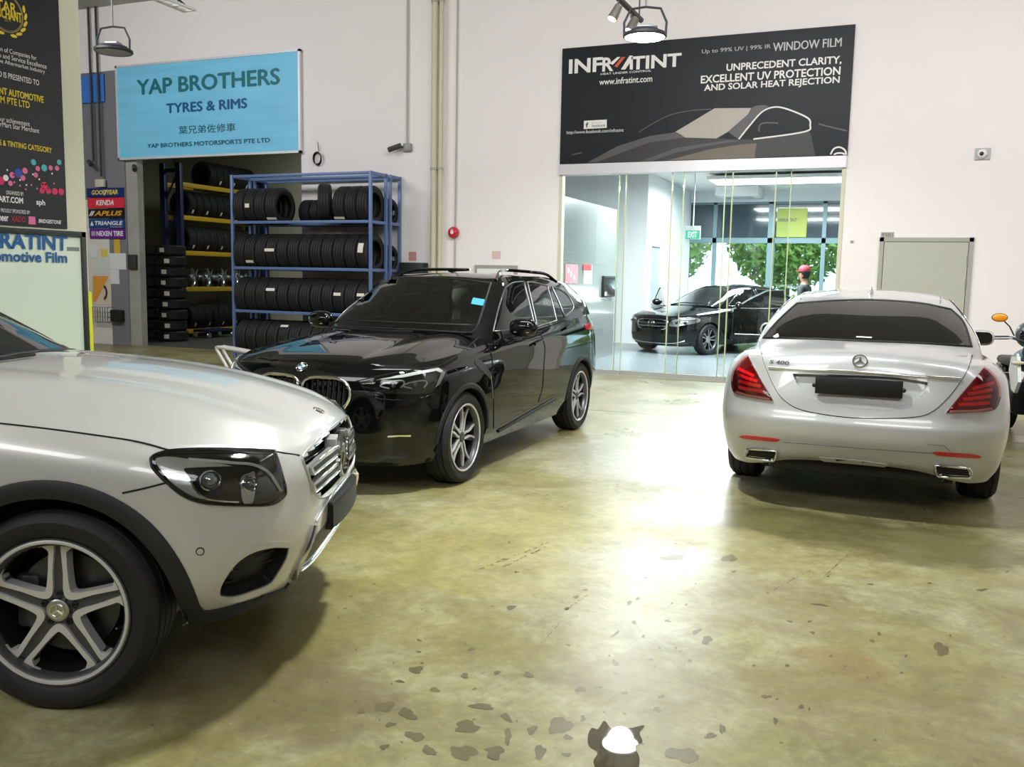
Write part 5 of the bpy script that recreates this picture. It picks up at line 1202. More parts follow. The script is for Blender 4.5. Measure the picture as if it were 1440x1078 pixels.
# spot rail beside the lit lamp
a = atZ(868, -4, 4.75); b = atZ(902, 29, 4.6); e = empty('spot_rail', b, 0, 'dark spotlight rail with two small spots beside the lit lamp', 'rail'); d = a-b; d2 = d*1.8
DK = P('rail_dark', (.07, .065, .065), .45, .2)
MB().tube([(0, 0, 0), d2], .035, 6).build('rail', DK, e)
for t, (dxx) in ((.42, .02), (.95, -.03)):
    c = d*t; pp = c+Vector((dxx, 0, -.17)); MB().tube([c, c+Vector((0, 0, -.08))], .014, 6).build('spot_arm', DK, e); MB().tube([pp+Vector((.03, .02, .09)), pp+Vector((-.03, -.03, -.06))], [.045, .06], 12).build('spot_head', P('spot_metal', (.22, .20, .18), .35, .5), e); MB().tube([pp+Vector((-.03, -.03, -.06)), pp+Vector((-.032, -.032, -.066))], .05, 12).build('spot_lens', P('spot_glow', (.9, .8, .65), .4, emit=(1, .85, .65), es=4.), e)
for t in (.1, 1.6): MB().tube([d*t, Vector((d.x*t, d.y*t, H-b.z))], .010, 6).build('hanger', DK, e)
# added fill panels (outside the frame, put in to brighten the hall)
for i, (p, en, tl_) in enumerate(FILL_LIGHTS):
    e = empty('fill_light_panel', (p[0], p[1]-.01*math.sin(tl_), p[2]+.01), 0, 'wide white fill light panel added under the hall ceiling', 'lamp', 'added hall fill panels'); e.rotation_euler = (tl_, 0, 0)
    bx('housing', (-2.7, -.8, .0), (2.7, .8, .06), WHITE, e)
    for xx in (-2.4, 2.4):
        up = Vector((0, math.sin(tl_), math.cos(tl_))); MB().tube([(xx, 0, .06), Vector((xx, 0, 0))+up*(H-p[2]-.012)], .012, 6).build('suspension', SATIN, e)
# ------------------------------------------------------------------ puddle and damp spots on the concrete
def zf(x, y): return (500+x/1.532, 640+y/1.532)
WET = P('wet_concrete', (.085, .075, .042), .02, 0, 0, .25, 9); DAMP = P('damp_concrete', (.145, .12, .055), .35, 0, 0, .45, 7)
pud = cr([(500, 608), (508, 588), (522, 590), (536, 572), (550, 588), (566, 582), (590, 588), (622, 582), (612, 598), (618, 618), (602, 628), (612, 655), (604, 700), (585, 735), (545, 720), (528, 690), (512, 662), (522, 640), (504, 628)], 4)
g = [atZ(*zf(*p), 0) for p in pud]; p2, tri, nb = fill2d([(q.x, q.y) for q in g], 1e3)
o = mobj('puddle', [(q.x, q.y, .0015) for q in p2], tri, WET, smooth=False); tag(o, 'small dark puddle on the concrete at the bottom edge, mirroring the lamp', 'puddle')
spots = [(440, 582, 26, 34, .9), (380, 592, 14, 14, 0), (397, 640, 14, 26, .4), (240, 585, 42, 16, 0), (272, 541, 32, 10, 0), (112, 557, 26, 16, .2), (62, 541, 36, 12, 0), (128, 605, 28, 14, 0), (158, 636, 18, 15, .3), (62, 628, 14, 8, 0), (232, 640, 38, 22, .3), (300, 640, 30, 18, 0), (325, 565, 18, 10, .4), (328, 605, 12, 22, 0), (484, 505, 14, 10, 0), (580, 512, 9, 5, 0), (650, 548, 12, 8, 0), (525, 500, 8, 4, 0), (560, 448, 12, 7, .5), (620, 390, 6, 4, 0), (580, 557, 6, 4, 0), (490, 567, 9, 8, 0), (457, 607, 12, 8, 0), (455, 645, 12, 7, 0), (705, 645, 44, 24, .1), (765, 604, 20, 7, 0), (790, 590, 8, 16, 0), (905, 572, 9, 8, 0), (885, 520, 14, 6, 0), (960, 542, 9, 6, .3), (930, 453, 6, 5, 0), (858, 453, 5, 4, 0), (936, 358, 8, 4, 0), (978, 358, 7, 3, 0), (985, 382, 7, 4, 0), (1128, 385, 7, 5, 0), (1113, 400, 9, 4, 0), (1110, 278, 8, 3, 0), (636, 440, 7, 4, 0), (645, 455, 4, 3, 0), (672, 357, 9, 4, 0), (735, 380, 18, 5, -.4), (757, 398, 16, 12, 0), (720, 443, 9, 4, 0), (684, 220, 38, 8, 0), (805, 222, 20, 12, 0), (690, 190, 6, 3, 0), (765, 80, 14, 5, 0), (565, 62, 5, 2, 0), (170, 505, 16, 6, 0), (130, 462, 26, 9, 0), (372, 473, 14, 9, 0), (235, 475, 13, 7, .2), (335, 328, 16, 6, 0), (495, 290, 7, 3, 0), (475, 305, 9, 4, 0), (455, 330, 8, 4, 0), (1262, 418, 24, 18, 0), (1000, 322, 30, 3, .1), (600, 360, 8, 5, 0), (305, 468, 12, 5, 0), (250, 418, 14, 4, 0), (95, 487, 14, 4, 0), (560, 385, 14, 4, -.6), (660, 520, 9, 6, 0), (12, 552, 14, 6, 0), (75, 580, 16, 7, 0), (1350, 290, 16, 4, 0), (1432, 222, 10, 3, 0), (590, 318, 10, 5, -.5), (690, 415, 5, 3, 0), (655, 415, 5, 3, 0), (700, 422, 4, 3, 0), (560, 470, 6, 3, 0)]
rnd = random.Random(11); v = []; f = []
def splat(cx, cy, rx, ry, rot, z=.0009):
    n = 16; loop = []; ph = [rnd.uniform(0, 6.3) for _ in range(3)]
    for k in range(n):
        a = 2*PI*k/n; r = 1+.22*math.sin(2*a+ph[0])+.16*math.sin(3*a+ph[1])+.12*math.sin(5*a+ph[2]); x = rx*r*math.cos(a); y = ry*r*math.sin(a)
        loop.append(zf(cx+x*math.cos(rot)-y*math.sin(rot), cy+x*math.sin(rot)+y*math.cos(rot)))
    i = len(v); v.extend([(q.x, q.y, z) for q in (atZ(*p, 0) for p in loop)]); f.append(tuple(range(i, i+n)))
for s_ in spots: splat(*[c*(.72 if k in (2, 3) else 1) for k, c in enumerate(s_)])
for (x0, y0, x1, y1) in ((255, 250, 330, 222), (300, 232, 420, 186), (318, 240, 412, 198), (500, 300, 448, 336), (440, 360, 390, 420), (900, 290, 985, 245), (1060, 215, 1010, 260)):
    for k in range(10):
        t = (k+rnd.uniform(0, .8))/10; splat(x0+(x1-x0)*t, y0+(y1-y0)*t+rnd.uniform(-2, 2), rnd.uniform(1.5, 5), rnd.uniform(.5, 1.2), math.atan2(y1-y0, x1-x0))
for k in range(70): splat(rnd.uniform(-440, 1430), rnd.uniform(180, 668), rnd.uniform(1.5, 5), rnd.uniform(1, 3), rnd.uniform(-.5, .5))
o = mobj('floor_stains', v, f, DAMP, smooth=False); o['kind'] = 'stuff'; tag(o, 'scattered dark damp spots and scuffs on the concrete floor', 'stains')
# ------------------------------------------------------------------ silver SUV in the left foreground
def Z(ox, oy, s): return lambda pts: [(ox+x/s, oy+y/s) for x, y in pts]
def band(pts, w, closed=False):
    """2D ribbon of width w about a polyline"""
    L = []; R_ = []; n = len(pts)
    for i, p in enumerate(pts):
        a = Vector(pts[max(0, i-1)]); b = Vector(pts[min(n-1, i+1)]); t = (b-a).normalized(); ww = w if not isinstance(w, (list, tuple)) else w[i]
        L.append((p[0]-t.y*ww/2, p[1]+t.x*ww/2)); R_.append((p[0]+t.y*ww/2, p[1]-t.x*ww/2))
    return L+R_[::-1]
z7 = Z(200, 600, 6.545); z4 = Z(300, 480, 5.132); z6 = Z(400, 560, 3.593); z2 = Z(0, 680, 2.708); z1 = Z(0, 380, 2.763)
bb = G.bvh_body
def both(name, poly, mat, off, thick, h=2., view='pix', par=None, bvh=bb, car=G, **k):
    a = car.patch(name, view, poly, mat, off, thick, h, mirror=(par[1] if par else True), parent=(par[0] if par else None), bvh=bvh, **k); return a
hl = both('headlight', cr(z7([(90, 290), (85, 325), (110, 390), (230, 510), (370, 620), (520, 680), (700, 705), (1000, 715), (1180, 708), (1275, 655), (1310, 585), (1270, 420), (1215, 230), (1215, 230), (900, 220), (600, 215), (300, 225), (150, 255)]), 5), GLOSSBK, .004, .012, 3.)
both('chrome_reflector', cr(z7([(122, 322), (200, 290), (360, 300), (500, 322), (680, 345), (820, 372), (820, 372), (560, 380), (400, 388), (385, 405), (430, 470), (490, 570), (570, 652), (480, 640), (350, 570), (230, 470)]), 4), P('bright_reflector', (.80, .80, .82), .22, .75), .009, .004, 2., par=hl)
both('light_guide', band(cr(z7([(420, 312), (650, 330), (830, 345), (980, 355), (1080, 385), (1160, 440), (1215, 520), (1262, 592)]), 4, False), 3.6), P('light_guide', (.72, .72, .68), .25, .2), .011, .004, 2., par=hl)
both('chrome_sill', band(cr(z7([(440, 500), (500, 590), (580, 655), (720, 680), (880, 690)]), 4, False), 2.2), CHROME, .011, .004, 2., par=hl)
both('inner_reflector', cr(z7([(900, 480), (980, 430), (1030, 440), (1010, 690), (920, 690)]), 4), SATIN, .008, .003, 2., par=hl)
both('inner_panel', cr(z7([(720, 470), (850, 460), (900, 690), (780, 690)]), 4), P('amber_reflect', (.05, .03, .02), .2, .4), .008, .003, 2., par=hl)
both('light_tick', band(z7([(1075, 330), (1190, 265)]), 1.8), WHITE, .011, .003, 3., par=hl)
for pa, px_, r in ((hl, (294.5, 676), .030), (hl, (349, 680), .024)):
    q, n = G.hit('pix', px_, bb)
    for sg, o in ((1, pa[0]), (-1, pa[1])):
        c = Vector((q.x, q.y*sg, q.z)); nn = Vector((n.x, n.y*sg, n.z)); MB().ball(c+nn*.004, r, 18, 12).build('projector_lens', P('lens_glass', (.20, .21, .22), .03, .6, 1), o); MB().tube([c+(Matrix.Rotation(a, 3, nn) @ nn.orthogonal().normalized())*(r*1.12)+nn*.012 for a in [2*PI*k/24 for k in range(24)]], .004, 6, True).build('lens_ring', CHROME, o)
both('lens_cover', cr(z7([(100, 292), (95, 325), (120, 385), (238, 502), (375, 610), (522, 668), (700, 693), (1000, 703), (1175, 698), (1262, 650), (1296, 585), (1258, 425), (1206, 242), (1206, 242), (900, 232), (600, 227), (300, 237), (155, 265)]), 5), CLEAR, .020, .008, 4., par=hl, dome=.010)
G.line('headlight_seal', 'pix', cr(z7([(90, 290), (85, 325), (110, 390), (230, 510), (370, 620), (520, 680), (700, 705), (1000, 715), (1180, 708), (1275, 655), (1310, 585), (1270, 420), (1215, 230), (1215, 230), (900, 220), (600, 215), (300, 225), (150, 255)]), 5), .007, BLACKPL, .004, True, True, bb, parent=None)
# shut lines
G.line('bonnet_gap', 'pix', cr([(-60, 589), (0, 595.3), (60, 602), (119.4, 609.8), (191.8, 620.7), (238.9, 633.3)], 5, False), .0045, GAP, 0, False, True)
G.line('bonnet_gap', 'pix', [(385, 634.5), (400, 637), (421, 640)], .004, GAP, 0, False, True)
G.line('bumper_gap', 'pix', cr([(172, 693), (200, 687), (233.4, 678.6)], 5, False), .0035, GAP, 0, False, True)
# wheel arch cladding and lower trim
G.arch_trim(CLAD, .060, .014, -.08, PI+.08)
both('lower_trim', cr(z2([(700, 440), (712, 500), (716, 530), (716, 530), (800, 520), (900, 492), (1040, 452), (1108, 408), (1100, 388), (960, 440), (800, 480), (765, 466), (740, 430), (725, 400)]), 4), CLAD, .010, .02, 3.)
for sg in (1, -1): MB().box((-.60, sg*.84, .27), (-2.35, sg*.885, .36), .015).build('sill_cladding', CLAD, G.root)
# side vent in the bumper
vent = z2([(838, 415), (850, 375), (900, 305), (965, 262), (1040, 244), (1096, 244), (1096, 244), (1085, 285), (1045, 352), (1020, 380), (960, 405), (895, 425), (850, 425)])
vp = cr(vent, 4); G.cut('body', 'pix', vp, True, -3.)
vo = both('bumper_vent', inset(ccw(vp), -.5), BLACKPL, -.045, -.05, 3.)
both('vent_bezel', inset(ccw(vp), -9), SILVER, .004, .006, 4., hole=inset(ccw(vp), -.3)); G.line('vent_rim', 'pix', inset(ccw(vp), -.3), .004, BLACKPL, -.002, True, True, bb)
for k in range(4):
    t = k/3; a = (316+t*60, 828-t*12); b = (345+t*48, 786-t*12)
for yy in (790, 805, 820): G.line('vent_slat', 'pix', [(322, yy+8), (395, yy-12)], .004, CLAD, -.035, False, True, bb)
q, n = G.hit('pix', (281.4, 774.9), bb)
for sg in (1, -1):
    c = Vector((q.x, q.y*sg, q.z)); nn = Vector((n.x, n.y*sg, n.z)); u = nn.orthogonal().normalized(); w = nn.cross(u)
    s_ = MB().prism([(.011*math.cos(2*PI*k/16), .011*math.sin(2*PI*k/16)) for k in range(16)], (c, u, w, nn), -.004, .003).build('parking_sensor', SILVER, G.root); MB().tube([c+nn*.001+u*(.013*math.cos(2*PI*k/18))+w*(.013*math.sin(2*PI*k/18)) for k in range(18)], .0018, 5, True).build('sensor_ring', GAP, s_)
# grille
gp = cr(z6([(75, 290), (80, 262), (130, 225), (250, 142), (285, 108), (285, 108), (300, 190), (312, 280), (317, 390), (302, 438), (240, 482), (175, 510), (142, 503), (108, 440), (85, 350)]), 4)
gc = cr([(x*1.13, z) for x, z in [(.0, .885), (.15, .88), (.30, .865), (.40, .848), (.435, .825), (.425, .77), (.40, .70), (.35, .655), (.25, .635), (0, .63), (-.25, .635), (-.35, .655), (-.40, .70), (-.425, .77), (-.435, .825), (-.40, .848), (-.30, .865), (-.15, .88)]], 4)
G.cut('body', 'F', gc, False, .012)
gr = G.patch('grille', 'F', inset(ccw(gc), -.004), BLACKPL, -.05, -.055, .03, bvh=bb)[0]
G.line('grille_surround', 'F', gc, .007, SILVER, 0, True, False, bb, parent=gr, step=.03)
for k in range(7):
    z_ = .665+k*.036; wv_ = .44 if z_ > .72 else .40
    G.line('grille_mesh_bar', 'F', [(-wv_*.97+i*wv_*.97/6, z_) for i in range(13)], .004, GLOSSBK, -.035, False, False, bb, parent=gr)
for (za, zb_, sl) in ((.805, .765, .022), (.735, .695, .016)):
    for sg in (1, -1):
        up_ = [(sg*.075, za), (sg*.16, za+.008), (sg*.33, za+.004), (sg*.465, za-.012)]; lo_ = [(sg*.455, zb_-.008), (sg*.33, zb_), (sg*.16, zb_), (sg*.075, zb_+.004)]
        lv_ = G.patch('louvre', 'F', up_+lo_, SILVER, .012, .03, .02, bvh=bb, parent=gr)[0]
        G.patch('louvre_slot', 'F', [(sg*.11, za-.010), (sg*.30, za-.009), (sg*.445, za-.020), (sg*.438, zb_+.004), (sg*.30, zb_+.012), (sg*.11, zb_+.012)], BLACKPL, .014, .004, .02, bvh=bb, parent=lv_)
        G.line('louvre_edge', 'F', up_, .003, CHROME, .014, False, False, bb, parent=lv_); G.line('louvre_edge', 'F', lo_, .003, CHROME, .014, False, False, bb, parent=lv_)
q, n = G.hit('F', (0, .755), bb)
fr_s = (q+Vector((.010, 0, 0)), (0, 1, 0), (0, 0, 1), (1, 0, 0))
MB().prism([(.105*math.cos(2*PI*k/40), .105*math.sin(2*PI*k/40)) for k in range(40)], fr_s, -.05, -.004).build('star_backing', GLOSSBK, gr); star_emblem(.105, fr_s, -.004, .014).build('star_emblem', CHROME, gr, smooth=False)
for sg in (1, -1):
    MB().prism(ccw([(sg*.10, -.05), (sg*.10, .06), (sg*.085, .10), (sg*.13, .085), (sg*.135, -.06), (sg*.09, -.08)]), fr_s, -.05, -.002).build('star_cradle', SILVER, gr)
# bonnet roundel
q, n = G.hit('pix', (448, 577)); u = n.orthogonal().normalized(); w = n.cross(u); MB().prism([(.026*math.cos(2*PI*k/24), .026*math.sin(2*PI*k/24)) for k in range(24)], (q, u, w, n), -.003, .003).build('bonnet_badge', SATIN, G.root); MB().tube([q+n*.003+u*(.024*math.cos(2*PI*k/24))+w*(.024*math.sin(2*PI*k/24)) for k in range(24)], .003, 6, True).build('badge_ring', CHROME, G.root)
# number plate holder, blacked-out plate, chrome skid strips, lower intake
pl = []
for k in range(9): y = -.275+k*.55/8; pl.append((.855-.26*y*y, y))
MB().prism(ccw(pl+[(.80, .275), (.80, -.275)]), ((0, 0, 0), (1, 0, 0), (0, 1, 0), (0, 0, 1)), .488, .60).build('plate_holder', BLACKPL, G.root)
MB().prism(ccw([(x+.006, y) for x, y in pl]+[(x-.004, y) for x, y in pl[::-1]]), ((0, 0, 0), (1, 0, 0), (0, 1, 0), (0, 0, 1)), .495, .592).build('number_plate', PLATE, G.root)
G.patch('lower_intake', 'F', cr([(-.42, .50), (-.46, .46), (-.44, .405), (-.30, .385), (0, .38), (.30, .385), (.44, .405), (.46, .46), (.42, .50), (.30, .515), (0, .52), (-.30, .515)], 4), BLACKPL, .004, .01, .03, bvh=bb)
for (p, r) in (([(-.47, .56), (-.505, .47), (-.50, .40), (-.46, .345)], .016), ([(-.44, .375), (-.25, .352), (0, .348), (.25, .352), (.44, .375)], .014), ([(-.45, .57), (-.30, .62), (0, .628), (.30, .62), (.45, .57)], .007)):
    G.line('chrome_skid_strip', 'F', cr(p, 5, False), r, CHROME, .006, False, p[0][0] != -p[-1][0], bb, step=.03, flat=.6)
# glazing
G.window('windscreen', 'F', cr([(-.70, 1.105), (-.45, 1.15), (0, 1.168), (.45, 1.15), (.70, 1.105), (.70, 1.105), (.62, 1.30), (.52, 1.515), (.52, 1.515), (.25, 1.545), (0, 1.55), (-.25, 1.545), (-.52, 1.515), (-.52, 1.515), (-.62, 1.30), (-.70, 1.105)], 3), WSHIELD, frit=.02)
for w_ in ([(-.95, 1.13), (-1.25, 1.34), (-1.55, 1.50), (-1.85, 1.53), (-1.85, 1.13)], [(-1.93, 1.13), (-1.93, 1.53), (-2.55, 1.53), (-2.72, 1.15)], [(-2.82, 1.16), (-2.66, 1.52), (-3.15, 1.46), (-3.36, 1.24), (-3.30, 1.19)]):
    G.window('side_window', 'L', w_, TINT, mirror=True)
G.window('rear_window', 'B', [(-.62, 1.18), (.62, 1.18), (.52, 1.48), (-.52, 1.48)], TINT)
hs = [G.hit('pix', p) for p in ((48, 503), (20, 507), (-20, 512), (-60, 517))]; MB().tube([a+n*.014 for a, n in hs], .007, 6, flat=1.6).build('wiper', BLACKPL, G.root)
for pts in (([(-.58, .38), (-.62, .0), (-.66, -.38)]),): pass
door = [(-.72, .42), (-.70, .75), (-.78, 1.05), (-1.85, 1.08), (-1.90, .70), (-1.88, .42)]
for d_ in (door, [(-1.94, .42), (-1.95, .70), (-1.90, 1.08), (-2.72, 1.12), (-2.80, .95), (-2.45, .70), (-2.38, .42)]):
    G.patch('door', 'L', d_, SILVER, .004, .01, .08, mirror=True, bvh=bb); G.line('door_gap', 'L', d_, .005, GAP, .0, True, True, bb, step=.05)
for x in (-1.65, -2.55): MB().tube([(x-.11, .955, .93), (x-.08, .985, .935), (x+.08, .985, .94), (x+.11, .955, .94)], .014, 8).build('door_handle', CHROME, G.root); MB().tube([(x-.11, -.955, .93), (x-.08, -.985, .935), (x+.08, -.985, .94), (x+.11, -.955, .94)], .014, 8).build('door_handle', CHROME, G.root)
G.patch('tail_lamp', 'B', [(.50, .86), (.85, .84), (.88, .97), (.55, 1.0)], REDL, .006, .01, .06, mirror=True)
for sg in (1, -1): mirror_housing(G, -1.12, sg*1.02, 1.12, SILVER, (-1.08, sg*.85, 1.06))
for sg in (1, -1): wheel(G, 0, sg*.815, .36, .36, .258, .235, 'glc', spin=.02, steer=.0); wheel(G, -2.873, sg*.815, .36, .36, .258, .235, 'glc', spin=.3)
G.finish(); G.liner(); G.floorpan(.3, -3.4, .60, .24); G.tub(-.64, -3.5, .80, .30, 1.10, 1.06); G.interior(-.62, 1.12, [(-1.55, (-.36, .36), .25), (-2.45, (-.40, .40), .36)])
# ------------------------------------------------------------------ black SUV
zX = Z(300, 360, 2.618); zW = Z(580, 480, 5.132); zK = z4; zD = Z(660, 370, 7.185); bx1 = X1.bvh_body
def xb(name, poly, mat, off, thick, h=2., par=None, mirror=True, **k):
    return X1.patch(name, 'pix', poly, mat, off, thick, h, mirror=(par[1] if par else mirror), parent=(par[0] if par else None), bvh=bx1, **k)
# headlights
ho = cr(zX([(540, 465), (540, 465), (700, 432), (830, 411), (830, 411), (853, 428), (828, 480), (792, 503), (700, 507), (610, 504), (560, 493)]), 4)
hx = xb('headlight', ho, GLOSSBK, .004, .012, 3.)
xb('daytime_light', zX([(600, 457), (700, 436), (825, 412), (851, 428), (830, 470), (812, 484), (836, 432), (818, 423), (700, 447)]), P('drl_white', (.72, .72, .68), .25), .011, .004, 2., par=hx)
for off_ in (0, 82):
    xb('light_ring', band(cr(zX([(648+off_, 487), (615+off_, 478), (640+off_, 466), (690+off_, 458), (702+off_, 468), (690+off_, 484)]), 4, False), 1.9), P('drl_grey', (.50, .51, .52), .25, .3), .010, .003, 2., par=hx)
    q, n = X1.hit('pix', (300+(662+off_)/2.618, 360+474/2.618), bx1)
    for sg, o in ((1, hx[0]), (-1, hx[1])): MB().ball(Vector((q.x, q.y*sg, q.z)), .022, 14, 8).build('projector_lens', P('lens_glass', (.20, .21, .22), .03, .6, 1), o)
xb('lens_cover', ho, CLEAR, .018, .010, 4., par=hx, dome=.008)
# kidney grille
ko = cr(zK([(642, 330), (648, 295), (664, 275), (700, 260), (780, 256), (890, 266), (950, 290), (985, 345), (988, 405), (955, 470), (880, 560), (780, 580), (680, 560), (645, 450)]), 4)
X1.cut('body', 'pix', ko, True, 1.)
kg = xb('kidney_grille', inset(ccw(ko), -.4), GLOSSBK, -.04, -.045, 4.)
X1.line('chrome_surround', 'pix', inset(ccw(ko), .6), .013, CHROME, .004, True, kg[1], bx1, parent=kg[0])
for k in range(8):
    x = 431+k*7.6; X1.line('slat', 'pix', [(x, 532.5+(k == 0)*5), (x-1, 548), (x-3, 566), (x-6, 586)], .008, P('slat_black', (.02, .02, .024), .2, .3), -.012, False, kg[1], bx1, parent=kg[0])
# roundel
q, n = X1.hit('pix', (424.5, 516)); u = Vector((0, 1, 0)); u = (u-n*u.dot(n)).normalized(); w = n.cross(u); fr_ = (q, u, w, n)
rd = MB().prism([(.041*math.cos(2*PI*k/32), .041*math.sin(2*PI*k/32)) for k in range(32)], fr_, -.004, .004).build('roundel', P('roundel_black', (.01, .01, .012), .3), X1.root)
MB().tube([q+n*.004+u*(.040*math.cos(2*PI*k/32))+w*(.040*math.sin(2*PI*k/32)) for k in range(32)], .003, 6, True).build('roundel_ring', CHROME, rd); MB().tube([q+n*.005+u*(.025*math.cos(2*PI*k/28))+w*(.025*math.sin(2*PI*k/28)) for k in range(28)], .002, 6, True).build('roundel_ring', CHROME, rd)
for k in range(4): MB().prism([(0, 0)]+[(.024*math.cos(PI/2*(k+i/6)), .024*math.sin(PI/2*(k+i/6))) for i in range(7)], fr_, .004, .0055).build('roundel_quarter', (WHITE, P('roundel_blue', (.03, .20, .55), .3))[k % 2], rd, smooth=False)
for (s_, x0, x1_) in (('B', -.0345, -.0285), ('M', -.004, .004), ('W', .0285, .0355)): text(rd, s_, (x0, .028 if s_ == 'M' else .006, x1_, .0345 if s_ == 'M' else .014), (q, u, w, n), WHITE, d=.005)
# bumper openings
cx_ = cr([(486, 592), (512, 583), (540, 590), (552, 606), (548, 640), (520, 652), (492, 648)], 4)
xb('side_intake', cx_, GLOSSBK, .002, .01, 4.); xb('fog_strip', band([(545, 613), (561, 612), (577, 612)], 2.4), CHROME, .012, .006, 3.)
xb('lower_intake', [(430, 640), (480, 652), (492, 660), (440, 672), (400, 664)], BLACKPL, .002, .01, 5.)
X1.line('bumper_crease', 'pix', cr([(512, 556), (548, 562), (590, 560), (618, 548)], 4, False), .004, BLACKP, .003, False, True, bx1)
bx('number_plate', (.845, -.26, .42), (.858, .26, .53), PLATE, X1.root)
# bonnet gap and front edge
X1.line('bonnet_gap', 'pix', cr([(500, 536), (545, 526), (585, 519), (617, 514), (645, 498), (664, 482), (676, 471)], 4, False), .004, GAP, 0, False, True)
# doors
for poly in (cr([(688, 476), (692, 505), (694, 540), (694, 602), (694, 602), (724, 585), (755, 567), (755, 567), (761, 543), (763, 500), (763, 487), (757, 467), (757, 467), (722, 470)], 3), cr([(766, 487), (765, 510), (763, 543), (757, 565), (757, 565), (789, 549), (789, 549), (790, 526), (795, 508), (802, 492), (804, 472), (800, 451), (800, 451), (778, 458), (759, 466), (759, 466)], 3)):
    xb('door', poly, BLACKP, .005, .012, 4.); X1.line('door_gap', 'pix', poly, .005, GAP, .0, True, True, bx1)
for (a, b) in (((748, 484.5), (760, 478)), ((792, 463), (800, 458.5))):
    X1.line('door_handle', 'pix', [a, ((a[0]+b[0])/2, (a[1]+b[1])/2), b], .013, BLACKP, .026, False, True, bx1, n=8)
X1.line('side_skirt_trim', 'pix', [(700, 606), (740, 583), (780, 560)], .014, BLACKPL, .004, False, True, bx1)
xb('fender_vent', cr([(667, 509), (674, 505), (684, 516), (691, 527), (690, 533), (684, 527), (676, 520)], 3), P('vent_satin', (.06, .06, .065), .3, .6), .004, .006, 2.)
X1.line('fender_strip', 'pix', [(690, 528), (692, 545), (693, 560)], .003, SATIN, .003, False, True, bx1)
X1.arch_trim(BLACKPL, .035, .010, .02, PI-.02)
# glazing
X1.window('windscreen', 'pix', cr([(540, 391.5), (540, 391.5), (568, 390), (596, 390), (645, 392.5), (690, 398), (690, 398), (681, 428), (671, 459), (663, 468.5), (663, 468.5), (615, 465.5), (566, 463), (510, 460.5), (466, 459.5), (466, 459.5), (500, 427)], 3), WSHIELD, frit=1.6)
for poly in (cr([(693, 466), (693, 466), (699, 440), (708, 410), (714, 402), (722, 397.5), (736, 396), (736, 396), (744, 428), (751.5, 459.5), (751.5, 459.5), (722, 464)], 3), cr([(741, 396.5), (741, 396.5), (756, 398.5), (769, 402), (769, 402), (776, 426), (782, 450.5), (782, 450.5), (768, 455), (755, 459.5), (755, 459.5), (748, 428)], 3), cr([(775.5, 403.5), (775.5, 403.5), (785, 406.5), (794, 412), (801, 420), (806, 431), (802, 438.5), (793.5, 445), (793.5, 445), (785, 424)], 3)):
    X1.window('side_window', 'pix', poly, TINT, mirror=True, frit=1.0, trim=SATIN, trim_r=.005)
X1.window('rear_window', 'B', [(-.60, 1.14), (.60, 1.14), (.50, 1.42), (-.50, 1.42)], TINT)
X1.patch('windscreen_sticker', 'pix', [(665.5, 419), (683, 422), (680, 430.5), (662.5, 427.5)], P('sticker_blue', (.08, .42, .80), .4), .006, .002, 3., bvh=X1.bvh_cabin)
hs = [X1.hit('pix', p) for p in ((478, 463), (510, 465), (545, 467), (580, 468))]; MB().tube([a+n*.012 for a, n in hs], .007, 6).build('wiper', BLACKPL, X1.root)
hs = [X1.hit('pix', p) for p in ((575, 465), (610, 467), (650, 469.5), (664, 469))]; MB().tube([a+n*.014 for a, n in hs], .007, 6).build('wiper', BLACKPL, X1.root)
# roof rails
hs = [X1.hit('pix', p) for p in ((697, 394), (703, 387), (712, 383), (730, 382.5), (750, 385), (768, 390), (783, 397))]
rr_ = [a+Vector((0, .0, .0 if i in (0, 6) else .035)) for i, (a, n) in enumerate(hs)]
for sg in (1, -1): MB().tube(cr([(q.x, q.y*sg, q.z) for q in rr_], 4, False), .015, 8).build('roof_rail', BLACKP, X1.root)
xb('tail_lamp', [(822, 456), (830, 453), (833, 458), (832.5, 464), (824, 463)], REDL, .006, .006, 2.)
for sg in (1, -1):
    g = mirror_housing(X1, -.86, sg*.985, 1.125, BLACKP, (-.80, sg*.82, 1.06), .92); MB().tube([(-.80, sg*.93, 1.09), (-.805, sg*1.06, 1.09)], .006, 6).build('indicator_strip', CHROME, g)
for sg in (1, -1): wheel(X1, 0, sg*.788, .342, .342, .252, .225, 'x1', spin=.25); wheel(X1, -2.67, sg*.788, .342, .342, .252, .225, 'x1', spin=.1)
X1.finish(); X1.liner(); X1.floorpan(.4, -3.2, .60, .20); X1.tub(-.60, -3.3, .79, .26, 1.02, 1.02); X1.interior(-.62, 1.05, [(-1.50, (-.36, .36), .25), (-2.35, (-.38, .38), .34)])
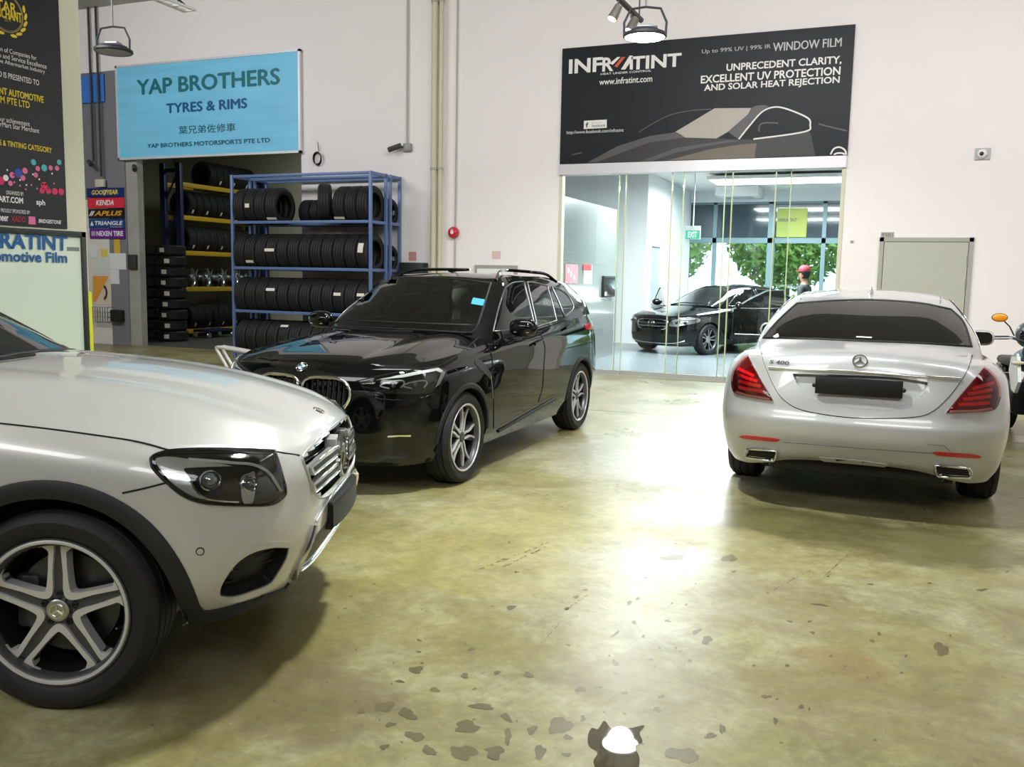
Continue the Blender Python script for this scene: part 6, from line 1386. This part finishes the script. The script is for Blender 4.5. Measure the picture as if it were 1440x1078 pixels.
# ------------------------------------------------------------------ silver saloon seen from behind
zS = Z(1000, 380, 3.266); bs = S4.bvh_body
def sb(name, poly, mat, off, thick, h=3., par=None, mirror=True, bvh=None, **k):
    return S4.patch(name, 'pix', poly, mat, off, thick, h, mirror=(par[1] if par else mirror), parent=(par[0] if par else None), bvh=bvh or S4.bvh, **k)
S4.window('rear_window', 'pix', cr([(1073.5, 475), (1073.5, 475), (1095, 450), (1121, 426.5), (1121, 426.5), (1171, 423), (1226, 422), (1291, 426), (1337, 435), (1337, 435), (1355, 453.5), (1366, 487), (1366, 487), (1290, 482.5), (1214, 479.5), (1140, 476.5)], 4), TINT2, frit=1.5)
S4.patch('window_label', 'pix', [(1204, 473.5), (1226, 474.5), (1226, 476), (1204, 475)], WHITE, .006, .001, 3., bvh=S4.bvh_cabin)
lid = cr([(1069, 481), (1070.4, 493.3), (1078, 517.8), (1091.9, 548.4), (1107, 565.2), (1128.6, 576), (1168.4, 583.6), (1214.3, 587.6), (1275.6, 586.7), (1306.2, 580.6), (1330.7, 560.7), (1352, 533), (1364.4, 508.6), (1369, 490), (1369, 490), (1290, 485), (1214, 481.8), (1140, 479), (1069, 477.5)], 4)
rec = cr([(1114.8, 525.4), (1114.8, 525.4), (1122.5, 542.3), (1137.8, 559), (1171.5, 569), (1214.3, 574.4), (1262, 575.5), (1281.7, 569.8), (1301.6, 546.9), (1306.2, 537.7), (1306.2, 537.7), (1260, 530.5), (1214, 528), (1160, 526.5)], 4)
S4.cut('body', 'pix', rec, False, -1.)
bl = sb('boot_lid', lid, SILVER2, .006, .014, 6., mirror=False, hole=rec)[0]
sb('plate_recess', inset(ccw(rec), -.3), SILVER2, -.042, -.049, 5., mirror=False)[0].parent = bl
S4.line('boot_gap', 'pix', lid, .005, GAP, .0, True, False)
S4.line('chrome_strip', 'pix', cr([(1082, 517.5), (1130, 519.8), (1214, 523.5), (1290, 529.5), (1349, 532.5)], 5, False), .013, CHROME, .010, False, False, parent=bl, flat=.8, n=8)
q0 = S4.hit('pix', (1207, 545))[0]
ca = Vector((q0.x, 0, q0.z)); pt_ = MB().box((q0.x-.012, q0.y-.262, q0.z-.052), (q0.x+.004, q0.y+.262, q0.z+.058), .004)
pt_.build('number_plate', PLATE, S4.root)
for sg in (1, -1): MB().ball((q0.x-.008, q0.y+sg*.268, q0.z+.0), .014, 8, 6).build('plate_screw', PLATE, S4.root)
q, n = S4.hit('pix', (1209.3, 508.8)); RW = (q+n*.006, (0, -1, 0), (0, 0, 1), (-1, 0, 0)); v_ = Vector((0, 0, 1)); v_ = (v_-n*v_.dot(n)).normalized()
star_emblem(.046, (q+n*.006, (0, -1, 0), v_, Vector((0, -1, 0)).cross(v_)), 0, .010).build('star_emblem', CHROME, bl, smooth=False)
q, n = S4.hit('pix', (1097, 510)); v_ = Vector((0, 0, 1)); v_ = (v_-n*v_.dot(n)).normalized(); u_ = v_.cross(n).normalized()
text(bl, 'S 400', (-.068, -.014, .068, .014), (q, u_, v_, n), P('badge_grey', (.10, .10, .10), .3, .5), name='model_badge', bold=.02, d=.012)
# tail lamps
to = cr(zS([(175, 396), (175, 396), (207, 458), (287, 599), (287, 599), (230, 592), (130, 570), (106, 545), (103, 490), (122, 440), (150, 410)]), 4)
tl = sb('tail_lamp', to, REDD, .006, .012, 3.)
for k in range(4):
    sb('light_band', band(cr(zS([(128+k*1.5, 452+k*28), (165+k*6, 470+k*26), (200+k*15, 486+k*24)]), 4, False), 4.2), P('red_bright', (.85, .025, .035), .15, 0, .6), .010, .004, 2., par=tl)
sb('reversing_strip', band(cr(zS([(118, 558), (170, 574), (230, 585), (272, 592)]), 4, False), 3.0), WHITEL, .010, .004, 2., par=tl)
sb('lens_cover', to, GLASS('red_clear', (.98, .62, .60), 1.0), .018, .010, 4., par=tl, dome=.008)
# bumper details
sb('reflector', cr(zS([(130, 762), (155, 757), (230, 764), (310, 773), (302, 785), (230, 780), (155, 772)]), 3), REDL, .006, .008, 2., bvh=bs)
ex = cr(zS([(163, 838), (172, 818), (190, 815), (290, 823), (302, 832), (300, 852), (288, 866), (272, 866), (180, 855), (166, 850)]), 4)
eo = sb('exhaust_tip', inset(ccw(ex), -.8), CHROME, .006, .012, 2., bvh=bs); sb('exhaust_mouth', inset(ccw(ex), 2.2), P('soot', (.006, .006, .006), .8), .009, .004, 2., par=eo, bvh=bs)
S4.line('exhaust_rim', 'pix', ex, .008, CHROME, .014, True, eo[1], bs, parent=eo[0])
S4.line('apron_gap', 'pix', cr([(1101, 621), (1160, 625.5), (1214, 630), (1312, 637)], 5, False), .004, P('apron_line', (.12, .12, .12), .5), .001, False, False, bs)
dv = sb('diffuser_vent', cr([(1152, 641.5), (1165, 642.5), (1210, 646), (1246.5, 651.5), (1246, 654), (1235, 655.2), (1180, 650.5), (1158, 647)], 4), ALLOY, .008, .006, 3., mirror=False, bvh=bs)[0]
sb('vent_mouth', cr([(1156, 643), (1210, 647.5), (1243, 652.5), (1234, 653.4), (1182, 648.8), (1160, 646)], 4), BLACKPL, .007, .004, 3., mirror=False, bvh=bs)[0].parent = dv
S4.line('tow_cover_gap', 'pix', [(1304, 624.5), (1328, 626.5), (1336, 634)], .0025, P('apron_line', (.12, .12, .12), .5), .001, False, False, bs)
# roof antenna, roof joints, mirrors, side glass
q, n = S4.hit('pix', (1225, 413)); an = MB()
for k in range(9): pass
v = []; f = []
for k in range(10):
    t = k/9; hgt = .075*(1-(1-t)**2) if t < .85 else .075*(1-t)/.15; hw = .022*math.sin(PI*min(1, .15+t*.85))
    for (yy, zz) in ((-hw, 0), (-hw*.4, hgt*.8), (0, hgt), (hw*.4, hgt*.8), (hw, 0)): v.append((q.x+.10-t*.17, q.y+yy, q.z-.004+zz))
for k in range(9):
    for j in range(4): f.append((k*5+j, k*5+j+1, (k+1)*5+j+1, (k+1)*5+j))
mobj('shark_fin_antenna', v, f, SILVER2, S4.root)
S4.line('roof_joint', 'T', [(-1.5, .50), (-2.0, .515), (-2.6, .515), (-2.86, .50)], .005, P('apron_line', (.12, .12, .12), .5), 0, False, True)
for sg in (1, -1): mirror_housing(S4, -.50, sg*.985, 1.03, SILVER2, (-.50, sg*.82, .96), .92)
for w_ in ([(-.75, 1.02), (-1.1, 1.22), (-1.5, 1.38), (-1.8, 1.41), (-1.85, 1.04)], [(-1.93, 1.04), (-1.90, 1.41), (-2.4, 1.40), (-2.75, 1.32), (-2.95, 1.09)]): S4.window('side_window', 'L', w_, TINT2, mirror=True, trim=CHROME)
S4.window('windscreen', 'F', [(-.68, 1.03), (.68, 1.03), (.52, 1.39), (-.52, 1.39)], TINT)
S4.patch('headlight', 'F', [(.45, .62), (.80, .66), (.84, .76), (.50, .74)], CLEAR, .006, .01, .06, mirror=True); S4.patch('grille', 'F', [(-.40, .42), (.40, .42), (.44, .74), (-.44, .74)], CHROME, .006, .01, .08)
for d_ in ([(-.55, .32), (-.60, .70), (-.66, .96), (-1.85, .99), (-1.90, .65), (-1.88, .32)], [(-1.93, .32), (-1.95, .65), (-1.90, .99), (-2.85, 1.01), (-2.90, .85), (-2.62, .60), (-2.58, .32)]): S4.patch('door', 'L', d_, SILVER2, .004, .01, .08, mirror=True, bvh=bs)
for x in (-1.70, -2.70):
    for sg in (1, -1): MB().tube([(x-.11, sg*.945, .85), (x-.08, sg*.98, .855), (x+.08, sg*.98, .855), (x+.11, sg*.945, .85)], .012, 8).build('door_handle', CHROME, S4.root)
for sg in (1, -1): wheel(S4, 0, sg*.815, .345, .345, .25, .245, 's'); wheel(S4, -3.035, sg*.815, .345, .345, .25, .245, 's')
S4.finish(); S4.liner(); S4.floorpan(.4, -3.7, .62, .21); S4.tub(-.60, -3.55, .78, .26, .97, .97); S4.interior(-.62, 1.0, [(-1.50, (-.36, .36), .25), (-2.45, (-.38, .38), .34)])
MB().box((-4.02, -.55, .26), (-3.5, .55, .36), .03).build('rear_silencer', BLACKPL, S4.root)
# ------------------------------------------------------------------ black saloon inside the showroom, front doors open
def cclass():
    c = Car('black_saloon', (-4.156, 18.897), -2.066, 'black saloon with star grille and both front doors open in the showroom'); c.xmid = -1.9
    lv = [([(.8, .17), (0, .19), (-2.4, .20), (-3.9, .28)], .70, -3.76, .82), ([(.8, .26), (-3.9, .38)], .77, -3.84, .865), ([(.8, .38), (-3.9, .50)], .795, -3.88, .888),
          ([(.8, .50), (-3.9, .60)], .795, -3.88, .90), ([(.8, .60), (-3.9, .72)], .785, -3.85, .90), ([(.8, .68), (0, .76), (-3.9, .84)], .765, -3.82, .892),
          ([(.8, .735), (0, .83), (-1.5, .89), (-3.9, .93)], .74, -3.79, .87), ([(.8, .77), (0, .865), (-.6, .93), (-1.5, .95), (-3.9, 1.0)], .70, -3.76, .81)]
    gh = [([(-.4, .99), (-.7, .94), (-1.5, .95), (-3.0, 1.0), (-3.6, 1.06)], -.38, -3.50, .77), ([(-.7, 1.10), (-2, 1.10), (-3.4, 1.14)], -.68, -3.34, .73), ([(-1, 1.23), (-2, 1.25), (-3, 1.25)], -.98, -3.08, .66),
          ([(-1.3, 1.34), (-1.9, 1.375), (-2.8, 1.33)], -1.26, -2.78, .58), ([(-1.4, 1.38), (-1.9, 1.41), (-2.7, 1.37)], -1.38, -2.62, .51)]
    c.body(lv, -1.5, (10, 2.6, 12, 2.8), [(.7, .79), (.45, .86), (0, .93), (-.4, .985), (-3.4, 1.06), (-3.76, 1.02)], 2.3, gh, (11, 3, 9, 2.8), -1.95, [(-1.4, 1.40), (-1.9, 1.44), (-2.6, 1.39)], 2.0, BLACKP, [(0, .32, .355), (-2.84, .32, .355)], N=150, T=4)
    return c
CC = cclass(); bc = CC.bvh_body
CC.window('windscreen', 'F', cr([(-.66, .99), (-.3, 1.025), (0, 1.03), (.3, 1.025), (.66, .99), (.66, .99), (.50, 1.345), (.50, 1.345), (0, 1.38), (-.50, 1.345), (-.50, 1.345)], 3), WSHIELD, frit=.015)
for w_ in ([(-.72, .99), (-1.0, 1.16), (-1.35, 1.325), (-1.72, 1.345), (-1.76, 1.0)], [(-1.83, 1.0), (-1.80, 1.345), (-2.3, 1.33), (-2.72, 1.22), (-2.9, 1.06)]): CC.window('side_window', 'L', w_, TINT, mirror=True, trim=CHROME, trim_r=.007)
CC.window('rear_window', 'B', [(-.60, 1.09), (.60, 1.09), (.50, 1.34), (-.50, 1.34)], TINT)
gl = cr([(-.36, .69), (0, .705), (.36, .69), (.40, .62), (.33, .52), (0, .505), (-.33, .52), (-.40, .62)], 4)
gr = CC.patch('grille', 'F', gl, GLOSSBK, .004, .01, .04, bvh=bc)[0]; CC.line('grille_surround', 'F', gl, .010, CHROME, .004, True, False, bc, parent=gr, step=.05)
for z_ in (.575, .635): CC.line('grille_bar', 'F', [(-.37, z_), (-.2, z_), (0, z_), (.2, z_), (.37, z_)], .013, CHROME, .012, False, False, bc, parent=gr)
q, n = CC.hit('F', (0, .605), bc); star_emblem(.092, (q+Vector((.012, 0, 0)), (0, 1, 0), (0, 0, 1), (1, 0, 0)), -.004, .014).build('star_emblem', CHROME, gr, smooth=False)
ho = cr([(.45, .60), (.50, .70), (.66, .745), (.80, .765), (.855, .74), (.84, .66), (.70, .61), (.55, .575)], 4)
hc = CC.patch('headlight', 'F', ho, P('headlight_silver', (.45, .46, .48), .12, .8), .004, .012, .03, mirror=True, bvh=bc)
CC.patch('light_strip', 'F', band([(.50, .685), (.66, .725), (.82, .74)], .018), WHITE, .010, .004, .03, mirror=hc[1], parent=hc[0], bvh=bc)
for yy in (.58, .72):
    q, n = CC.hit('F', (yy, .66), bc)
    for sg, o in ((1, hc[0]), (-1, hc[1])): MB().ball((q.x, q.y*sg, q.z), .035, 12, 8).build('projector_lens', GLOSSBK, o)
CC.patch('lens_cover', 'F', ho, CLEAR, .018, .01, .05, mirror=hc[1], parent=hc[0], bvh=bc, dome=.008)
CC.patch('lower_intake', 'F', [(-.70, .40), (-.62, .28), (0, .25), (.62, .28), (.70, .40), (.40, .43), (-.40, .43)], BLACKPL, .004, .01, .05, bvh=bc)
CC.line('chrome_blade', 'F', cr([(-.72, .30), (-.5, .245), (0, .235), (.5, .245), (.72, .30)], 4, False), .012, CHROME, .008, False, False, bc)
CC.patch('number_plate', 'F', rrect(.54, .12, .01, 2, 0, .46), PLATE, .02, .02, .06, bvh=bc)
CC.patch('rear_door', 'L', [(-1.82, .28), (-1.83, .65), (-1.80, .95), (-2.75, 1.0), (-2.80, .80), (-2.50, .55), (-2.45, .28)], BLACKP, .004, .01, .08, mirror=True, bvh=bc)
CC.patch('door_opening', 'L', [(-.66, .30), (-.62, .70), (-.70, .93), (-1.74, .96), (-1.76, .65), (-1.74, .30)], P('door_sill_dark', (.012, .012, .013), .6), .003, .004, .08, mirror=True, bvh=bc)
def open_door(sg, ang):
    """front door swung out about its front edge"""
    hx_, hy = -.64, sg*.885; e = empty('front_door', (hx_, hy, 0), sg*ang*-1); e.parent = CC.root
    prof = [(0, .30), (.02, .70), (-.06, .94), (-.30, .955), (-1.10, .97), (-1.13, .65), (-1.10, .30)]
    MB().prism(ccw([(x, z) for x, z in prof]), ((0, 0, 0), (1, 0, 0), (0, 0, 1), (0, -1, 0)), -.045, .045).build('door_panel', BLACKP, e)
    fr_ = [(-.08, .95), (-.36, 1.14), (-.70, 1.32), (-1.06, 1.345), (-1.12, .97)]; ly = [-.0, -.05, -.12, -.14, 0]
    MB().tube([(x, sg*y, z) for (x, z), y in zip(fr_, ly)], .018, 8).build('window_frame', CHROME, e); mobj('door_pane', [(x, sg*y, z) for (x, z), y in zip(fr_, ly)], [(0, 1, 2, 3, 4)], TINT, e, smooth=False)
    MB().tube([(-.04, sg*.05, .955), (-1.10, sg*.05, .975)], .010, 6).build('belt_strip', CHROME, e); MB().tube([(-.10, sg*.05, .42), (-1.05, sg*.05, .42)], .010, 6).build('sill_strip', CHROME, e); MB().tube([(-.90, sg*.05, .84), (-.92, sg*.085, .84), (-1.06, sg*.085, .85), (-1.08, sg*.05, .85)], .011, 6).build('door_handle', CHROME, e)
    MB().ball((-.14, sg*.17, 1.02), .10, 14, 10, (.7, 1.15, .75)).build('door_mirror', BLACKP, e)
open_door(1, .85); open_door(-1, 1.0)
CC.patch('tail_lamp', 'B', [(.45, .80), (.82, .80), (.84, .93), (.50, .95)], REDL, .006, .01, .06, mirror=True)
CC.line('bonnet_gap', 'T', [(.62, .62), (.30, .72), (-.10, .74), (-.45, .72)], .004, GAP, 0, False, True)
for sg in (1, -1): wheel(CC, 0, sg*.785, .32, .32, .235, .22, 'c', spin=.2); wheel(CC, -2.84, sg*.785, .32, .32, .235, .22, 'c')
CC.finish(); CC.liner(); CC.floorpan(.4, -3.5, .60, .18); CC.tub(-.56, -3.2, .76, .24, .95, .93); CC.interior(-.60, 1.0, [(-1.45, (-.36, .36), .25), (-2.25, (-.38, .38), .34)])
# ------------------------------------------------------------------ motorcycle at the right edge
BX, BYY = 1.29, 10.40
mc = empty('motorcycle', (BX, BYY, 0), .10, 'dark motorcycle with orange mirrors parked right of the silver saloon', 'motorcycle')
BKM = P('bike_black', (.012, .013, .015), .3, 0, .6); BKT = P('bike_teal', (.03, .10, .12), .3, 0, .6); BKW = P('bike_white', (.62, .64, .62), .3, 0, .5); ORG = P('mirror_orange', (.80, .28, .01), .25, 0, .4)
for (y, nm) in ((-.62, 'front_wheel'), (.66, 'rear_wheel')):
    we = empty(nm, (0, y, .30), PI/2); we.parent = mc
    t = bpy.data.objects.new('tyre', tyre_mesh(.30, .22, .11, 48)); link(t, we); MB().lathe([(.222, -.04), (.205, -.035), (.20, 0), (.205, .035), (.222, .04)], n=40).build('rim', DARKALLOY, we)
    for k in range(6): a = k*PI/3; MB().tube([(.03*math.cos(a), 0, .03*math.sin(a)), (.205*math.cos(a+.15), 0, .205*math.sin(a+.15))], .012, 6).build('spoke', DARKALLOY, we)
    MB().lathe([(.04, .055), (.13, .055), (.13, .062), (.04, .062)], n=32, closed=True).build('brake_disc', SATIN, we); MB().lathe([(0, -.06), (.03, -.06), (.03, .06), (0, .06)], n=16).build('hub', SATIN, we)
def mt(name, pts, r, mat, n=8, par=mc): return MB().tube(pts, r, n).build(name, mat, par)
for sg in (-1, 1):
    mt('fork', [(sg*.085, -.62, .30), (sg*.085, -.50, .62), (sg*.085, -.42, .95)], .022, SATIN)
    mt('grip', [(sg*.24, -.30, 1.03), (sg*.40, -.24, 1.02)], .019, BLACKPL); mt('brake_lever', [(sg*.22, -.36, 1.03), (sg*.38, -.33, 1.02)], .007, SATIN)
    mt('mirror_stalk', [(sg*.20, -.32, 1.05), (sg*.25, -.34, 1.14), (sg*.30, -.34, 1.19)], .007, BLACKPL)
    m_ = MB().ball((sg*.345, -.345, 1.225), .07, 16, 10, (1.05, .28, .62)).build('mirror', BLACKPL, mc); MB().ball((sg*.345, -.352, 1.225), .064, 16, 10, (1.05, .28, .62)).build('mirror_back', ORG, m_)
    mt('indicator', [(sg*.13, -.50, .80), (sg*.20, -.50, .80), (sg*.24, -.50, .80)], [.012, .024, .016], P('indicator_clear', (.62, .55, .42), .2, 0, .5)); mt('swing_arm', [(sg*.09, .66, .30), (sg*.10, .20, .36)], .022, DARKALLOY)
    mt('foot_peg', [(sg*.12, .10, .30), (sg*.26, .10, .30)], .014, BLACKPL); mt('shock_absorber', [(sg*.11, .60, .36), (sg*.12, .42, .68)], .024, SATIN)
    MB().prism(ccw([(-.56, .62), (-.44, .86), (-.20, .84), (-.14, .70), (-.30, .52), (-.44, .50)]), ((sg*.17, 0, 0), (0, sg*-1, 0) if sg < 0 else (0, 1, 0), (0, 0, 1), (sg, 0, 0)), -.015, .015).build('side_fairing', BKW if sg < 0 else BKT, mc) if sg > 0 else MB().prism(ccw([(.56, .62), (.44, .86), (.20, .84), (.14, .70), (.30, .52), (.44, .50)]), ((-.17, 0, 0), (0, -1, 0), (0, 0, 1), (-1, 0, 0)), -.015, .015).build('side_fairing', BKW, mc)
mt('handlebar', [(-.40, -.24, 1.02), (-.22, -.31, 1.03), (-.08, -.40, .99), (.08, -.40, .99), (.22, -.31, 1.03), (.40, -.24, 1.02)], .013, BLACKPL)
MB().ball((0, -.46, .90), .14, 18, 12, (1.1, .75, .95)).build('headlight_cowl', BKM, mc); MB().ball((0, -.54, .88), .085, 16, 10, (1.1, .45, 1)).build('headlight', P('lamp_glass', (.45, .47, .48), .06, .3, 1), mc)
MB().prism(ccw([(-.13, 0), (.13, 0), (.10, .16), (.0, .20), (-.10, .16)]), ((0, -.46, 1.0), (1, 0, 0), (0, .45, .9), (0, -.9, .45)), 0, .006).build('screen', GLASS('smoke_screen', (.15, .16, .16)), mc)
MB().lathe([(.315, -.06), (.33, -.03), (.335, 0), (.33, .03), (.315, .06)], origin=(0, 0, 0), n=20, a0=.5, a1=2.4).build('front_mudguard', BKM, mc).matrix_local = Matrix.Translation((0, -.62, .30)) @ Matrix.Rotation(PI/2, 4, 'Z')
MB().ball((0, -.12, .80), .2, 18, 12, (.75, 1.35, .62)).build('fuel_tank', BKT, mc); MB().box((-.13, .12, .70), (.13, .75, .79), .04).build('seat', BLACKPL, mc); MB().box((-.15, -.25, .26), (.15, .22, .58), .04).build('engine', DARKALLOY, mc)
mt('frame_tube', [(0, -.40, .92), (0, -.30, .60), (0, -.05, .28), (0, .30, .30), (0, .45, .68), (0, .80, .74)], .022, BKM); mt('exhaust', [(.12, -.25, .40), (.14, -.05, .24), (.16, .40, .28), (.17, .85, .42)], [.02, .022, .04, .05], SATIN); MB().box((-.10, .66, .60), (.10, .92, .70), .03).build('tail_fairing', BKM, mc); mt('kick_stand', [(-.10, .10, .30), (-.26, .14, .012)], .012, BLACKPL)
hm = MB().ball((0, 0, .13), .135, 20, 14, (.92, 1.08, .98)); q = Matrix.Translation((BX, BYY, 0)) @ Matrix.Rotation(.10, 4, 'Z') @ Vector((-.02, -.10, .925))
he = empty('helmet', q, .1, 'dark grey helmet resting on the motorcycle tank', 'helmet'); hm.build('shell', P('helmet_grey', (.06, .06, .062), .35, 0, .5), he); MB().lathe([(.131, -.05), (.139, -.03), (.139, .03), (.131, .05)], axis='z', origin=(0, 0, .12), n=24, a0=-2.4, a1=-.7).build('visor', GLOSSBK, he)
# ------------------------------------------------------------------ person behind the silver saloon, in the showroom
def person(loc, rz, label):
    bm = bmesh.new(); lay = bm.verts.layers.skin.verify()
    V = {}
    def a(n, co, r, par=None):
        v = bm.verts.new(co); v[lay].radius = r if isinstance(r, tuple) else (r, r); V[n] = v
        if par: bm.edges.new((V[par], v))
        return v
    a('pelvis', (0, 0, .95), (.15, .11)); V['pelvis'][lay].use_root = True
    a('waist', (0, .0, 1.08), (.14, .10), 'pelvis'); a('chest', (0, .0, 1.28), (.165, .115), 'waist'); a('neckb', (0, .01, 1.46), (.10, .085), 'chest'); a('neck', (0, -.005, 1.53), .055, 'neckb'); a('jaw', (0, -.03, 1.575), (.066, .078), 'neck'); a('skull', (0, -.02, 1.635), (.082, .100), 'jaw'); a('crown', (0, -.012, 1.71), (.084, .102), 'skull')
    for s in (-1, 1):
        t = 'L' if s > 0 else 'R'
        a('sh'+t, (s*.18, .0, 1.42), .072, 'chest'); a('el'+t, (s*.235, .03, 1.13), .046, 'sh'+t); a('wr'+t, (s*.235, -.07, .90), .032, 'el'+t); a('pa'+t, (s*.23, -.10, .82), (.022, .040), 'wr'+t)
        for k, (dy, ln) in enumerate(((-.030, .070), (-.012, .085), (.008, .080), (.026, .065))):
            b = a('f%d%s' % (k, t), (s*.228, -.105+dy, .775), .0095, 'pa'+t); a('g%d%s' % (k, t), (s*.215, -.115+dy, .775-ln*.6), .0085, 'f%d%s' % (k, t)); a('h%d%s' % (k, t), (s*.20, -.112+dy, .775-ln), .0078, 'g%d%s' % (k, t))
        a('t0'+t, (s*.215, -.145, .80), .011, 'pa'+t); a('t1'+t, (s*.20, -.165, .765), .009, 't0'+t)
        a('hip'+t, (s*.095, .0, .88), .098, 'pelvis'); a('kn'+t, (s*.105, -.015, .50), .064, 'hip'+t); a('an'+t, (s*.11, .02, .10), .043, 'kn'+t); a('he'+t, (s*.11, .03, .045), .042, 'an'+t); a('to'+t, (s*.12, -.15, .035), (.044, .034), 'he'+t)
    me = bpy.data.meshes.new('p'); bm.to_mesh(me); bm.free(); o = bpy.data.objects.new('p', me); COL.objects.link(o)
    o.modifiers.new('s', 'SKIN').use_smooth_shade = True; sd = o.modifiers.new('d', 'SUBSURF'); sd.levels = 2; sd.render_levels = 2
    dg = bpy.context.evaluated_depsgraph_get(); m2 = bpy.data.meshes.new_from_object(o.evaluated_get(dg)); bpy.data.objects.remove(o)
    root = empty('person', loc, rz, label, 'person')
    b = bpy.data.objects.new('body', m2); link(b, root); m2.materials.clear()
    for m in (P('skin', (.36, .20, .13), .5), P('shirt_dark', (.035, .04, .05), .7), P('trousers', (.03, .03, .035), .75), BLACKPL): m2.materials.append(m)
    zmin = min(v.co.z for v in m2.vertices)
    for v in m2.vertices: v.co.z -= zmin
    for p in m2.polygons:
        c = p.center; p.use_smooth = True; arm = abs(c.x) > .165 and c.z < 1.3
        p.material_index = 0 if c.z > 1.475 or (arm and c.z < 1.16 and abs(c.x) > .18) else (3 if c.z < .10 else (2 if c.z < .98 else 1))
    dz_ = -zmin
    MB().lathe([(.100, -.03), (.106, .0), (.100, .04), (.07, .075), (.03, .09), (0, .092)], axis='z', n=24, origin=(0, -.015, 1.735+dz_)).prism(ccw([(-.075, -.09), (-.06, -.155), (0, -.18), (.06, -.155), (.075, -.09)]), ((0, 0, 1.715+dz_), (1, 0, 0), (0, 1, 0), (0, 0, 1)), -.006, .006).build('cap', P('cap_red', (.42, .05, .07), .7), root)
    MB().lathe([(.070, -.12), (.090, -.06), (.098, -.02), (.098, .01)], axis='z', n=24, origin=(0, -.002, 1.70+dz_), a0=-.3, a1=PI+.3).build('hair', P('hair_black', (.012, .010, .010), .6), root)
    fz = dz_-.02
    MB().ball((0, -.112, 1.645+fz), .017, 10, 8, (.8, 1, 1.5)).build('nose', P('skin', (.36, .20, .13), .5), root)
    for s in (-1, 1): MB().ball((s*.032, -.096, 1.672+fz), .011, 10, 8, (1.2, .6, .8)).build('eye', P('eye_dark', (.03, .025, .022), .3), root); MB().ball((s*.082, -.01, 1.655+fz), .026, 10, 8, (.35, .7, 1.1)).build('ear', P('skin', (.36, .20, .13), .5), root)
    MB().ball((0, -.098, 1.605+fz), .02, 10, 6, (1.3, .4, .35)).build('mouth', P('lips', (.28, .10, .08), .5), root)
    return root
person((-1.51, 17.5, .003), -PI/2-.3, 'person in a red cap and dark shirt standing behind the silver saloon')
# ------------------------------------------------------------------ white steel stand beyond the black SUV's nose
def on_line(px, py, Y): return atY(px, py, Y)
A = atY(308.5, 487, 8.6); B = atY(349, 494, 8.6); D = atY(324, 517, 8.6)
e = empty('steel_stand', (A.x+.25, 8.6, 0), 0, 'white V-shaped steel tube stand on the floor beyond the black SUV nose', 'stand')
STM = P('stand_white', (.70, .68, .66), .35, .3)
for yy in (-.05, .05):
    o_ = Vector((A.x+.25, 8.6, 0)); rel(MB().tube([B+Vector((.25, yy, -.03)), B+Vector((0, yy, 0)), A+Vector((.02, yy, 0)), A+Vector((0, yy, -.03)), D+Vector((0, yy, 0)), Vector((D.x+.12, 8.6+yy, .02))], .018, 8).build('bent_tube', STM), e)
rel(MB().tube([A+Vector((0, -.06, -.01)), A+Vector((0, .06, -.01))], .02, 8).build('cross_tube', STM), e); rel(MB().box((D.x-.05, 8.45, 0), (D.x+.40, 8.75, .02), .004).build('base_plate', STM), e)
